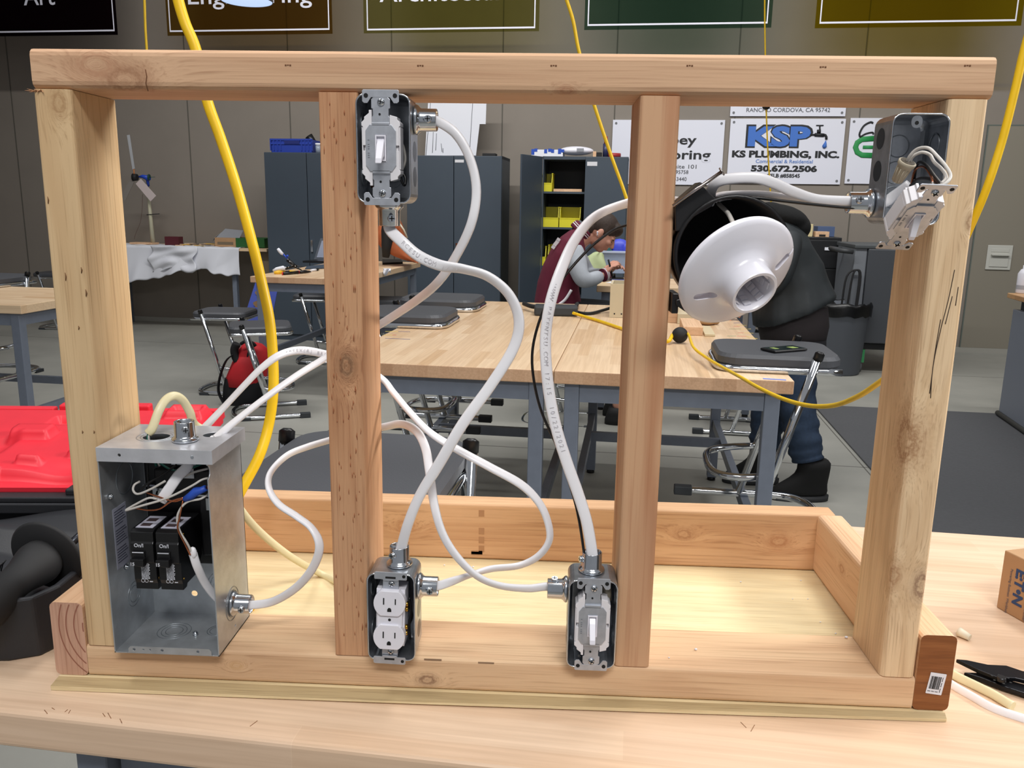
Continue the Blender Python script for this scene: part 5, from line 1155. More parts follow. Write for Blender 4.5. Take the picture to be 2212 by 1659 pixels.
qa = toR(aZ(45, 660, zT)); lab_table('butcher block table at the left edge of the photo with one stool hung on it', qa.x-1.9, qa.y, 1.9, toR(aZ(60, 620, zT)).y-qa.y, zT, mat=topm_x)
qa = toR(aZ(1289, 617, zT)); lab_table('butcher block table where the person in maroon works', qa.x, qa.y, 1.15, .8, zT, mat=topm_x)
# marks on the big tables
def tmark(px0, py0, px1, py1, mat, wpx=3, par=TA):
    a, c = aZ(px0, py0, zT), aZ(px1, py1, zT); d = (c-a); n_ = V((-d.y, d.x, 0)).normalized()*wpx*.0022
    b = MB(); b._add([a-n_, a+n_, c+n_, c-n_]+[q+V((0, 0, .0006)) for q in (a-n_, a+n_, c+n_, c-n_)], [(0, 1, 2, 3), (4, 5, 6, 7), (0, 1, 5, 4), (1, 2, 6, 5), (2, 3, 7, 6), (3, 0, 4, 7)]); b.build('tape_mark', mat, par)
tb_ = plain('mark_blue', (104, 130, 214), .6); tred = plain('mark_red', (206, 90, 76), .6); tyel = plain('mark_yellow', (222, 196, 96), .6); tnavy = plain('mark_navy', (70, 70, 130), .6); tgr = plain('mark_green', (110, 140, 100), .6)
tmark(1648, 818, 1698, 821, tb_, 3.4)
for a in ((1585, 698, 1604, 697, tnavy), (1592, 703, 1612, 703, tyel), (1575, 711, 1600, 711, tgr), (1585, 705, 1598, 705, tred), (1600, 711, 1622, 711, tyel), (1594, 719, 1606, 719, tred), (1608, 719, 1628, 720, tyel), (1571, 726, 1590, 726, tgr), (1592, 726, 1612, 727, tred), (1612, 727, 1636, 732, tyel)): tmark(*a[:4], a[4], 1.3)
for a in ((832, 731, 886, 733, tnavy), (828, 724, 848, 724, tyel), (848, 724, 856, 724, tred), (832, 716, 862, 716, tyel), (860, 716, 886, 717, tnavy), (872, 708, 884, 708, tred)): tmark(*a[:4], a[4], 1.4, TBm)
# ---------------------------------------------------------------- stools
def stool_proto():
    t = thing('lab_stool', 'x', 'stool'); w_ = .17
    b = MB(); b.T = M4.Identity(4); pr = rrect(-.205, -.185, .205, .185, .075, 6)
    lo = [(x*.97, y*.96, .592) for x, y in pr]; m1 = [(x, y, .602) for x, y in pr]; m2 = [(x, y, .622) for x, y in pr]; hi = [(x*.96, y*.95, .634) for x, y in pr]; m = len(pr)
    b._add(lo+m1+m2+hi, [tuple(range(m))[::-1], tuple(range(3*m, 4*m))]+[(k*m+i, k*m+(i+1) % m, (k+1)*m+(i+1) % m, (k+1)*m+i) for k in range(3) for i in range(m)]); b.build('seat', vinyl, t, local=True)
    b = MB(); path = smooth_path([(-.20, -.178, .585), (-.05, -.178, .585), (.12, -.178, .585), (.185, -.165, .585), (.205, -.11, .585), (.205, 0, .585), (.205, .11, .585), (.185, .165, .585), (.12, .178, .585), (-.05, .178, .585), (-.20, .178, .585)], 3); b.tube(path, .0125, 10); b.build('seat_rim', chrome, t, local=True)
    for s in (-1, 1):
        b = MB(); b.cyl((-.115, s*w_*1.13, .628), (.055, s*w_*1.13, .018), .0150, None, 12); p = b.build('post', chrome, t, local=True)
        b = MB(); d = V((.17, 0, -.61)).normalized(); e = V((-.115, s*w_*1.13, .628)); b.cyl(e, e-d*.022, .0165, .0165, 14); b.cyl(e-d*.022, e-d*.028, .0165, .008, 14); b.build('end_cap', blackp, p, local=True)
    ww = w_*1.13
    b = MB(); b.tube(smooth_path([(.27, -ww, .018), (.1, -ww, .018), (-.08, -ww, .018), (-.16, -ww*.85, .018), (-.20, -ww*.4, .018), (-.20, ww*.4, .018), (-.16, ww*.85, .018), (-.08, ww, .018), (.1, ww, .018), (.27, ww, .018)], 4), .0150, 10); b.build('floor_loop', chrome, t, local=True)
    b = MB(); b.tube(smooth_path([(-.0, -ww, .215), (.10, -ww, .205), (.17, -ww*.8, .20), (.20, -ww*.4, .20), (.20, ww*.4, .20), (.17, ww*.8, .20), (.10, ww, .205), (-.0, ww, .215)], 4), .0135, 10); b.build('foot_rest', chrome, t, local=True)
    b = MB()
    for s in (-1, 1): b.cyl((-.0, s*ww, .215), (.035, s*ww, .11), .009, None, 8)
    b.build('rest_brace', chrome, t, local=True)
    for s in (-1, 1): b = MB(); b.box((.235, s*ww-.019, .0), (.305, s*ww+.019, .036)); b.build('foot_pad', rubber, t, .004, local=True)
    for s in (-1, 1): b = MB(); b.box((-.16, s*ww-.014, .0), (-.09, s*ww+.014, .02)); b.build('glide', rubber, t, local=True)
    return t
st0 = stool_proto(); first = [True]
def stool(x, y, z, ang, label, group='black seated chrome stools', sc=1):
    o = st0 if first[0] else copy_tree(st0); first[0] = False
    put(o, (x, y, z), ang, label); o['group'] = group; o.scale = (sc, sc, sc); return o
ZH = .0-.585+.0125+zT+.004-.004      # hung on a table: rim tube lies on the top
PI = math.pi
stool(1.31, 2.14, ZH, PI+RA, 'black stool hung on the right table edge with a phone on its seat')
stool(-.14, 3.0, ZH, 0+RA, 'nearer of the two black stools hung on the left edge of the big table')
stool(-.06, 3.62, ZH, 0+RA, 'farther of the two black stools hung on the left edge of the big table')
q = aZ(560, 900, FL); stool(q.x+.0, q.y+.1, FL, .35, 'black stool standing in front of the red backpack')
q = aZ(470, 845, FL); stool(q.x+.08, q.y+.05, FL, .0, 'black stool standing behind and left of the red backpack')
q = aZ(672, 790, FL); stool(q.x+.02, q.y+.25, FL, .05, 'black stool partly hidden by the rough stud under the riveter table')
q = aZ(830, 800, FL); stool(q.x-.02, q.y+.1, FL, .1, 'black stool seen just right of the rough stud under the far table')
q = aZ(1590, 925, FL); stool(q.x, q.y, FL, PI-.1, 'black stool whose rubber feet show beyond the right table leg', )
stool(-3.02, 4.26, ZH, -PI/2+RA, 'black stool hung on the back of the table at the left photo edge')
q = aZ(112, 708, FL); stool(q.x+.1, q.y+.05, FL, .0, 'black stool standing far back just left of the left stud')
A7, B7 = aZ(528, 1055, .04), aZ(1000, 1000, .04); print('fg stool', A7, B7, aZ(600, 950, .04), aZ(830, 942, .04))
f7 = (aZ(560, 1060, .045)+aZ(975, 1075, .045)+aZ(600, 955, .045)+aZ(960, 955, .045))/4
bkx = (RT.inverted() @ V((f7.x, f7.y, 0)))
stool(f7.x, f7.y, BZ+.001-.585+.0125, -PI/2+RA, 'large black stool hung on the back edge of the workbench, nearest seat', sc=1.0)
ph = thing('smartphone', 'black phone lying on the black stool seat at the right', 'phone', tuple(aY(1693, 757, 2.1)))
pc_ = aZ(1693, 757, ZH+.635); b = MB(tr(*pc_) @ rz(.5)); b.box((-.075, -.036, .0005), (.075, .036, .009)); b.build('phone_body', blackp, ph, .003)
b = MB(tr(*pc_) @ rz(.5)); b.box((-.07, -.032, .009), (.07, .032, .0096)); b.build('screen', plain('phone_screen', (20, 34, 34), .1), ph)
b = MB(tr(*pc_) @ rz(.5)); b.box((.02, -.02, .0096), (.05, .01, .0098)); b.box((-.05, -.01, .0096), (-.03, .018, .0098)); b.build('screen_image', plain('phone_image', (140, 160, 90), .4), ph)
# ================================================================ along the rear wall
def loft(mb, secs, n=20, cap=True):
    """closed surface through ellipse sections [(centre, rx, ry, tilt_x, tilt_y)] lying roughly level"""
    vs = []; fs = []
    for c, a, b_, *tl in secs:
        tx, ty = (tl+[0, 0])[:2]; R_ = ry(ty) @ rx(tx)
        for k in range(n):
            q = 2*math.pi*k/n; ca, sa = math.cos(q), math.sin(q); vs.append(V(c)+(R_ @ V((a*math.copysign(abs(ca)**.85, ca), b_*math.copysign(abs(sa)**.85, sa), 0))))
    m = len(secs)
    for j in range(m-1):
        for k in range(n): fs.append((j*n+k, j*n+(k+1) % n, (j+1)*n+(k+1) % n, (j+1)*n+k))
    if cap: fs += [tuple(range(n))[::-1], tuple(range((m-1)*n, m*n))]
    mb._add(vs, fs, True); return mb
zP = aR(400, 538, 8.0).z
PY = 7.95
pa_, pb_ = toR(aR(190, 540, PY)), toR(aR(576, 540, PY)); zP = toR(aR(520, 536.5, PY)).z
tt = thing('covered_table', 'long table against the rear wall draped with torn white paper', 'table', tuple(room((pa_.x+pb_.x)/2, PY+.3, FL)), RA)
b = MB(RT); b.box((pa_.x, PY, zP-.03), (pb_.x, PY+.62, zP)); b.build('tabletop', topm_x, tt)
lx = toR(aR(507, 600, PY+.04)).x
for x in (pa_.x+.1, lx):
    for y in (PY+.03, PY+.54): b = MB(RT); b.box((x-.025, y, FL), (x+.025, y+.05, zP-.03)); b.build('leg', tgrey, tt)
b = MB(RT); b.box((pa_.x+.13, PY+.04, zP-.10), (lx-.03, PY+.07, zP-.032)); b.build('apron', tgrey, tt)
x0 = toR(aR(545, 560, PY)).x; x1 = pb_.x-.01; zb_ = toR(aR(560, 642, PY)).z
pt = thing('cardboard_carton', 'brown cardboard carton standing under the covered table end beside the slate cabinet', 'box', tuple(room(x0, PY, zb_)), RA)
b = MB(RT); b.box((x0, PY+.09, FL+.001), (x1, PY+.5, zP-.035)); b.build('carton', plain('carton_dull', (122, 108, 88), .8), pt)
prof = [(150, 618), (230, 615), (276, 611), (300, 606), (344, 601), (370, 594), (396, 585), (406, 588), (420, 591), (428, 584), (436, 580), (453, 583), (462, 588), (470, 592), (485, 593), (500, 596), (512, 595), (522, 594)]
def hem(u_):
    x = 190+332*u_
    for (a, c), (e, f2) in zip(prof, prof[1:]):
        if a <= x <= e: return c+(f2-c)*(x-a)/(e-a)
    return 594
def pap(u_, v_):
    xpix = 190+327*u_; top = toR(aR(xpix, 536.5, PY)); bot = toR(aR(xpix+3*v_, hem(u_)+1.2*math.sin(u_*70), PY))
    if v_ < .22: t_ = v_/.22; p = V((top.x, PY+.40*(1-t_), zP+.004+.004*math.sin(u_*60+t_*5)))
    else:
        t_ = (v_-.22)/.78; p = V((top.x+(bot.x-top.x)*t_, PY-.012-.015*t_-.022*t_*math.sin(u_*23+1)-.012*math.sin(u_*51+t_*4)*t_-.02*abs(math.sin(u_*9+t_*2.2))*t_, zP+.003+(bot.z-zP)*t_))
    return RT @ p
b = MB(); b.grid(pap, 150, 26); o = b.build('paper_cover', paper, tt, solid=.002)
b = MB()
def flap(u_, v_):
    pxl = 330+96*u_+4*math.sin(v_*9); q = toR(aR(pxl, 531+52*v_+5*math.sin(u_*8+1)*v_, PY)); return RT @ V((q.x, PY-.045-.014*math.sin(u_*11+v_*4)-.012*math.sin(u_*5-v_*9)-.008*math.sin(v_*17+u_*6), q.z))
b.grid(flap, 30, 18); o = b.build('torn_paper_flap', paper, tt, solid=.002)
def onp(px, py, z=None, y=None):
    p = toR(aR(px, py, y or PY+.25)); return p
# green and cardboard box
gx0, gx1 = toR(aR(464, 520, PY+.12)).x, toR(aR(571, 520, PY+.12)).x; gm = toR(aR(509, 520, PY+.12)).x; gz = toR(aR(509, 514, PY+.12)).z
gb = thing('open_box', 'open green and cardboard box on the end of the paper covered table', 'box', tuple(room(gx0, PY+.12, zP)), RA)
b = MB(RT); b.box((gx0, PY+.12, zP+.006), (gm, PY+.42, gz)); b.build('cardboard_side', cardb, gb)
b = MB(RT); b.box((gm+.0005, PY+.12, zP+.006), (gx1, PY+.42, gz)); b.build('green_side', plain('box_green', (34, 92, 40), .6), gb)
b = MB(RT); b._add([(gx0-.07, PY+.2, zP+.06), (gx0, PY+.12, gz), (gx0+.02, PY+.3, gz+.07), (gx0-.03, PY+.32, gz+.04)], [(0, 1, 2, 3)]); b._add([(gx0+.02, PY+.12, gz+.001), (gm+.05, PY+.12, gz+.001), (gm-.02, PY+.36, gz+.075), (gx0+.01, PY+.36, gz+.09)], [(0, 1, 2, 3)]); b.build('flaps', plain('flap_grey', (150, 152, 158), .7), gb, solid=.003)
b = MB(RT); b.box((gx0+.03, PY+.118, zP+.03), (gm-.03, PY+.1195, zP+.06)); b.build('stain', plain('stain_grey', (120, 104, 82), .8), gb)
t, *_ = topbox('maroon_box', 'small maroon box standing on the paper covered table', 'box', 355, 385, 511, plain('maroon_card', (84, 24, 34), .6), .1, zt=zP+.006, yr=PY+.15)
random.seed(11); scr = [w_side, w_left, plain('scrap_pale', (206, 190, 156), .7), plain('scrap_dark', (96, 84, 72), .7), plain('scrap_gold', (206, 160, 60), .6)]
for k in range(16):
    x = toR(aR(398+k*3.9, 520, PY+.2)).x; y = PY+.1+.06*(k % 4); a = random.uniform(-.6, .6)
    b = MB(RT @ tr(x, y, zP+.007+.009*(k % 3)) @ rz(a)); b.box((-.05, -.012, 0), (.05, .012, .008)); tag(b.build('wood_scrap', scr[k % 5]), 'small flat wood scrap in the heap between the maroon box and the green box', 'wood scrap', 'wood scraps on the covered table')
# wind turbine model
wt = thing('wind_turbine_model', 'small model wind turbine with pale pole standing on the paper covered table', 'model', tuple(aR(328, 520, PY+.25)), RA)
b = MB(RT); p = onp(315, 521); b.box((p.x-.16, PY+.18, zP+.007), (p.x+.12, PY+.32, zP+.027)); b.build('wood_base', w_side, wt)
ft = aR(330, 517, PY+.25); ft.z = zP+.02; hd = aR(318, 392, PY+.25)
b = MB(); b.tube([ft, ft.lerp(hd, .5), hd], [.024, .020, .013], 12); b.build('pole', plain('pole_cream', (198, 194, 168), .5), wt)
tb = plain('turbine_blue', (34, 74, 190), .4)
b = MB(); b.tube([aR(300, 382, PY+.2), aR(308, 381, PY+.2), aR(318, 384, PY+.2), aR(324, 388, PY+.22)], [.008, .02, .03, .02], 10); b.cyl(aR(318, 386, PY+.21), aR(321, 402, PY+.24), .018, .012, 10); b.build('nacelle', tb, wt)
b = MB(); h0_ = aR(291, 383, PY+.18); b.cyl(h0_+V((-.02, 0, 0)), h0_+V((.03, 0, 0)), .042, .036, 18); b.build('hub', blackm, wt)
b = MB(); g = aR(322, 383, PY+.2); b.cyl(g+V((-.006, 0, 0)), g+V((.006, 0, 0)), .034, None, 18); b.cyl(g, g+V((.07, 0, .005)), .003, None, 6); b.build('rear_wheel', plain('wheel_green', (24, 74, 64), .5), wt)
def blade(q, col, yd=.16, nm='blade'):
    P = [aR(x, y, PY+yd) for x, y in q]; n2 = V((0, .006, 0)); b = MB(); b._add(P+[p+n2 for p in P], [(0, 1, 2, 3), (7, 6, 5, 4), (0, 4, 5, 1), (1, 5, 6, 2), (2, 6, 7, 3), (3, 7, 4, 0)]); b.build(nm, col, wt)
blade([(274, 292), (280, 291), (291, 364), (286, 366)], plain('blade_grey', (176, 178, 182), .5))
blade([(293, 397), (304, 386), (337, 423), (325, 435)], plain('blade_pink', (206, 192, 190), .6), .15)
blade([(282, 385), (290, 392), (271, 433), (258, 430)], plain('blade_dull_grey', (132, 126, 120), .6), .17)  # translucent grey blade, drawn in one darker grey
b = MB(); b.cyl(aR(290, 380, PY+.17), aR(289, 364, PY+.17), .006, None, 6); b.build('blade_peg', plain('peg_orange', (210, 120, 50), .6), wt)
b = MB(); b.cyl(aR(317, 464, PY+.23), aR(344, 462, PY+.23), .005, None, 6); b.build('pole_clip', blackm, wt)
b = MB(); b.tube(smooth_path([tuple(aR(*q, PY+.22)) for q in ((308, 420), (307, 450), (303, 480), (293, 505), (290, 517))], 4), .002, 5); b.build('thin_wire', plain('wire_maroon', (90, 60, 54), .6), wt)
# ================================================================ things on the riveter table
def rod(mb, pts, r, z=0): mb.tube([V(p) for p in pts], r, 10)
BYp = 5.55
rv = thing('hand_riveter', 'hand riveter with white grips lying open on the far table', 'tool', tuple(aZ(620, 585, zT)))
y = BYp
b = MB(); b.tube([aY(590, 585, y), aY(598, 582, y), aY(612, 579, y), aY(617, 581, y)], [.010, .017, .018, .012], 12); b.tube([aY(600, 537, y), aY(603, 541, y), aY(608, 547, y), aY(612, 549, y)], [.010, .014, .013, .009], 12); b.build('white_grips', paper, rv)
b = MB(); b.cyl(aY(616, 580, y), aY(640, 573, y), .010, .008, 8); b.cyl(aY(621, 561, y), aY(640, 577, y), .016, .012, 8); b.cyl(aY(633, 574, y), aY(652, 584, y), .011, .004, 8); b.cyl(aY(636, 572, y), aY(654, 577, y), .006, .002, 8); b.build('frame', blackp, rv)
b = MB(); b.cyl(aY(612, 549, y), aY(621, 559, y), .006, None, 8); b.ball(aY(621, 553, y), .010, 8); b.build('blue_neck', tb, rv)
b = MB()
for px, py in ((622, 560), (626, 565), (631, 573), (638, 575), (623, 577), (618, 578)): b.ball(aY(px, py, y-.014), .0045, 8)
b.build('rivets', chrome, rv)
sd = thing('pliers', 'yellow and black handled pliers lying on the far table in front of the riveter', 'tool', tuple(aZ(620, 590, zT)))
b = MB(); b.tube([aZ(592, 589, zT+.012), aZ(600, 589, zT+.012), aZ(614, 588, zT+.012)], [.010, .018, .014], 10); b.cyl(aZ(625, 587, zT+.012), aZ(640, 587, zT+.012), .012, .007, 8); b.build('yellow_grip', plain('grip_yellow', (236, 184, 40), .45), sd)
b = MB(); b.cyl(aZ(614, 588, zT+.012), aZ(625, 587, zT+.012), .010, None, 8); b.tube([aZ(611, 591, zT+.011), aZ(625, 590, zT+.012), aZ(645, 588, zT+.012)], [.012, .011, .012], 10); b.tube([aZ(647, 588, zT+.012), aZ(658, 587, zT+.012), aZ(672, 587, zT+.009)], [.01, .015, .004], 8); b.build('black_grip', blackp, sd)
b = MB(); b.cyl(aZ(609, 591, zT+.012), aZ(611.5, 591, zT+.012), .0125, None, 10); b.cyl(aZ(644, 588, zT+.012), aZ(647, 588, zT+.012), .0125, None, 10); b.build('red_rings', plain('ring_red', (206, 44, 48), .5), sd)
lp = thing('laptop', 'open laptop on the far table just left of the rough stud', 'laptop', tuple(aZ(690, 568, zT)))
yq = aZ(690, 568, zT).y
b = MB(); A_, B_ = aZ(654, 568, zT), aZ(720, 569, zT); b._add([A_+V((0, 0, .002)), B_+V((0, 0, .002)), B_+V((0, .26, .002)), A_+V((.06, .26, .002)), A_+V((0, 0, .02)), B_+V((0, 0, .02)), B_+V((0, .26, .02)), A_+V((.06, .26, .02))], [(0, 3, 2, 1), (4, 5, 6, 7), (0, 1, 5, 4), (1, 2, 6, 5), (2, 3, 7, 6), (3, 0, 4, 7)]); b.build('base', blackp, lp)
yl = yq+.27
def quad3(mb, q, y, d=.006):
    P = [aY(a, c, y) for a, c in q]; n2 = V((0, d, 0)); m = len(P); mb._add(P+[p+n2 for p in P], [tuple(range(m))[::-1], tuple(range(m, 2*m))]+[(i, (i+1) % m, (i+1) % m+m, i+m) for i in range(m)])
b = MB(); quad3(b, [(678, 561), (692, 515), (745, 513), (740, 562)], yl, .012); b.build('lid', plain('laptop_grey', (92, 98, 108), .4), lp)
b = MB(); quad3(b, [(684, 556), (695, 520), (741, 518), (737, 557)], yl-.003, .002); b.build('screen', plain('screen_pale', (156, 164, 184), .3), lp)
fo = thing('dark_folder', 'dark slate folder lying in front of the laptop', 'folder', tuple(aZ(690, 580, zT)))
P_ = [aZ(659, 582, zT+.001), aZ(663, 577, zT+.001), aZ(712, 571, zT+.001), aZ(712, 580, zT+.001)]; b = MB(); b._add(P_+[p+V((0, 0, .008)) for p in P_], [(0, 3, 2, 1), (4, 5, 6, 7), (0, 1, 5, 4), (1, 2, 6, 5), (2, 3, 7, 6), (3, 0, 4, 7)]); b.build('cover', plain('folder_slate', (58, 70, 84), .6), fo)
t = thing('glue_stick', 'small white and black tube beside the dark folder', 'tube', tuple(aZ(680, 585, zT)))
b = MB(); b.cyl(aZ(672, 584, zT+.01), aZ(682, 583, zT+.01), .010, None, 10); b.build('tube_body', paper, t); b = MB(); b.cyl(aZ(682.3, 583, zT+.01), aZ(687, 582, zT+.01), .010, None, 10); b.build('cap', blackp, t)
# brown jacket slumped over the table end, dark notebook, rag
jk = thing('brown_jacket', 'rust brown jacket slumped over the far table end right of the rough stud', 'jacket', tuple(aZ(870, 562, zT)))
yj = 6.7
rust = plain('jacket_rust', (168, 88, 48), .85, noise=.18, nscale=9)
b = MB()
secs = []
for px, py, a, c in ((905, 566, .03, .05), (897, 563, .06, .1), (880, 556, .12, .16), (866, 545, .16, .18), (856, 530, .17, .18), (852, 512, .14, .17), (850, 495, .12, .15), (852, 478, .10, .12), (856, 470, .05, .06)): secs.append((aY(px-6, py, yj), a, c*1.0, 0, .25))
loft(b, secs, 22)
rr_ = random.Random(4)
for v in b.b.verts: v.co += V((rr_.uniform(-.012, .012), rr_.uniform(-.012, .012), rr_.uniform(-.012, .012)))+v.co.normalized()*.0
b.build('jacket_body', rust, jk, sub=1)
b = MB(); b.tube([aY(x, y, yj-.16) for x, y in ((840, 470), (838, 500), (836, 530), (833, 556))], [.05, .06, .05, .03], 8); b.build('dark_lining', blackm, jk)
b = MB(); b.tube([aY(x, y, yj-.19) for x, y in ((834, 505), (833, 520), (832, 534))], [.012, .018, .01], 6); b.build('red_lining', plain('lining_red', (190, 40, 60), .7), jk)
b = MB(); b.tube([aY(x, y, yj-.12) for x, y in ((863, 483), (872, 496), (880, 514))], .008, 6); b.build('pale_piping', plain('piping', (200, 190, 170), .7), jk)
t = thing('black_notebook', 'black notebook lying on the table below the rust jacket', 'notebook', tuple(aZ(850, 570, zT)))
P_ = [aZ(826, 572, zT+.001), aZ(870, 570, zT+.001), aZ(866, 564, zT+.001), aZ(826, 564, zT+.001)]; b = MB(); b._add(P_+[p+V((0, 0, .018)) for p in P_], [(0, 3, 2, 1), (4, 5, 6, 7), (0, 1, 5, 4), (1, 2, 6, 5), (2, 3, 7, 6), (3, 0, 4, 7)]); b.build('cover', blackp, t)
t = thing('rag', 'crumpled pale rag hanging over the table edge next to the rough stud', 'rag', tuple(aZ(835, 588, zT)))
b = MB(); b.grid(lambda a, c: aY(828+16*a, 580+16*c*(.7+.3*math.sin(a*6)), 5.98+.02*math.sin(a*9+c*5)), 10, 8); b.build('cloth', paper, t, solid=.004)
# ================================================================ backpack and tilted sheet
bp_ = thing('backpack', 'red and black backpack on the floor behind the stool', 'backpack', tuple(aZ(525, 885, FL)))
yk = aZ(525, 880, FL).y+.16
bred = plain('pack_red', (190, 28, 38), .7, noise=.1, nscale=12); bblk = plain('pack_black', (20, 20, 24), .8)
def ksec(px, py, rxp, ry_): p = aY(px, py, yk); return (p, rxp*.0031, ry_)
b = MB(); loft(b, [ksec(528, 882, 44, .10), ksec(528, 868, 50, .13), ksec(530, 835, 50, .13), ksec(532, 815, 48, .125)], 22); b.build('lower_body', bblk, bp_)
b = MB(); loft(b, [ksec(530, 838, 49, .128), ksec(534, 810, 46, .125), ksec(541, 780, 40, .115), ksec(547, 755, 33, .10), ksec(545, 744, 22, .07), ksec(540, 739, 8, .03)], 22); b.build('upper_body', bred, bp_)
b = MB(); loft(b, [(aY(515, 836, yk-.11), .07, .03), (aY(517, 815, yk-.12), .09, .035), (aY(527, 790, yk-.10), .085, .035), (aY(532, 770, yk-.08), .05, .03)], 16); b.build('front_pocket', bred, bp_)
b = MB(); b.tube(smooth_path([tuple(aY(x, y, yk-.1)) for x, y in ((505, 765), (488, 780), (475, 815), (472, 845), (482, 868), (490, 880))], 4), 1, 8, ell=(.022, .005), up=(1, 0, .2)); b.build('shoulder_strap', bblk, bp_)
b = MB(); b.tube(smooth_path([tuple(aY(x, y, yk-.085)) for x, y in ((512, 742), (506, 756), (509, 772), (515, 782))], 4), [.03]*13, 8); b.tube(smooth_path([tuple(aY(x, y, yk-.1)) for x, y in ((545, 745), (536, 765), (534, 785), (528, 805))], 4), .008, 6); b.tube(smooth_path([tuple(aY(x, y, yk-.1)) for x, y in ((520, 743), (530, 738), (545, 741), (552, 748))], 4), .013, 6); b.build('straps_and_zip', bblk, bp_)
sh_ = thing('painted_sheet', 'blue painted cardboard sheet leaning under the riveter table', 'sheet', tuple(aY(570, 700, 6.1)))
b = MB(); P = [aY(522, 702, 5.9), aY(585, 702, 5.9), aY(603, 606, 6.25), aY(553, 606, 6.25)]; b._add(P+[p+V((0, .008, 0)) for p in P], [(0, 1, 2, 3), (7, 6, 5, 4), (0, 4, 5, 1), (1, 5, 6, 2), (2, 6, 7, 3), (3, 7, 4, 0)]); b.build('sheet', plain('sheet_blue', (38, 58, 140), .7), sh_)
b = MB()
for px, py, r, yv in ((548, 634, 7, 6.14), (546, 658, 9, 6.05), (575, 690, 8, 5.94), (570, 618, 5, 6.2)):
    c_ = aY(px+10, py, yv-.012); b._add([c_+V((r*.0036*math.cos(a)*(1+.3*math.sin(3*a)), -.003, r*.0036*math.sin(a))) for a in [i*.52 for i in range(12)]], [tuple(range(12))])
b.build('cardboard_patches', plain('patch_brown', (150, 118, 84), .8), sh_)
# ================================================================ on the big tables
hub = thing('cord_reel_hub', 'black cord connector block lying on the big table near the seam', 'power hub', tuple(aZ(1205, 682, zT)))
b = MB(); p = aZ(1205, 682, zT); b.box((p.x-.12, p.y-.03, zT+.001), (p.x+.10, p.y+.09, zT+.05)); b.build('block', rubber, hub, .01)
b = MB(); b.tube(smooth_path([tuple(aZ(x, y, zT+.03)) for x, y in ((1132, 656), (1150, 662), (1180, 664))], 4), .012, 8); b.tube(smooth_path([tuple(aZ(*q)) for q in ((1222, 664, zT+.04), (1245, 661, zT+.02), (1247, 655, zT+.012), (1240, 668, zT+.012), (1250, 675, zT+.009), (1275, 677, zT+.009), (1300, 671, zT+.012), (1326, 663, zT+.03))], 5), .008, 8); b.build('short_cords', blackm, hub)
bx_ = thing('plywood_box', 'small pale plywood box with two screws standing beside the striped stud', 'box', tuple(aZ(1330, 686, zT)))
p = aZ(1316, 686, zT); q = aZ(1352, 690, zT); zt_ = aY(1316, 613, p.y).z; b = MB(RM(V((p.x, p.y, zT)))); wq = (q-p).length
b.box((0, 0, .001), (wq, .012, zt_-zT)); b.box((0, .012, .001), (.012, .24, zt_-zT)); b.box((wq-.012, .012, .001), (wq, .24, zt_-zT)); b.box((.012, .228, .001), (wq-.012, .24, zt_-zT)); b.box((.012, .012, .001), (wq-.012, .228, .012)); b.build('box_sides', plain('ply_pale', (206, 192, 162), .7), bx_)
b = MB(RM(V((p.x, p.y, zT))));
for x in (.025, .06): b.cyl((x, -.001, .02), (x, .0, .02), .004, None, 10)
b.build('screws', ink, bx_)
def block(name, label, px, py, w_, d_, h_, mat, a=0, cat='block', lift=0):
    p = aZ(px, py, zT+lift); t = thing(name, label, cat, tuple(p), RA+a); b = MB(M4.Translation(p) @ rz(RA+a)); b.box((0, 0, .0006), (w_, d_, h_)); b.build('body', mat, t, .002); return t
block('lumber_offcut', 'small reddish lumber offcut nearest on the big table, right of the striped stud', 1475, 724, .085, .30, .038, w_side, .0)
block('lumber_offcut', 'pale flat strip of wood beside the reddish offcut on the big table', 1522, 727, .045, .26, .012, plain('scrap_pale', (206, 190, 156), .7))
block('lumber_offcut', 'pale plywood tray piece lying behind the reddish offcut', 1463, 700, .10, .35, .05, plain('ply_pale', (206, 192, 162), .7))
block('lumber_offcut', 'taller reddish lumber offcut standing against the striped stud on the big table', 1435, 697, .062, .2, .12, w_top)
t = thing('crumpled_wrap', 'crumpled brown paper lying behind the pale strip of wood', 'paper', tuple(aZ(1528, 700, zT)))
p = aZ(1526, 702, zT); b = MB(tr(p.x, p.y, zT+.012)); b.ball((0, 0, 0), .03, 10, (1.3, 1, .4)); b.ball((.04, .02, -.002), .02, 8, (1.3, 1, .5)); b.build('wrap', plain('wrap_brown', (160, 122, 80), .7), t)
# ================================================================ table of the person in maroon
bn = thing('clear_tub', 'clear plastic tub holding blue parts on the table of the person in maroon', 'tub', tuple(aZ(1325, 597, zT)))
yc = 5.55
def q3(px, py): return aY(px, py, yc)
A_ = q3(1299, 590); B_ = q3(1362, 590); zt_ = q3(1299, 546).z; z0_ = max(zT+.002, A_.z)
clr = plain('tub_clear', (176, 190, 214), .2, alpha=.55)
b = MB()
x0, x1 = A_.x, B_.x
b.box((x0, yc, z0_), (x1, yc+.004, zt_)); b.box((x0, yc+.3, z0_), (x1, yc+.304, zt_)); b.box((x0, yc, z0_), (x0+.004, yc+.3, zt_)); b.box((x1-.004, yc, z0_), (x1, yc+.3, zt_)); b.box((x0, yc, z0_), (x1, yc+.3, z0_+.004)); b.build('tub_walls', clr, bn)
b = MB(); b.box((x0-.01, yc-.01, zt_), (x1+.01, yc+.31, zt_+.012)); b.build('rim', plain('tub_rim', (190, 200, 222), .3), bn)
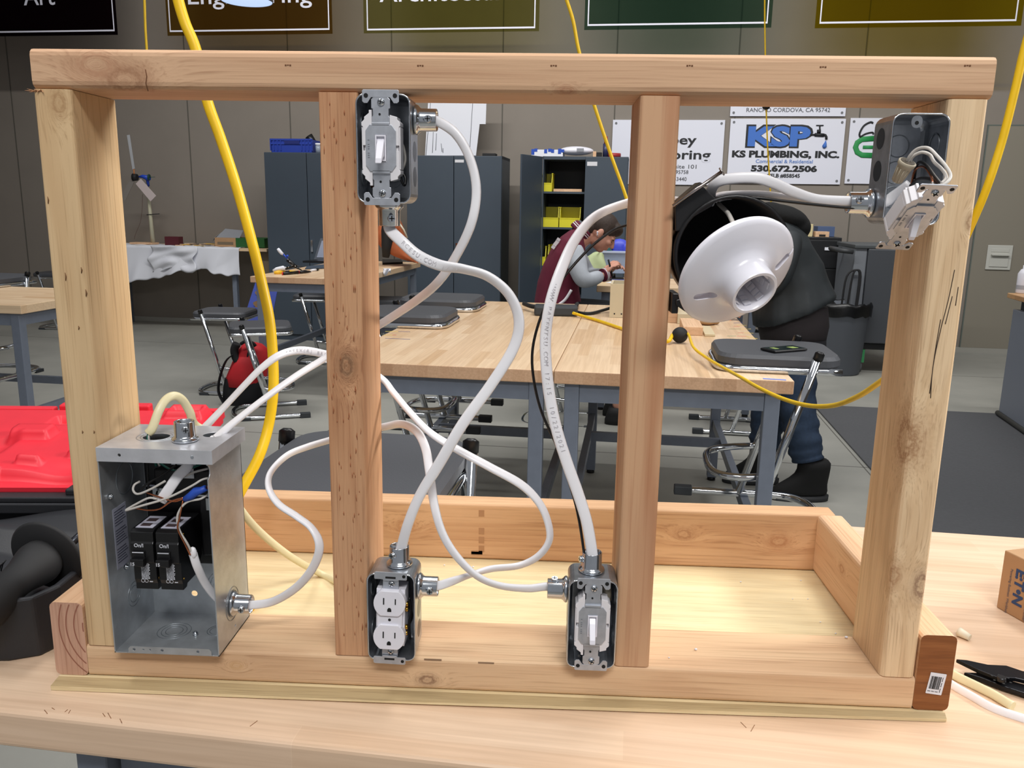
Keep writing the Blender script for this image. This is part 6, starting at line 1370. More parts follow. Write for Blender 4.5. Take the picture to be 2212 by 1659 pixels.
b = MB(); b.ball(((x0+x1)/2+.03, yc+.14, zt_+.04), .07, 14, (1.1, .9, .9)); b.ball(((x0+x1)/2+.1, yc+.12, zt_+.03), .06, 14, (1.1, .9, .9)); b.build('blue_bag', plain('bag_blue', (66, 78, 200), .4), bn)
b = MB(); b.cyl((x0+.05, yc+.1, zt_+.013), (x0+.05, yc+.1, zt_+.1), .03, .02, 12); b.build('green_bottle', plain('bottle_green', (40, 110, 100), .4), bn)
t = thing('blue_parts', 'bright blue plastic parts on the table under the hand of the person in maroon', 'parts', tuple(aZ(1335, 600, zT)))
b = MB(); b.box((aZ(1312, 602, zT).x, 5.2, zT+.001), (aZ(1350, 602, zT).x, 5.3, zT+.03)); b.build('parts_base', plain('bag_blue', (66, 78, 200), .4), t, .006)
t = thing('soldering_stand', 'black soldering stand with small clamp on the table of the person in maroon', 'stand', tuple(aZ(1320, 607, zT)))
b = MB(); p = aZ(1310, 606, zT); b.box((p.x, p.y, zT+.001), (p.x+.13, p.y+.08, zT+.02)); b.cyl((p.x+.05, p.y+.03, zT+.02), (p.x+.05, p.y+.03, zT+.09), .02, .016, 10); b.build('stand_base', blackp, t)
b = MB(); b.cyl((p.x+.05, p.y+.02, zT+.09), (p.x+.13, p.y+.02, zT+.13), .006, None, 8); b.box((p.x+.02, p.y+.0, zT+.085), (p.x+.08, p.y+.04, zT+.095)); b.build('clamp_arm', plain('clamp_red', (130, 50, 44), .5), t)
t = thing('paper_sheet', 'white paper sheet lying at the corner of the table of the person in maroon', 'paper', tuple(aZ(1330, 612, zT)))
b = MB(); P = [aZ(1309, 611, zT+.001), aZ(1330, 606, zT+.001), aZ(1362, 606, zT+.001), aZ(1350, 613, zT+.001)]; b._add(P+[v+V((0, 0, .002)) for v in P], [(0, 1, 2, 3), (4, 5, 6, 7), (0, 1, 5, 4), (1, 2, 6, 5), (2, 3, 7, 6), (3, 0, 4, 7)]); b.build('sheet', paper, t)
# ================================================================ right side: black drawer cabinet, cart, bin, desk, mat
mt_ = plain('mat_grey', (84, 85, 88), .9, noise=.06, nscale=60, bump=.3, bscale=200)
m0 = toR(aZ(1757, 877, FL)); m1 = toR(aZ(2160, 886, FL)); t = thing('floor_mat', 'large dark grey rubber mat on the floor at the right', 'mat', tuple(room((m0.x+m1.x)/2, 3, FL)), RA)
b = MB(RT); b.box((m0.x, .9, FL+.0008), (m1.x+.8, m0.y, FL+.012)); b.build('mat_sheet', mt_, t, .004)
bcp = toR(aR(1757, 514, 7.9)); t = thing('drawer_cabinet', 'black metal drawer cabinet against the rear wall behind the trash can', 'cabinet', tuple(room(bcp.x+.15, 8.1, FL)), RA)
cbx1 = toR(aR(1819, 514, 7.9)).x; cbx0 = cbx1-.5; zc = toR(aR(1800, 513, 7.9)).z
blkcab = plain('cabinet_black', (20, 21, 24), .45)
b = MB(RT); b.box((cbx0, 7.9, FL+.002), (cbx1, 8.5, zc)); b.build('body', blkcab, t, .004)
b = MB(RT)
for k in range(4): z = zc-.03-.28*k; b.box((cbx0+.01, 7.89, z-.27), (cbx1-.01, 7.899, z))
dr_ = b.build('drawer_fronts', blkcab, t, .003); b = MB(RT); hx = toR(aR(1794, 538, 7.88)); b.box((hx.x-.055, 7.875, hx.z-.015), (hx.x+.055, 7.89, hx.z+.015)); b.build('white_handle', paper, dr_, .004)
topbox('desk_organizer', 'blue and cardboard organizer tray on the black drawer cabinet', 'organizer', 1767, 1804, 489, plain('organizer_blue', (74, 92, 128), .6), .2, zt=zc, yr=8.15)
t, x0, x1, z1 = topbox('wooden_drawer_box', 'small wooden drawer box on the black drawer cabinet', 'box', 1762, 1792, 500, w_side, .12, zt=zc, yr=7.95); b = MB(RT); b.box(((x0+x1)/2-.03, 7.945, z1-.045), ((x0+x1)/2+.03, 7.949, z1-.028)); b.build('drawer_slot', blackm, t)
topbox('yellow_bottle', 'cream bottle on the black drawer cabinet next to the dark coat', 'bottle', 1746, 1757, 484, plain('cream_plastic', (210, 196, 150), .5), .07, zt=zc, yr=8.0)
ctp = 7.15
c0 = toR(aR(1876, 545, ctp)); c1_ = toR(aR(1945, 545, ctp))
crt = thing('equipment_cart', 'grey and black wheeled equipment cart behind the right stud', 'cart', tuple(room(c0.x+.25, ctp+.3, FL)), RA)
zc2 = toR(aR(1880, 530, ctp)).z; zb = toR(aR(1880, 742, ctp)).z
b = MB(RT); b.box((c0.x, ctp, zb), (c0.x+.62, ctp+.7, zc2-.03)); b.build('body', plain('cart_dark', (66, 69, 74), .5), crt, .01)
b = MB(RT); b.box((c0.x-.11, ctp+.02, zb+.08), (c0.x-.002, ctp+.68, zc2)); b.build('side_panel', plain('cart_grey', (116, 120, 126), .5), crt, .01)
b = MB(RT); b.box((c0.x-.12, ctp, zc2-.03), (c0.x+.63, ctp+.71, zc2+.005)); b.build('top_panel', plain('cart_top', (74, 78, 80), .5), crt, .008)
b = MB(RT); b.tube([(c0.x-.14, ctp-.03, zc2-.06), (c0.x-.24, ctp-.04, zc2-.05), (c0.x-.24, ctp+.4, zc2-.05), (c0.x-.14, ctp+.4, zc2-.06)], .022, 10); b.build('push_handle', plain('cart_handle', (58, 60, 62), .5), crt)
b = MB(RT)
for dx in (0, .05): b.tube(smooth_path([(c0.x-.15-dx, ctp-.01, zb+.05), (c0.x-.14-dx, ctp-.02, zc2-.55), (c0.x-.12-dx, ctp-.02, zc2-.28), (c0.x-.09, ctp-.02, zc2-.22), (c0.x-.06+dx*.2, ctp-.02, zc2-.28), (c0.x-.07+dx*.2, ctp-.02, zc2-.62)], 4), .009, 8)
b.build('coiled_cord', blackm, crt)
b = MB(RT); b.box((c0.x-.08, ctp+.02, zb-.06), (c0.x+.6, ctp+.66, zb-.001)); b.build('chassis', blackp, crt, .01)
for k, (x, y) in enumerate(((c0.x+.03, ctp+.06), (c0.x+.52, ctp+.06), (c0.x+.03, ctp+.58), (c0.x+.52, ctp+.58))):
    b = MB(RT); b.cyl((x-.018, y, FL+.05), (x+.018, y, FL+.05), .05, None, 18); w1 = b.build('caster', plain('wheel_grey', (96, 98, 102), .5), crt)
    b = MB(RT); b.box((x-.035, y-.04, FL+.095), (x+.035, y+.04, zb-.061)); b.build('brake_lever', plain('lever_green', (60, 150, 92), .5) if k == 0 else blackp, w1)
cn = aZ(1815, 812, FL); cn.y += .18; cn.x += .02
tc_ = thing('trash_can', 'round grey trash can with a black bag over its rim', 'trash can', (cn.x, cn.y, FL))
zr = aY(1820, 655, cn.y).z-FL
b = MB(tr(cn.x, cn.y, FL)); b.lathe([(.0001, 0), (.19, 0), (.20, .01), (.225, zr*.8), (.235, zr*.82), (.245, zr), (.235, zr), (.215, zr*.8), (.19, .02), (.0001, .02)], n=36); b.build('barrel', plain('can_grey', (92, 97, 106), .6), tc_)
b = MB(tr(cn.x, cn.y, FL)); b.lathe([(.252, zr-.10), (.256, zr-.02), (.250, zr+.012), (.238, zr+.012), (.225, zr-.05), (.16, zr-.2)], n=44, cap=False)
for v in b.b.verts: v.co.z += .010*math.sin(v.co.x*41+v.co.y*53); v.co.x += .006*math.sin(v.co.z*60+v.co.y*30)
b.build('liner_bag', plain('bag_black', (12, 13, 14), .3), tc_)
dk0 = aZ(2155, 900, FL); dk_ = thing('service_desk', 'grey panelled desk with wooden top at the right edge', 'desk', tuple(dk0))
zt_ = aY(2166, 634, dk0.y).z; e = (aZ(2212, 940, FL)-dk0).normalized(); nrm = V((-e.y, e.x, 0))
Td = M4(((nrm.x, -e.x, 0, dk0.x), (nrm.y, -e.y, 0, dk0.y), (0, 0, 1, FL), (0, 0, 0, 1)))
b = MB(Td); b.box((.002, -1.4, .04), (.7, 0, zt_-FL-.11)); b.build('grey_panel', plain('desk_grey', (128, 134, 146), .5), dk_, .003)
b = MB(Td); b.box((-.03, -1.45, zt_-FL-.035), (.75, .06, zt_-FL)); b.build('desk_top', butcher('desk_wood', (206, 160, 112), (214, 172, 124), (190, 144, 100), 'y'), dk_, .004)
b = MB(Td); b.box((.04, -.12, zt_-FL-.11), (.08, -.03, zt_-FL-.036)); b.box((.04, -1.3, zt_-FL-.11), (.08, -1.2, zt_-FL-.036)); b.build('top_brackets', plain('bracket', (56, 62, 72), .5), dk_)
b = MB(Td); b.cyl((-.004, -1.4, .03), (-.004, .0, .03), .018, None, 10); b.build('foot_bar', plain('bar_dark', (66, 66, 62), .5), dk_)
bt = thing('white_bottle', 'white bottle standing on the desk at the right edge', 'bottle', tuple(aZ(2207, 632, zt_)))
p = aZ(2209, 634, zt_); b = MB(tr(p.x, p.y, zt_)); b.lathe([(.0001, .001), (.045, .001), (.047, .01), (.047, .14), (.03, .17), (.02, .175), (.02, .20), (.0001, .2)], n=24); b.build('bottle_body', whitep, bt)
b = MB(tr(p.x, p.y, zt_)); b.lathe([(.0475, .03), (.0475, .06)], n=24, cap=False); b.build('bottle_label', plain('label_grey2', (170, 172, 180), .5), bt)
# ================================================================ yellow cords
def cord(name, label, pts, r, mat=None, cat='cord', n=8, hang=True):
    S_ = [V(p) for p in smooth_path([tuple(q if isinstance(q, V) else aY(*q)) for q in pts], n)]
    if hang:                                                        # on up to the ceiling reels
        d_ = (S_[0]-S_[1]).normalized(); top = [S_[0]]
        for k in range(14): d_ = (d_*.85+V((0, 0, 1))*.15).normalized(); top.append(top[-1]+d_*.2)
        S_ = top[:0:-1]+S_
    b = MB(); b.tube(S_, r, 14)
    t = thing(name, label, cat, (0, 0, 0)); b.build('cord_length', mat or yellc, t); return t
cord('extension_cable', 'thick yellow cord hanging close behind the frame at the left', [(372, -60, .33), (385, 0, .33), (400, 50, .33), (424, 110, .33), (447, 215, .33), (477, 300, .33), (510, 400, .33), (541, 510, .33), (563, 600, .33), (582, 690, .32), (590, 780, .31), (590, 850, .30), (580, 920, .29), (560, 985, .27), (526, 1050, .25), (500, 1100, .235), (476, 1160, .215), (452, 1205, .20), (436, 1245, .175), V((.125, .17, .0075)), V((.105, .165, .0075)), V((.075, .165, .0075))], .0072)
t = cord('extension_cable', 'thin yellow cord ending behind the top plate at the far left', [(309, -40, 2.6), (312, 0, 2.6), (314, 60, 2.6), (317, 110, 2.6), (318, 160, 2.6)], .0047)
b = MB(); b.ball(aY(318, 166, 2.6), .012, 10, (1, 1, 1.4)); b.build('plug', blackp, t)
t = cord('extension_cable', 'thin yellow cord slanting down behind the striped stud', [(1215, -30, 2.3), (1224, 0, 2.3), (1238, 45, 2.3), (1250, 108, 2.3), (1266, 165, 2.3), (1283, 225, 2.3), (1318, 330, 2.3), (1352, 425, 2.3), (1378, 520, 2.3), (1390, 620, 2.3), (1395, 700, 2.32), aZ(1395, 745, zT+.006), aZ(1385, 752, zT+.006)], .0062)
t = cord('extension_cable', 'thinnest yellow cord hanging in front of the plumbing sign from a black ball', [(1652, -30, 4.2), (1652, 40, 4.2), (1653, 110, 4.2), (1655, 225, 4.2), (1657, 290, 4.2), (1660, 350, 4.2), (1665, 425, 4.2), (1668, 480, 4.25)], .0042)
b = MB(); b.ball(aY(1655, 231, 4.2), .022, 14, (1, 1, .7)); b.build('stop_ball', blackm, t)
bl = aZ(1470, 744, zT); blc = V((bl.x, bl.y+.03, zT+.034))
t = cord('extension_cable', 'yellow cord drooping from the top right to the black ball on the big table', [(2232, 40, .34), (2212, 110, .34), (2190, 205, .34), (2163, 310, .34), (2130, 410, .34), (2092, 500, .36), (2030, 640, .42), (1970, 750, .5), (1925, 805, .58), (1890, 833, .66), (1850, 858, .76), (1800, 876, .9), (1745, 876, 1.05), (1690, 861, 1.22), (1640, 838, 1.4), (1600, 815, 1.6), (1560, 793, 1.85), aZ(1525, 772, zT+.03), aZ(1498, 750, zT+.035), blc+V((.03, -.01, .008)), blc], .0052)
b = MB(); b.ball(blc, .033, 20); b.build('stop_ball', blackm, t)
cord('extension_cable', 'yellow cord lying on the big table between the black hub and the black ball', [blc+V((-.03, 0, .0)), aZ(1440, 738, zT+.012), aZ(1400, 726, zT+.008), aZ(1350, 712, zT+.008), aZ(1290, 692, zT+.008), aZ(1250, 680, zT+.015), aZ(1238, 676, zT+.025)], .0075, hang=False)
# ================================================================ people
def skin_bm(nodes, edges, sub=2):
    """continuous surface grown on a skeleton: nodes {key: (point, radius)}; the first key is the root"""
    keys = list(nodes); me = bpy.data.meshes.new('tmp'); me.from_pydata([tuple(nodes[k][0]) for k in keys], [(keys.index(a), keys.index(c)) for a, c in edges], [])
    o = bpy.data.objects.new('tmp', me); COL.objects.link(o); md = o.modifiers.new('s', 'SKIN'); md.use_smooth_shade = True
    sv = me.skin_vertices[0].data
    for i, k in enumerate(keys): r_ = nodes[k][1]; sv[i].radius = r_ if isinstance(r_, tuple) else (r_, r_)
    sv[0].use_root = True
    if sub: q = o.modifiers.new('u', 'SUBSURF'); q.levels = sub
    bpy.context.view_layer.update(); dg = bpy.context.evaluated_depsgraph_get(); m2 = bpy.data.meshes.new_from_object(o.evaluated_get(dg)); b = bmesh.new(); b.from_mesh(m2)
    bpy.data.objects.remove(o); bpy.data.meshes.remove(m2); return b
def chain(pts): return {str(i): p for i, p in enumerate(pts)}, [(str(i), str(i+1)) for i in range(len(pts)-1)]
def remesh(bm, name, mat, parent, vox=.006, smooth=3):
    me = bpy.data.meshes.new('t'); bm.to_mesh(me); bm.free(); o = bpy.data.objects.new('t', me); COL.objects.link(o)
    md = o.modifiers.new('r', 'REMESH'); md.mode = 'VOXEL'; md.voxel_size = vox; md.use_smooth_shade = True
    q = o.modifiers.new('sm', 'SMOOTH'); q.iterations = smooth; q.factor = .5
    bpy.context.view_layer.update(); dg = bpy.context.evaluated_depsgraph_get(); m2 = bpy.data.meshes.new_from_object(o.evaluated_get(dg)); bpy.data.objects.remove(o)
    m2.name = name; m2.materials.clear(); m2.materials.append(mat); m2.transform(full(parent).inverted())
    for p in m2.polygons: p.use_smooth = True; p.material_index = 0
    o = bpy.data.objects.new(name, m2); COL.objects.link(o); o.parent = parent; return o
def merge(*bms):
    out = bmesh.new()
    for b in bms: me = bpy.data.meshes.new('t'); b.to_mesh(me); b.free(); out.from_mesh(me); bpy.data.meshes.remove(me)
    return out
def frame3(c, F, U):
    F = V(F).normalized(); S_ = V(U).cross(F).normalized()*-1; U = S_.cross(F).normalized()
    if U.dot(V((0, 0, 1))) < -2: U = -U
    return M4(((S_.x, F.x, U.x, c.x), (S_.y, F.y, U.y, c.y), (S_.z, F.z, U.z, c.z), (0, 0, 0, 1)))
def head_bm(Th, k=1.0):
    """skull, jaw, brow, nose, lips, chin and ears in head axes: x side, y face, z crown"""
    b = MB(Th @ M4.Scale(k, 4)); b.ball((0, -.012, .03), 1, 22, (.074, .094, .088)); b.ball((0, .024, -.015), 1, 20, (.062, .068, .080)); b.ball((0, .050, -.070), 1, 14, (.034, .030, .026))
    b.ball((0, .074, .022), 1, 14, (.05, .016, .012)); b.tube([(0, .082, .018), (0, .094, .002), (0, .104, -.018), (0, .098, -.026)], [.008, .010, .013, .010], 10)
    b.ball((.011, .090, -.022), .009, 8); b.ball((-.011, .090, -.022), .009, 8); b.ball((0, .083, -.044), 1, 12, (.024, .011, .006)); b.ball((0, .081, -.053), 1, 12, (.020, .011, .006))
    for s in (-1, 1): b.ball((s*.036, .066, -.012), 1, 12, (.022, .022, .018)); b.ball((s*.078, -.006, -.004), 1, 12, (.011, .020, .032)); b.ball((s*.076, .0, -.024), 1, 8, (.009, .012, .012))
    return b.b
def hand_bm(wrist, palm_dir, back_dir, curl=.9, k=1.0, thumb=1):
    """palm, four fingers of different lengths curled at three joints, and a thumb from the side of the palm"""
    D_ = V(palm_dir).normalized(); B_ = V(back_dir); B_ = (B_-D_*B_.dot(D_)).normalized(); S_ = D_.cross(B_); W_ = V(wrist)
    nodes, ed = chain([(W_-D_*.03, .026*k), (W_, .024*k), (W_+D_*.03*k, (.036*k, .020*k)), (W_+D_*.075*k, (.038*k, .017*k))]); bms = [skin_bm(nodes, ed, 1)]
    for i, L_ in enumerate((.072, .082, .076, .060)):
        s0 = (i-1.5)*.0195*k; p = W_+D_*(.080-.004*abs(i-1.3))*k+S_*s0; pts = [(p-D_*.012, .0095*k), (p, .0092*k)]; a = 0
        for j, f_ in enumerate((.44, .32, .24)): a += curl*(.55 if j == 0 else .8); p = p+(D_*math.cos(a)-B_*math.sin(a))*L_*f_*k; pts.append((p, (.0086-.0009*j)*k))
        bms.append(skin_bm(*chain(pts), 1))
    p = W_+D_*.022*k-S_*.030*k*thumb; q = p+(D_*.6-S_*.55*thumb-B_*.45)*.036*k; r_ = q+(D_*.75-S_*.05*thumb-B_*.55)*.030*k; bms.append(skin_bm(*chain([(p, .014*k), (q, .0115*k), (r_, .009*k), (r_+(D_*.8+S_*.3*thumb-B_*.4)*.018*k, .0078*k)]), 1))
    return bms
skinm = plain('skin_tone', (206, 150, 128), .5, noise=.05, nscale=30); hairm = plain('hair_brown', (58, 44, 36), .65, noise=.3, nscale=120, bump=.5, bscale=300)
maroon = plain('jacket_maroon', (98, 22, 46), .85, noise=.08, nscale=30); sleeve = plain('sleeve_grey', (176, 182, 190), .8, noise=.05, nscale=20); whitef = plain('stripe_white', (222, 218, 222), .7)
jean = plain('jeans_blue', (40, 57, 80), .85, noise=.15, nscale=60); pantk = plain('trousers_black', (24, 25, 30), .85)
# ---- seated person in the maroon jacket
y0 = 4.85
def B(px, py, dy=0): return aY(px, py, y0)+V((0, dy, 0))
pr = thing('person', 'person in maroon jacket with grey sleeves bent over a table, white earbud in ear', 'person', (B(1205, 660).x, y0, FL))
s_ = .0031
hip = B(1205, 672); chest = B(1228, 560); neck = B(1262, 512); Hc = B(1299, 505)
floor_z = FL
kn = V((.46, 0, .02)); bod = {'hip': (hip, .12), 'belly': (B(1204, 620), .09), 'chest': (B(1216, 562), .085), 'base': (B(1244, 522), .055), 'neck': (neck, .056), 'skull': (Hc+V((-.02, 0, 0)), .05)}
ed = [('hip', 'belly'), ('belly', 'chest'), ('chest', 'base'), ('base', 'neck'), ('neck', 'skull')]
for s, n_ in ((-1, 'r'), (1, 'l')):
    sh = B(1244, 541, s*.16); el = B(1259, 606, s*.22) if s < 0 else B(1275, 606, .24); wr = B(1302, 590, -.13) if s < 0 else B(1310, 592, .02)
    bod['s'+n_] = (sh, .05); bod['e'+n_] = (el, .040); bod['w'+n_] = (wr, .026); ed += [('base', 's'+n_), ('s'+n_, 'e'+n_), ('e'+n_, 'w'+n_)]
    th_ = hip+V((.06, s*.10, -.02)); k_ = hip+V((.47, s*.12, .0)); an = V((k_.x-.05, k_.y, FL+.10)); to = V((k_.x+.12, k_.y, FL+.04))
    bod['t'+n_] = (th_, .085); bod['k'+n_] = (k_, .058); bod['a'+n_] = (an, .042); bod['f'+n_] = (to, .035); ed += [('hip', 't'+n_), ('t'+n_, 'k'+n_), ('k'+n_, 'a'+n_), ('a'+n_, 'f'+n_)]
Th = frame3(Hc, (.76, -.10, -.65), (.65, 0, .76))
hr_ = hand_bm(B(1305, 587, -.13), V((.50, .12, .62)), V((-.5, -.5, .45)), 1.0, 1.0, 1); hl_ = hand_bm(B(1312, 590, .02), V((.55, -.25, .45)), V((-.2, .5, .7)), .9, 1.0, -1)
body = remesh(merge(skin_bm(bod, ed, 1), head_bm(Th, 1.10), *hr_, *hl_), 'body', skinm, pr, .0052, 2)
b = MB(); S = [((1206, 700), 112, .19, .2), ((1206, 655), 106, .19, .15), ((1206, 615), 92, .18, .15), ((1214, 580), 84, .19, .2), ((1226, 550), 76, .20, .3), ((1238, 525), 60, .19, .45), ((1246, 510), 40, .14, .6), ((1253, 500), 26, .085, .75)]
loft(b, [(B(*c), w_*s_/2, d_, 0, t_) for c, w_, d_, t_ in S], 26)
jb = b.b; jb2 = merge(jb); jacket = remesh(jb2, 'jacket', maroon, pr, .009, 2)
for s in (-1, 1):
    sh = B(1238, 543, s*.15); el = B(1256, 604, s*.23) if s < 0 else B(1275, 604, .25); wr = B(1301, 591, -.13) if s < 0 else B(1308, 594, .03)
    bm_ = skin_bm(*chain([(sh+V((-.01, -s*.05, .03)), .07), (sh, .078), (sh.lerp(el, .5), .073), (el, .066), (el.lerp(wr, .5), .056), (wr, .042)]), 2); remesh(bm_, 'sleeve', sleeve, pr, .008, 2)
    dv = (wr-el).normalized(); b = MB(); b.cyl(wr-dv*.008, wr+dv*.034, .045, .036, 18); cf_ = b.build('cuff', maroon, pr)
    b = MB()
    for k in (.002, .016): b.cyl(wr+dv*k, wr+dv*(k+.006), .046-k*.2, .046-k*.2, 18)
    b.build('cuff_stripes', whitef, cf_)
b = MB(); cdv = V((.62, 0, .6)).normalized(); c_ = B(1254, 501); Rg = cdv.to_track_quat('Z', 'Y').to_matrix().to_4x4(); Tc = M4.Translation(c_) @ Rg
b.T = Tc; b.lathe([(.075, -.02), (.082, -.01), (.078, .03), (.070, .04), (.064, .03), (.066, -.01)], n=28, close=True); cl_ = b.build('collar', maroon, pr)
b = MB(Tc); b.lathe([(.055, -.03), (.068, .02), (.062, .05), (.056, .052), (.054, .02)], n=24, close=True); b.build('hoodie_neck', plain('hoodie_grey', (84, 88, 96), .85), pr)
b = MB(Tc); b.lathe([(.0815, .004), (.0805, .010)], n=28, cap=False); b.lathe([(.0795, .018), (.0785, .024)], n=28, cap=False); b.build('collar_stripes', whitef, cl_)
b = MB(Th @ M4.Scale(1.10, 4)); b.ball((0, -.020, .045), 1, 24, (.083, .100, .086)); b.ball((0, .045, .083), 1, 18, (.06, .05, .035)); b.ball((0, .062, .070), 1, 14, (.048, .034, .03)); b.ball((0, -.070, -.01), 1, 16, (.066, .044, .06))
for s in (-1, 1): b.ball((s*.069, -.002, .034), 1, 12, (.014, .034, .036))
hb = b.b; hair = remesh(merge(hb), 'hair', hairm, pr, .006, 2)
b = MB(Th @ M4.Scale(1.10, 4))
for s in (-1, 1): b.ball((s*.03, .081, .018), 1, 10, (.018, .006, .005))
b.build('eyebrows', hairm, pr)
b = MB(Th @ M4.Scale(1.10, 4))
for s in (-1, 1): b.ball((s*.03, .077, .002), 1, 10, (.011, .007, .004))
b.build('eyes', plain('eye_dark', (50, 38, 34), .4), pr)
b = MB(); e0 = B(1289, 501, -.093); b.ball(e0, .007, 10); b.cyl(e0, e0+V((.0, -.002, -.024)), .0038, .0034, 8); b.build('earbud', whitep, pr)
b = MB(); p0 = B(1314, 576, -.15); b.cyl(p0+V((.02, .03, -.05)), p0+V((-.012, -.01, .055)), .006, .006, 10); b.build('pen', blackp, pr)
for s in (-1, 1):
    th_ = hip+V((.03, s*.10, -.01)); k_ = hip+V((.47, s*.12, .0)); an = V((k_.x-.05, k_.y, FL+.13))
    remesh(skin_bm(*chain([(th_+V((-.08, 0, 0)), .105), (th_, .105), (k_, .072), (k_+V((.0, 0, -.03)), .068), (an, .056)]), 2), 'trouser_leg', pantk, pr, .01, 2)
    b = MB(); loft(b, [(V((an.x+.06, an.y, FL+.001)), .14, .048), (V((an.x+.06, an.y, FL+.035)), .14, .048), (V((an.x+.03, an.y, FL+.07)), .10, .045), (V((an.x, an.y, FL+.12)), .055, .045)], 18); b.build('shoe', blackm, pr)
b = MB(); b.tube(smooth_path([tuple(B(1205, 652, -.205)), tuple(B(1220, 640, -.20)), tuple(B(1233, 620, -.20))], 5), .010, 6); b.build('pocket_trim', whitef, jacket)
b = MB()
for k, (px, py) in enumerate(((1205, 516), (1202, 521), (1198, 526), (1194, 532))): b.box((-.012, -.004, -.010), (.012, .004, .010), T=M4.Translation(B(px+1, py, -.13)) @ ry(.6))
b.build('back_lettering', whitef, jacket)
stool(hip.x-.02, y0, FL-.03, RA, 'black stool the person in maroon sits on')
gc = thing('green_cloth', 'pale green cloth heaped on the table behind the person in maroon', 'cloth', tuple(aZ(1285, 600, zT)))
b = MB(); yy0 = 5.5
loft(b, [(aY(1288, 604, yy0), .10, .10), (aY(1286, 585, yy0), .11, .1), (aY(1282, 565, yy0), .085, .08), (aY(1287, 550, yy0), .05, .05), (aY(1290, 543, yy0), .02, .02)], 20)
for v in b.b.verts: v.co.x += .022*math.sin(v.co.z*55+v.co.y*60)+.01*math.sin(v.co.y*130); v.co.y += .02*math.sin(v.co.x*110+v.co.z*40)
b.build('cloth_heap', plain('cloth_green', (180, 192, 146), .8), gc, sub=1)
# ---- standing person in the dark coat
y0 = 3.5; s_ = .00241
coatm = plain('coat_charcoal', (44, 49, 52), .6, noise=.08, nscale=14, bump=.3, bscale=30)
p2 = thing('person', 'person in dark coat and jeans standing bent over the big table behind the lampholder', 'person', (B(1700, 1080).x, y0, FL))
hip = B(1712, 720); sh0 = B(1685, 500); Hc = B(1640, 520)
bod = {'hip': (hip, .13), 'waist': (B(1708, 640), .12), 'chest': (B(1692, 545), .14), 'base': (sh0, .09), 'neck': (B(1662, 505), .055), 'skull': (Hc, .05)}
ed = [('hip', 'waist'), ('waist', 'chest'), ('chest', 'base'), ('base', 'neck'), ('neck', 'skull')]
ft_ = {-1: V((B(1712, 1080).x, aZ(1712, 1080, FL).y+.02, FL)), 1: V((B(1640, 1040).x-.0, aZ(1640, 1045, FL).y+.02, FL))}
for s, n_ in ((-1, 'r'), (1, 'l')):
    bod['s'+n_] = (sh0+V((0, s*.16, -.02)), .052); bod['e'+n_] = (B(1655, 600, s*.24), .042); bod['w'+n_] = (B(1600, 640, s*.14), .027); ed += [('base', 's'+n_), ('s'+n_, 'e'+n_), ('e'+n_, 'w'+n_)]
    t_ = hip+V((0, s*.09, -.06)); f_ = ft_[s]; k_ = V(((t_.x+f_.x)/2-.02, (t_.y+f_.y)/2, FL+.46))
    bod['t'+n_] = (t_, .08); bod['k'+n_] = (k_, .055); bod['a'+n_] = (V((f_.x+.03, f_.y, FL+.09)), .042); bod['f'+n_] = (V((f_.x-.11, f_.y, FL+.04)), .034); ed += [('hip', 't'+n_), ('t'+n_, 'k'+n_), ('k'+n_, 'a'+n_), ('a'+n_, 'f'+n_)]
Th = frame3(Hc, (-.75, 0, -.66), (-.62, 0, .78))
hr_ = hand_bm(B(1598, 642, -.14), V((-.55, .1, -.5)), V((-.3, 0, .9)), .6, 1.0, 1); hl_ = hand_bm(B(1598, 642, .14), V((-.55, -.1, -.5)), V((-.3, 0, .9)), .6, 1.0, -1)
remesh(merge(skin_bm(bod, ed, 1), head_bm(Th, 1.0), *hr_, *hl_), 'body', skinm, p2, .006, 2)
b = MB(); S = [((1712, 672), 172, .22, -.42), ((1711, 660), 172, .22, -.38), ((1705, 620), 156, .20, -.25), ((1698, 575), 138, .19, -.15), ((1690, 530), 118, .19, 0), ((1686, 495), 96, .17, .1), ((1684, 470), 62, .10, .2)]
loft(b, [(B(*c), w_*s_/2, d_, 0, t_) for c, w_, d_, t_ in S], 30)
for v in b.b.verts: v.co += V((.006*math.sin(v.co.z*31+v.co.y*20), .010*math.sin(v.co.x*34+v.co.z*12), 0))
remesh(merge(b.b), 'coat', coatm, p2, .011, 1)
for s in (-1, 1): remesh(skin_bm(*chain([(sh0+V((.0, s*.12, -.02)), .075), (sh0+V((0, s*.17, -.05)), .078), (B(1655, 600, s*.24), .064), (B(1604, 638, s*.14), .045)]), 2), 'sleeve', coatm, p2, .01, 2)
b = MB(M4.Translation(B(1692, 470)) @ ry(.25)); b.ball((0, 0, 0), 1, 20, (.125, .15, .062)); b.ball((.075, 0, -.03), 1, 16, (.07, .12, .07)); b.ball((-.06, 0, .01), 1, 16, (.08, .12, .05)); remesh(merge(b.b), 'hood', plain('hood_black', (16, 17, 18), .95, bump=.6, bscale=200), p2, .009, 2)
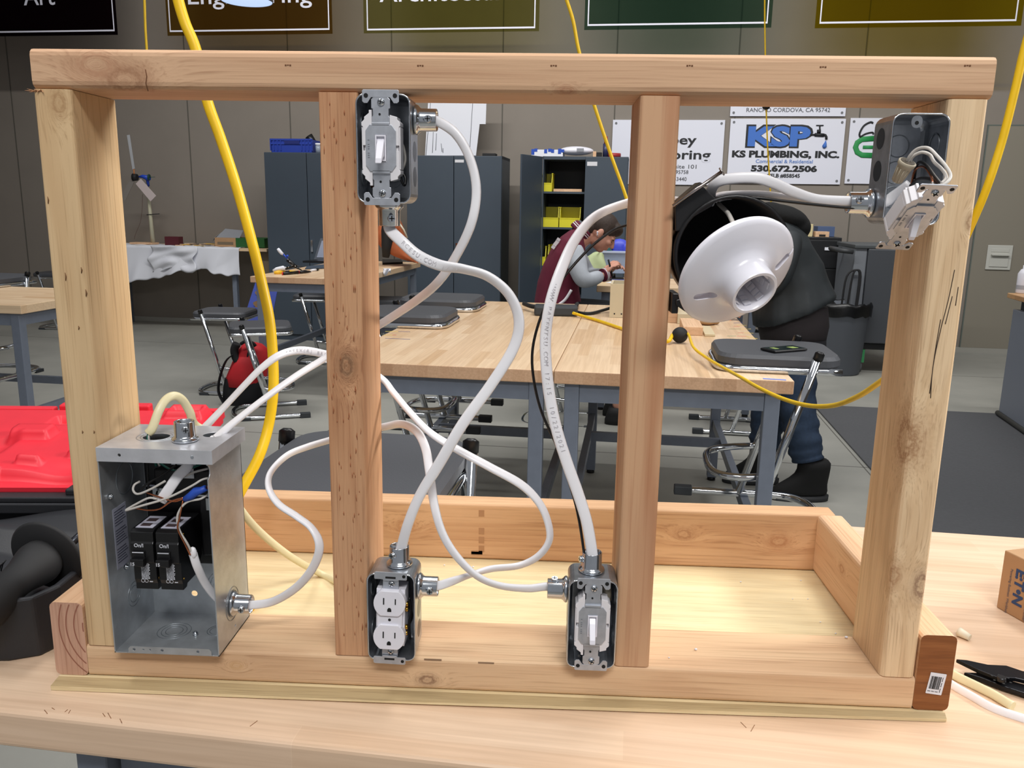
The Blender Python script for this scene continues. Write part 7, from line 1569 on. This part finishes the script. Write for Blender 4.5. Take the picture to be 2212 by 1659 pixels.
b = MB(); loft(b, [(B(1712, 742), 130*s_/2, .15), (B(1712, 700), 146*s_/2, .17), (B(1712, 660), 140*s_/2, .17)], 26); b.build('apron', plain('apron_dark', (52, 46, 48), .85), p2)
b = MB(); loft(b, [(B(1712, 790), 122*s_/2, .17), (B(1714, 760), 128*s_/2, .175), (B(1714, 728), 130*s_/2, .165)], 24); b.build('shirt_tail', pantk, p2)
b = MB(Th); b.ball((0, -.018, .045), 1, 20, (.082, .1, .082)); b.ball((0, -.07, -.01), 1, 14, (.066, .044, .06)); remesh(merge(b.b), 'hair', hairm, p2, .007, 2)
for s in (-1, 1):
    t_ = hip+V((0, s*.09, -.08)); f_ = ft_[s]; k_ = V(((t_.x+f_.x)/2-.02, (t_.y+f_.y)/2, FL+.46)); an = V((f_.x+.03, f_.y, FL+.24))
    ak = V((f_.x+.03, f_.y, FL+.09)); lp_ = [t_+V((0, 0, -.02)), t_.lerp(k_, .35), t_.lerp(k_, .7), k_, k_.lerp(ak, .25), k_.lerp(ak, .5), k_.lerp(ak, .68)]
    S_ = smooth_path([tuple(q) for q in lp_], 5); b = MB(); b.tube([V(q) for q in S_], [.098-.018*i/len(S_)+.004*math.sin(i*1.7)*(i > len(S_)*.6) for i in range(len(S_))], 20)
    for v in b.b.verts: v.co += V((.004*math.sin(v.co.z*60+v.co.y*25), .004*math.sin(v.co.z*45), 0))
    b.build('jeans_leg', jean, p2)
    bt_ = MB(); loft(bt_, [(V((f_.x-.035, f_.y, FL+.022)), .150, .054), (V((f_.x-.035, f_.y, FL+.05)), .148, .053), (V((f_.x-.01, f_.y, FL+.085)), .115, .052), (V((f_.x+.03, f_.y, FL+.13)), .08, .062), (V((f_.x+.032, f_.y, FL+.18)), .08, .07), (V((f_.x+.032, f_.y, FL+.225)), .084, .076)], 22); bo = bt_.build('boot', plain('boot_black', (14, 14, 15), .9), p2, sub=1)
    bt_ = MB(); loft(bt_, [(V((f_.x-.035, f_.y, FL+.0008)), .152, .057), (V((f_.x-.035, f_.y, FL+.028)), .154, .058)], 22); bt_.build('sole', plain('sole_grey', (46, 47, 50), .8), bo)
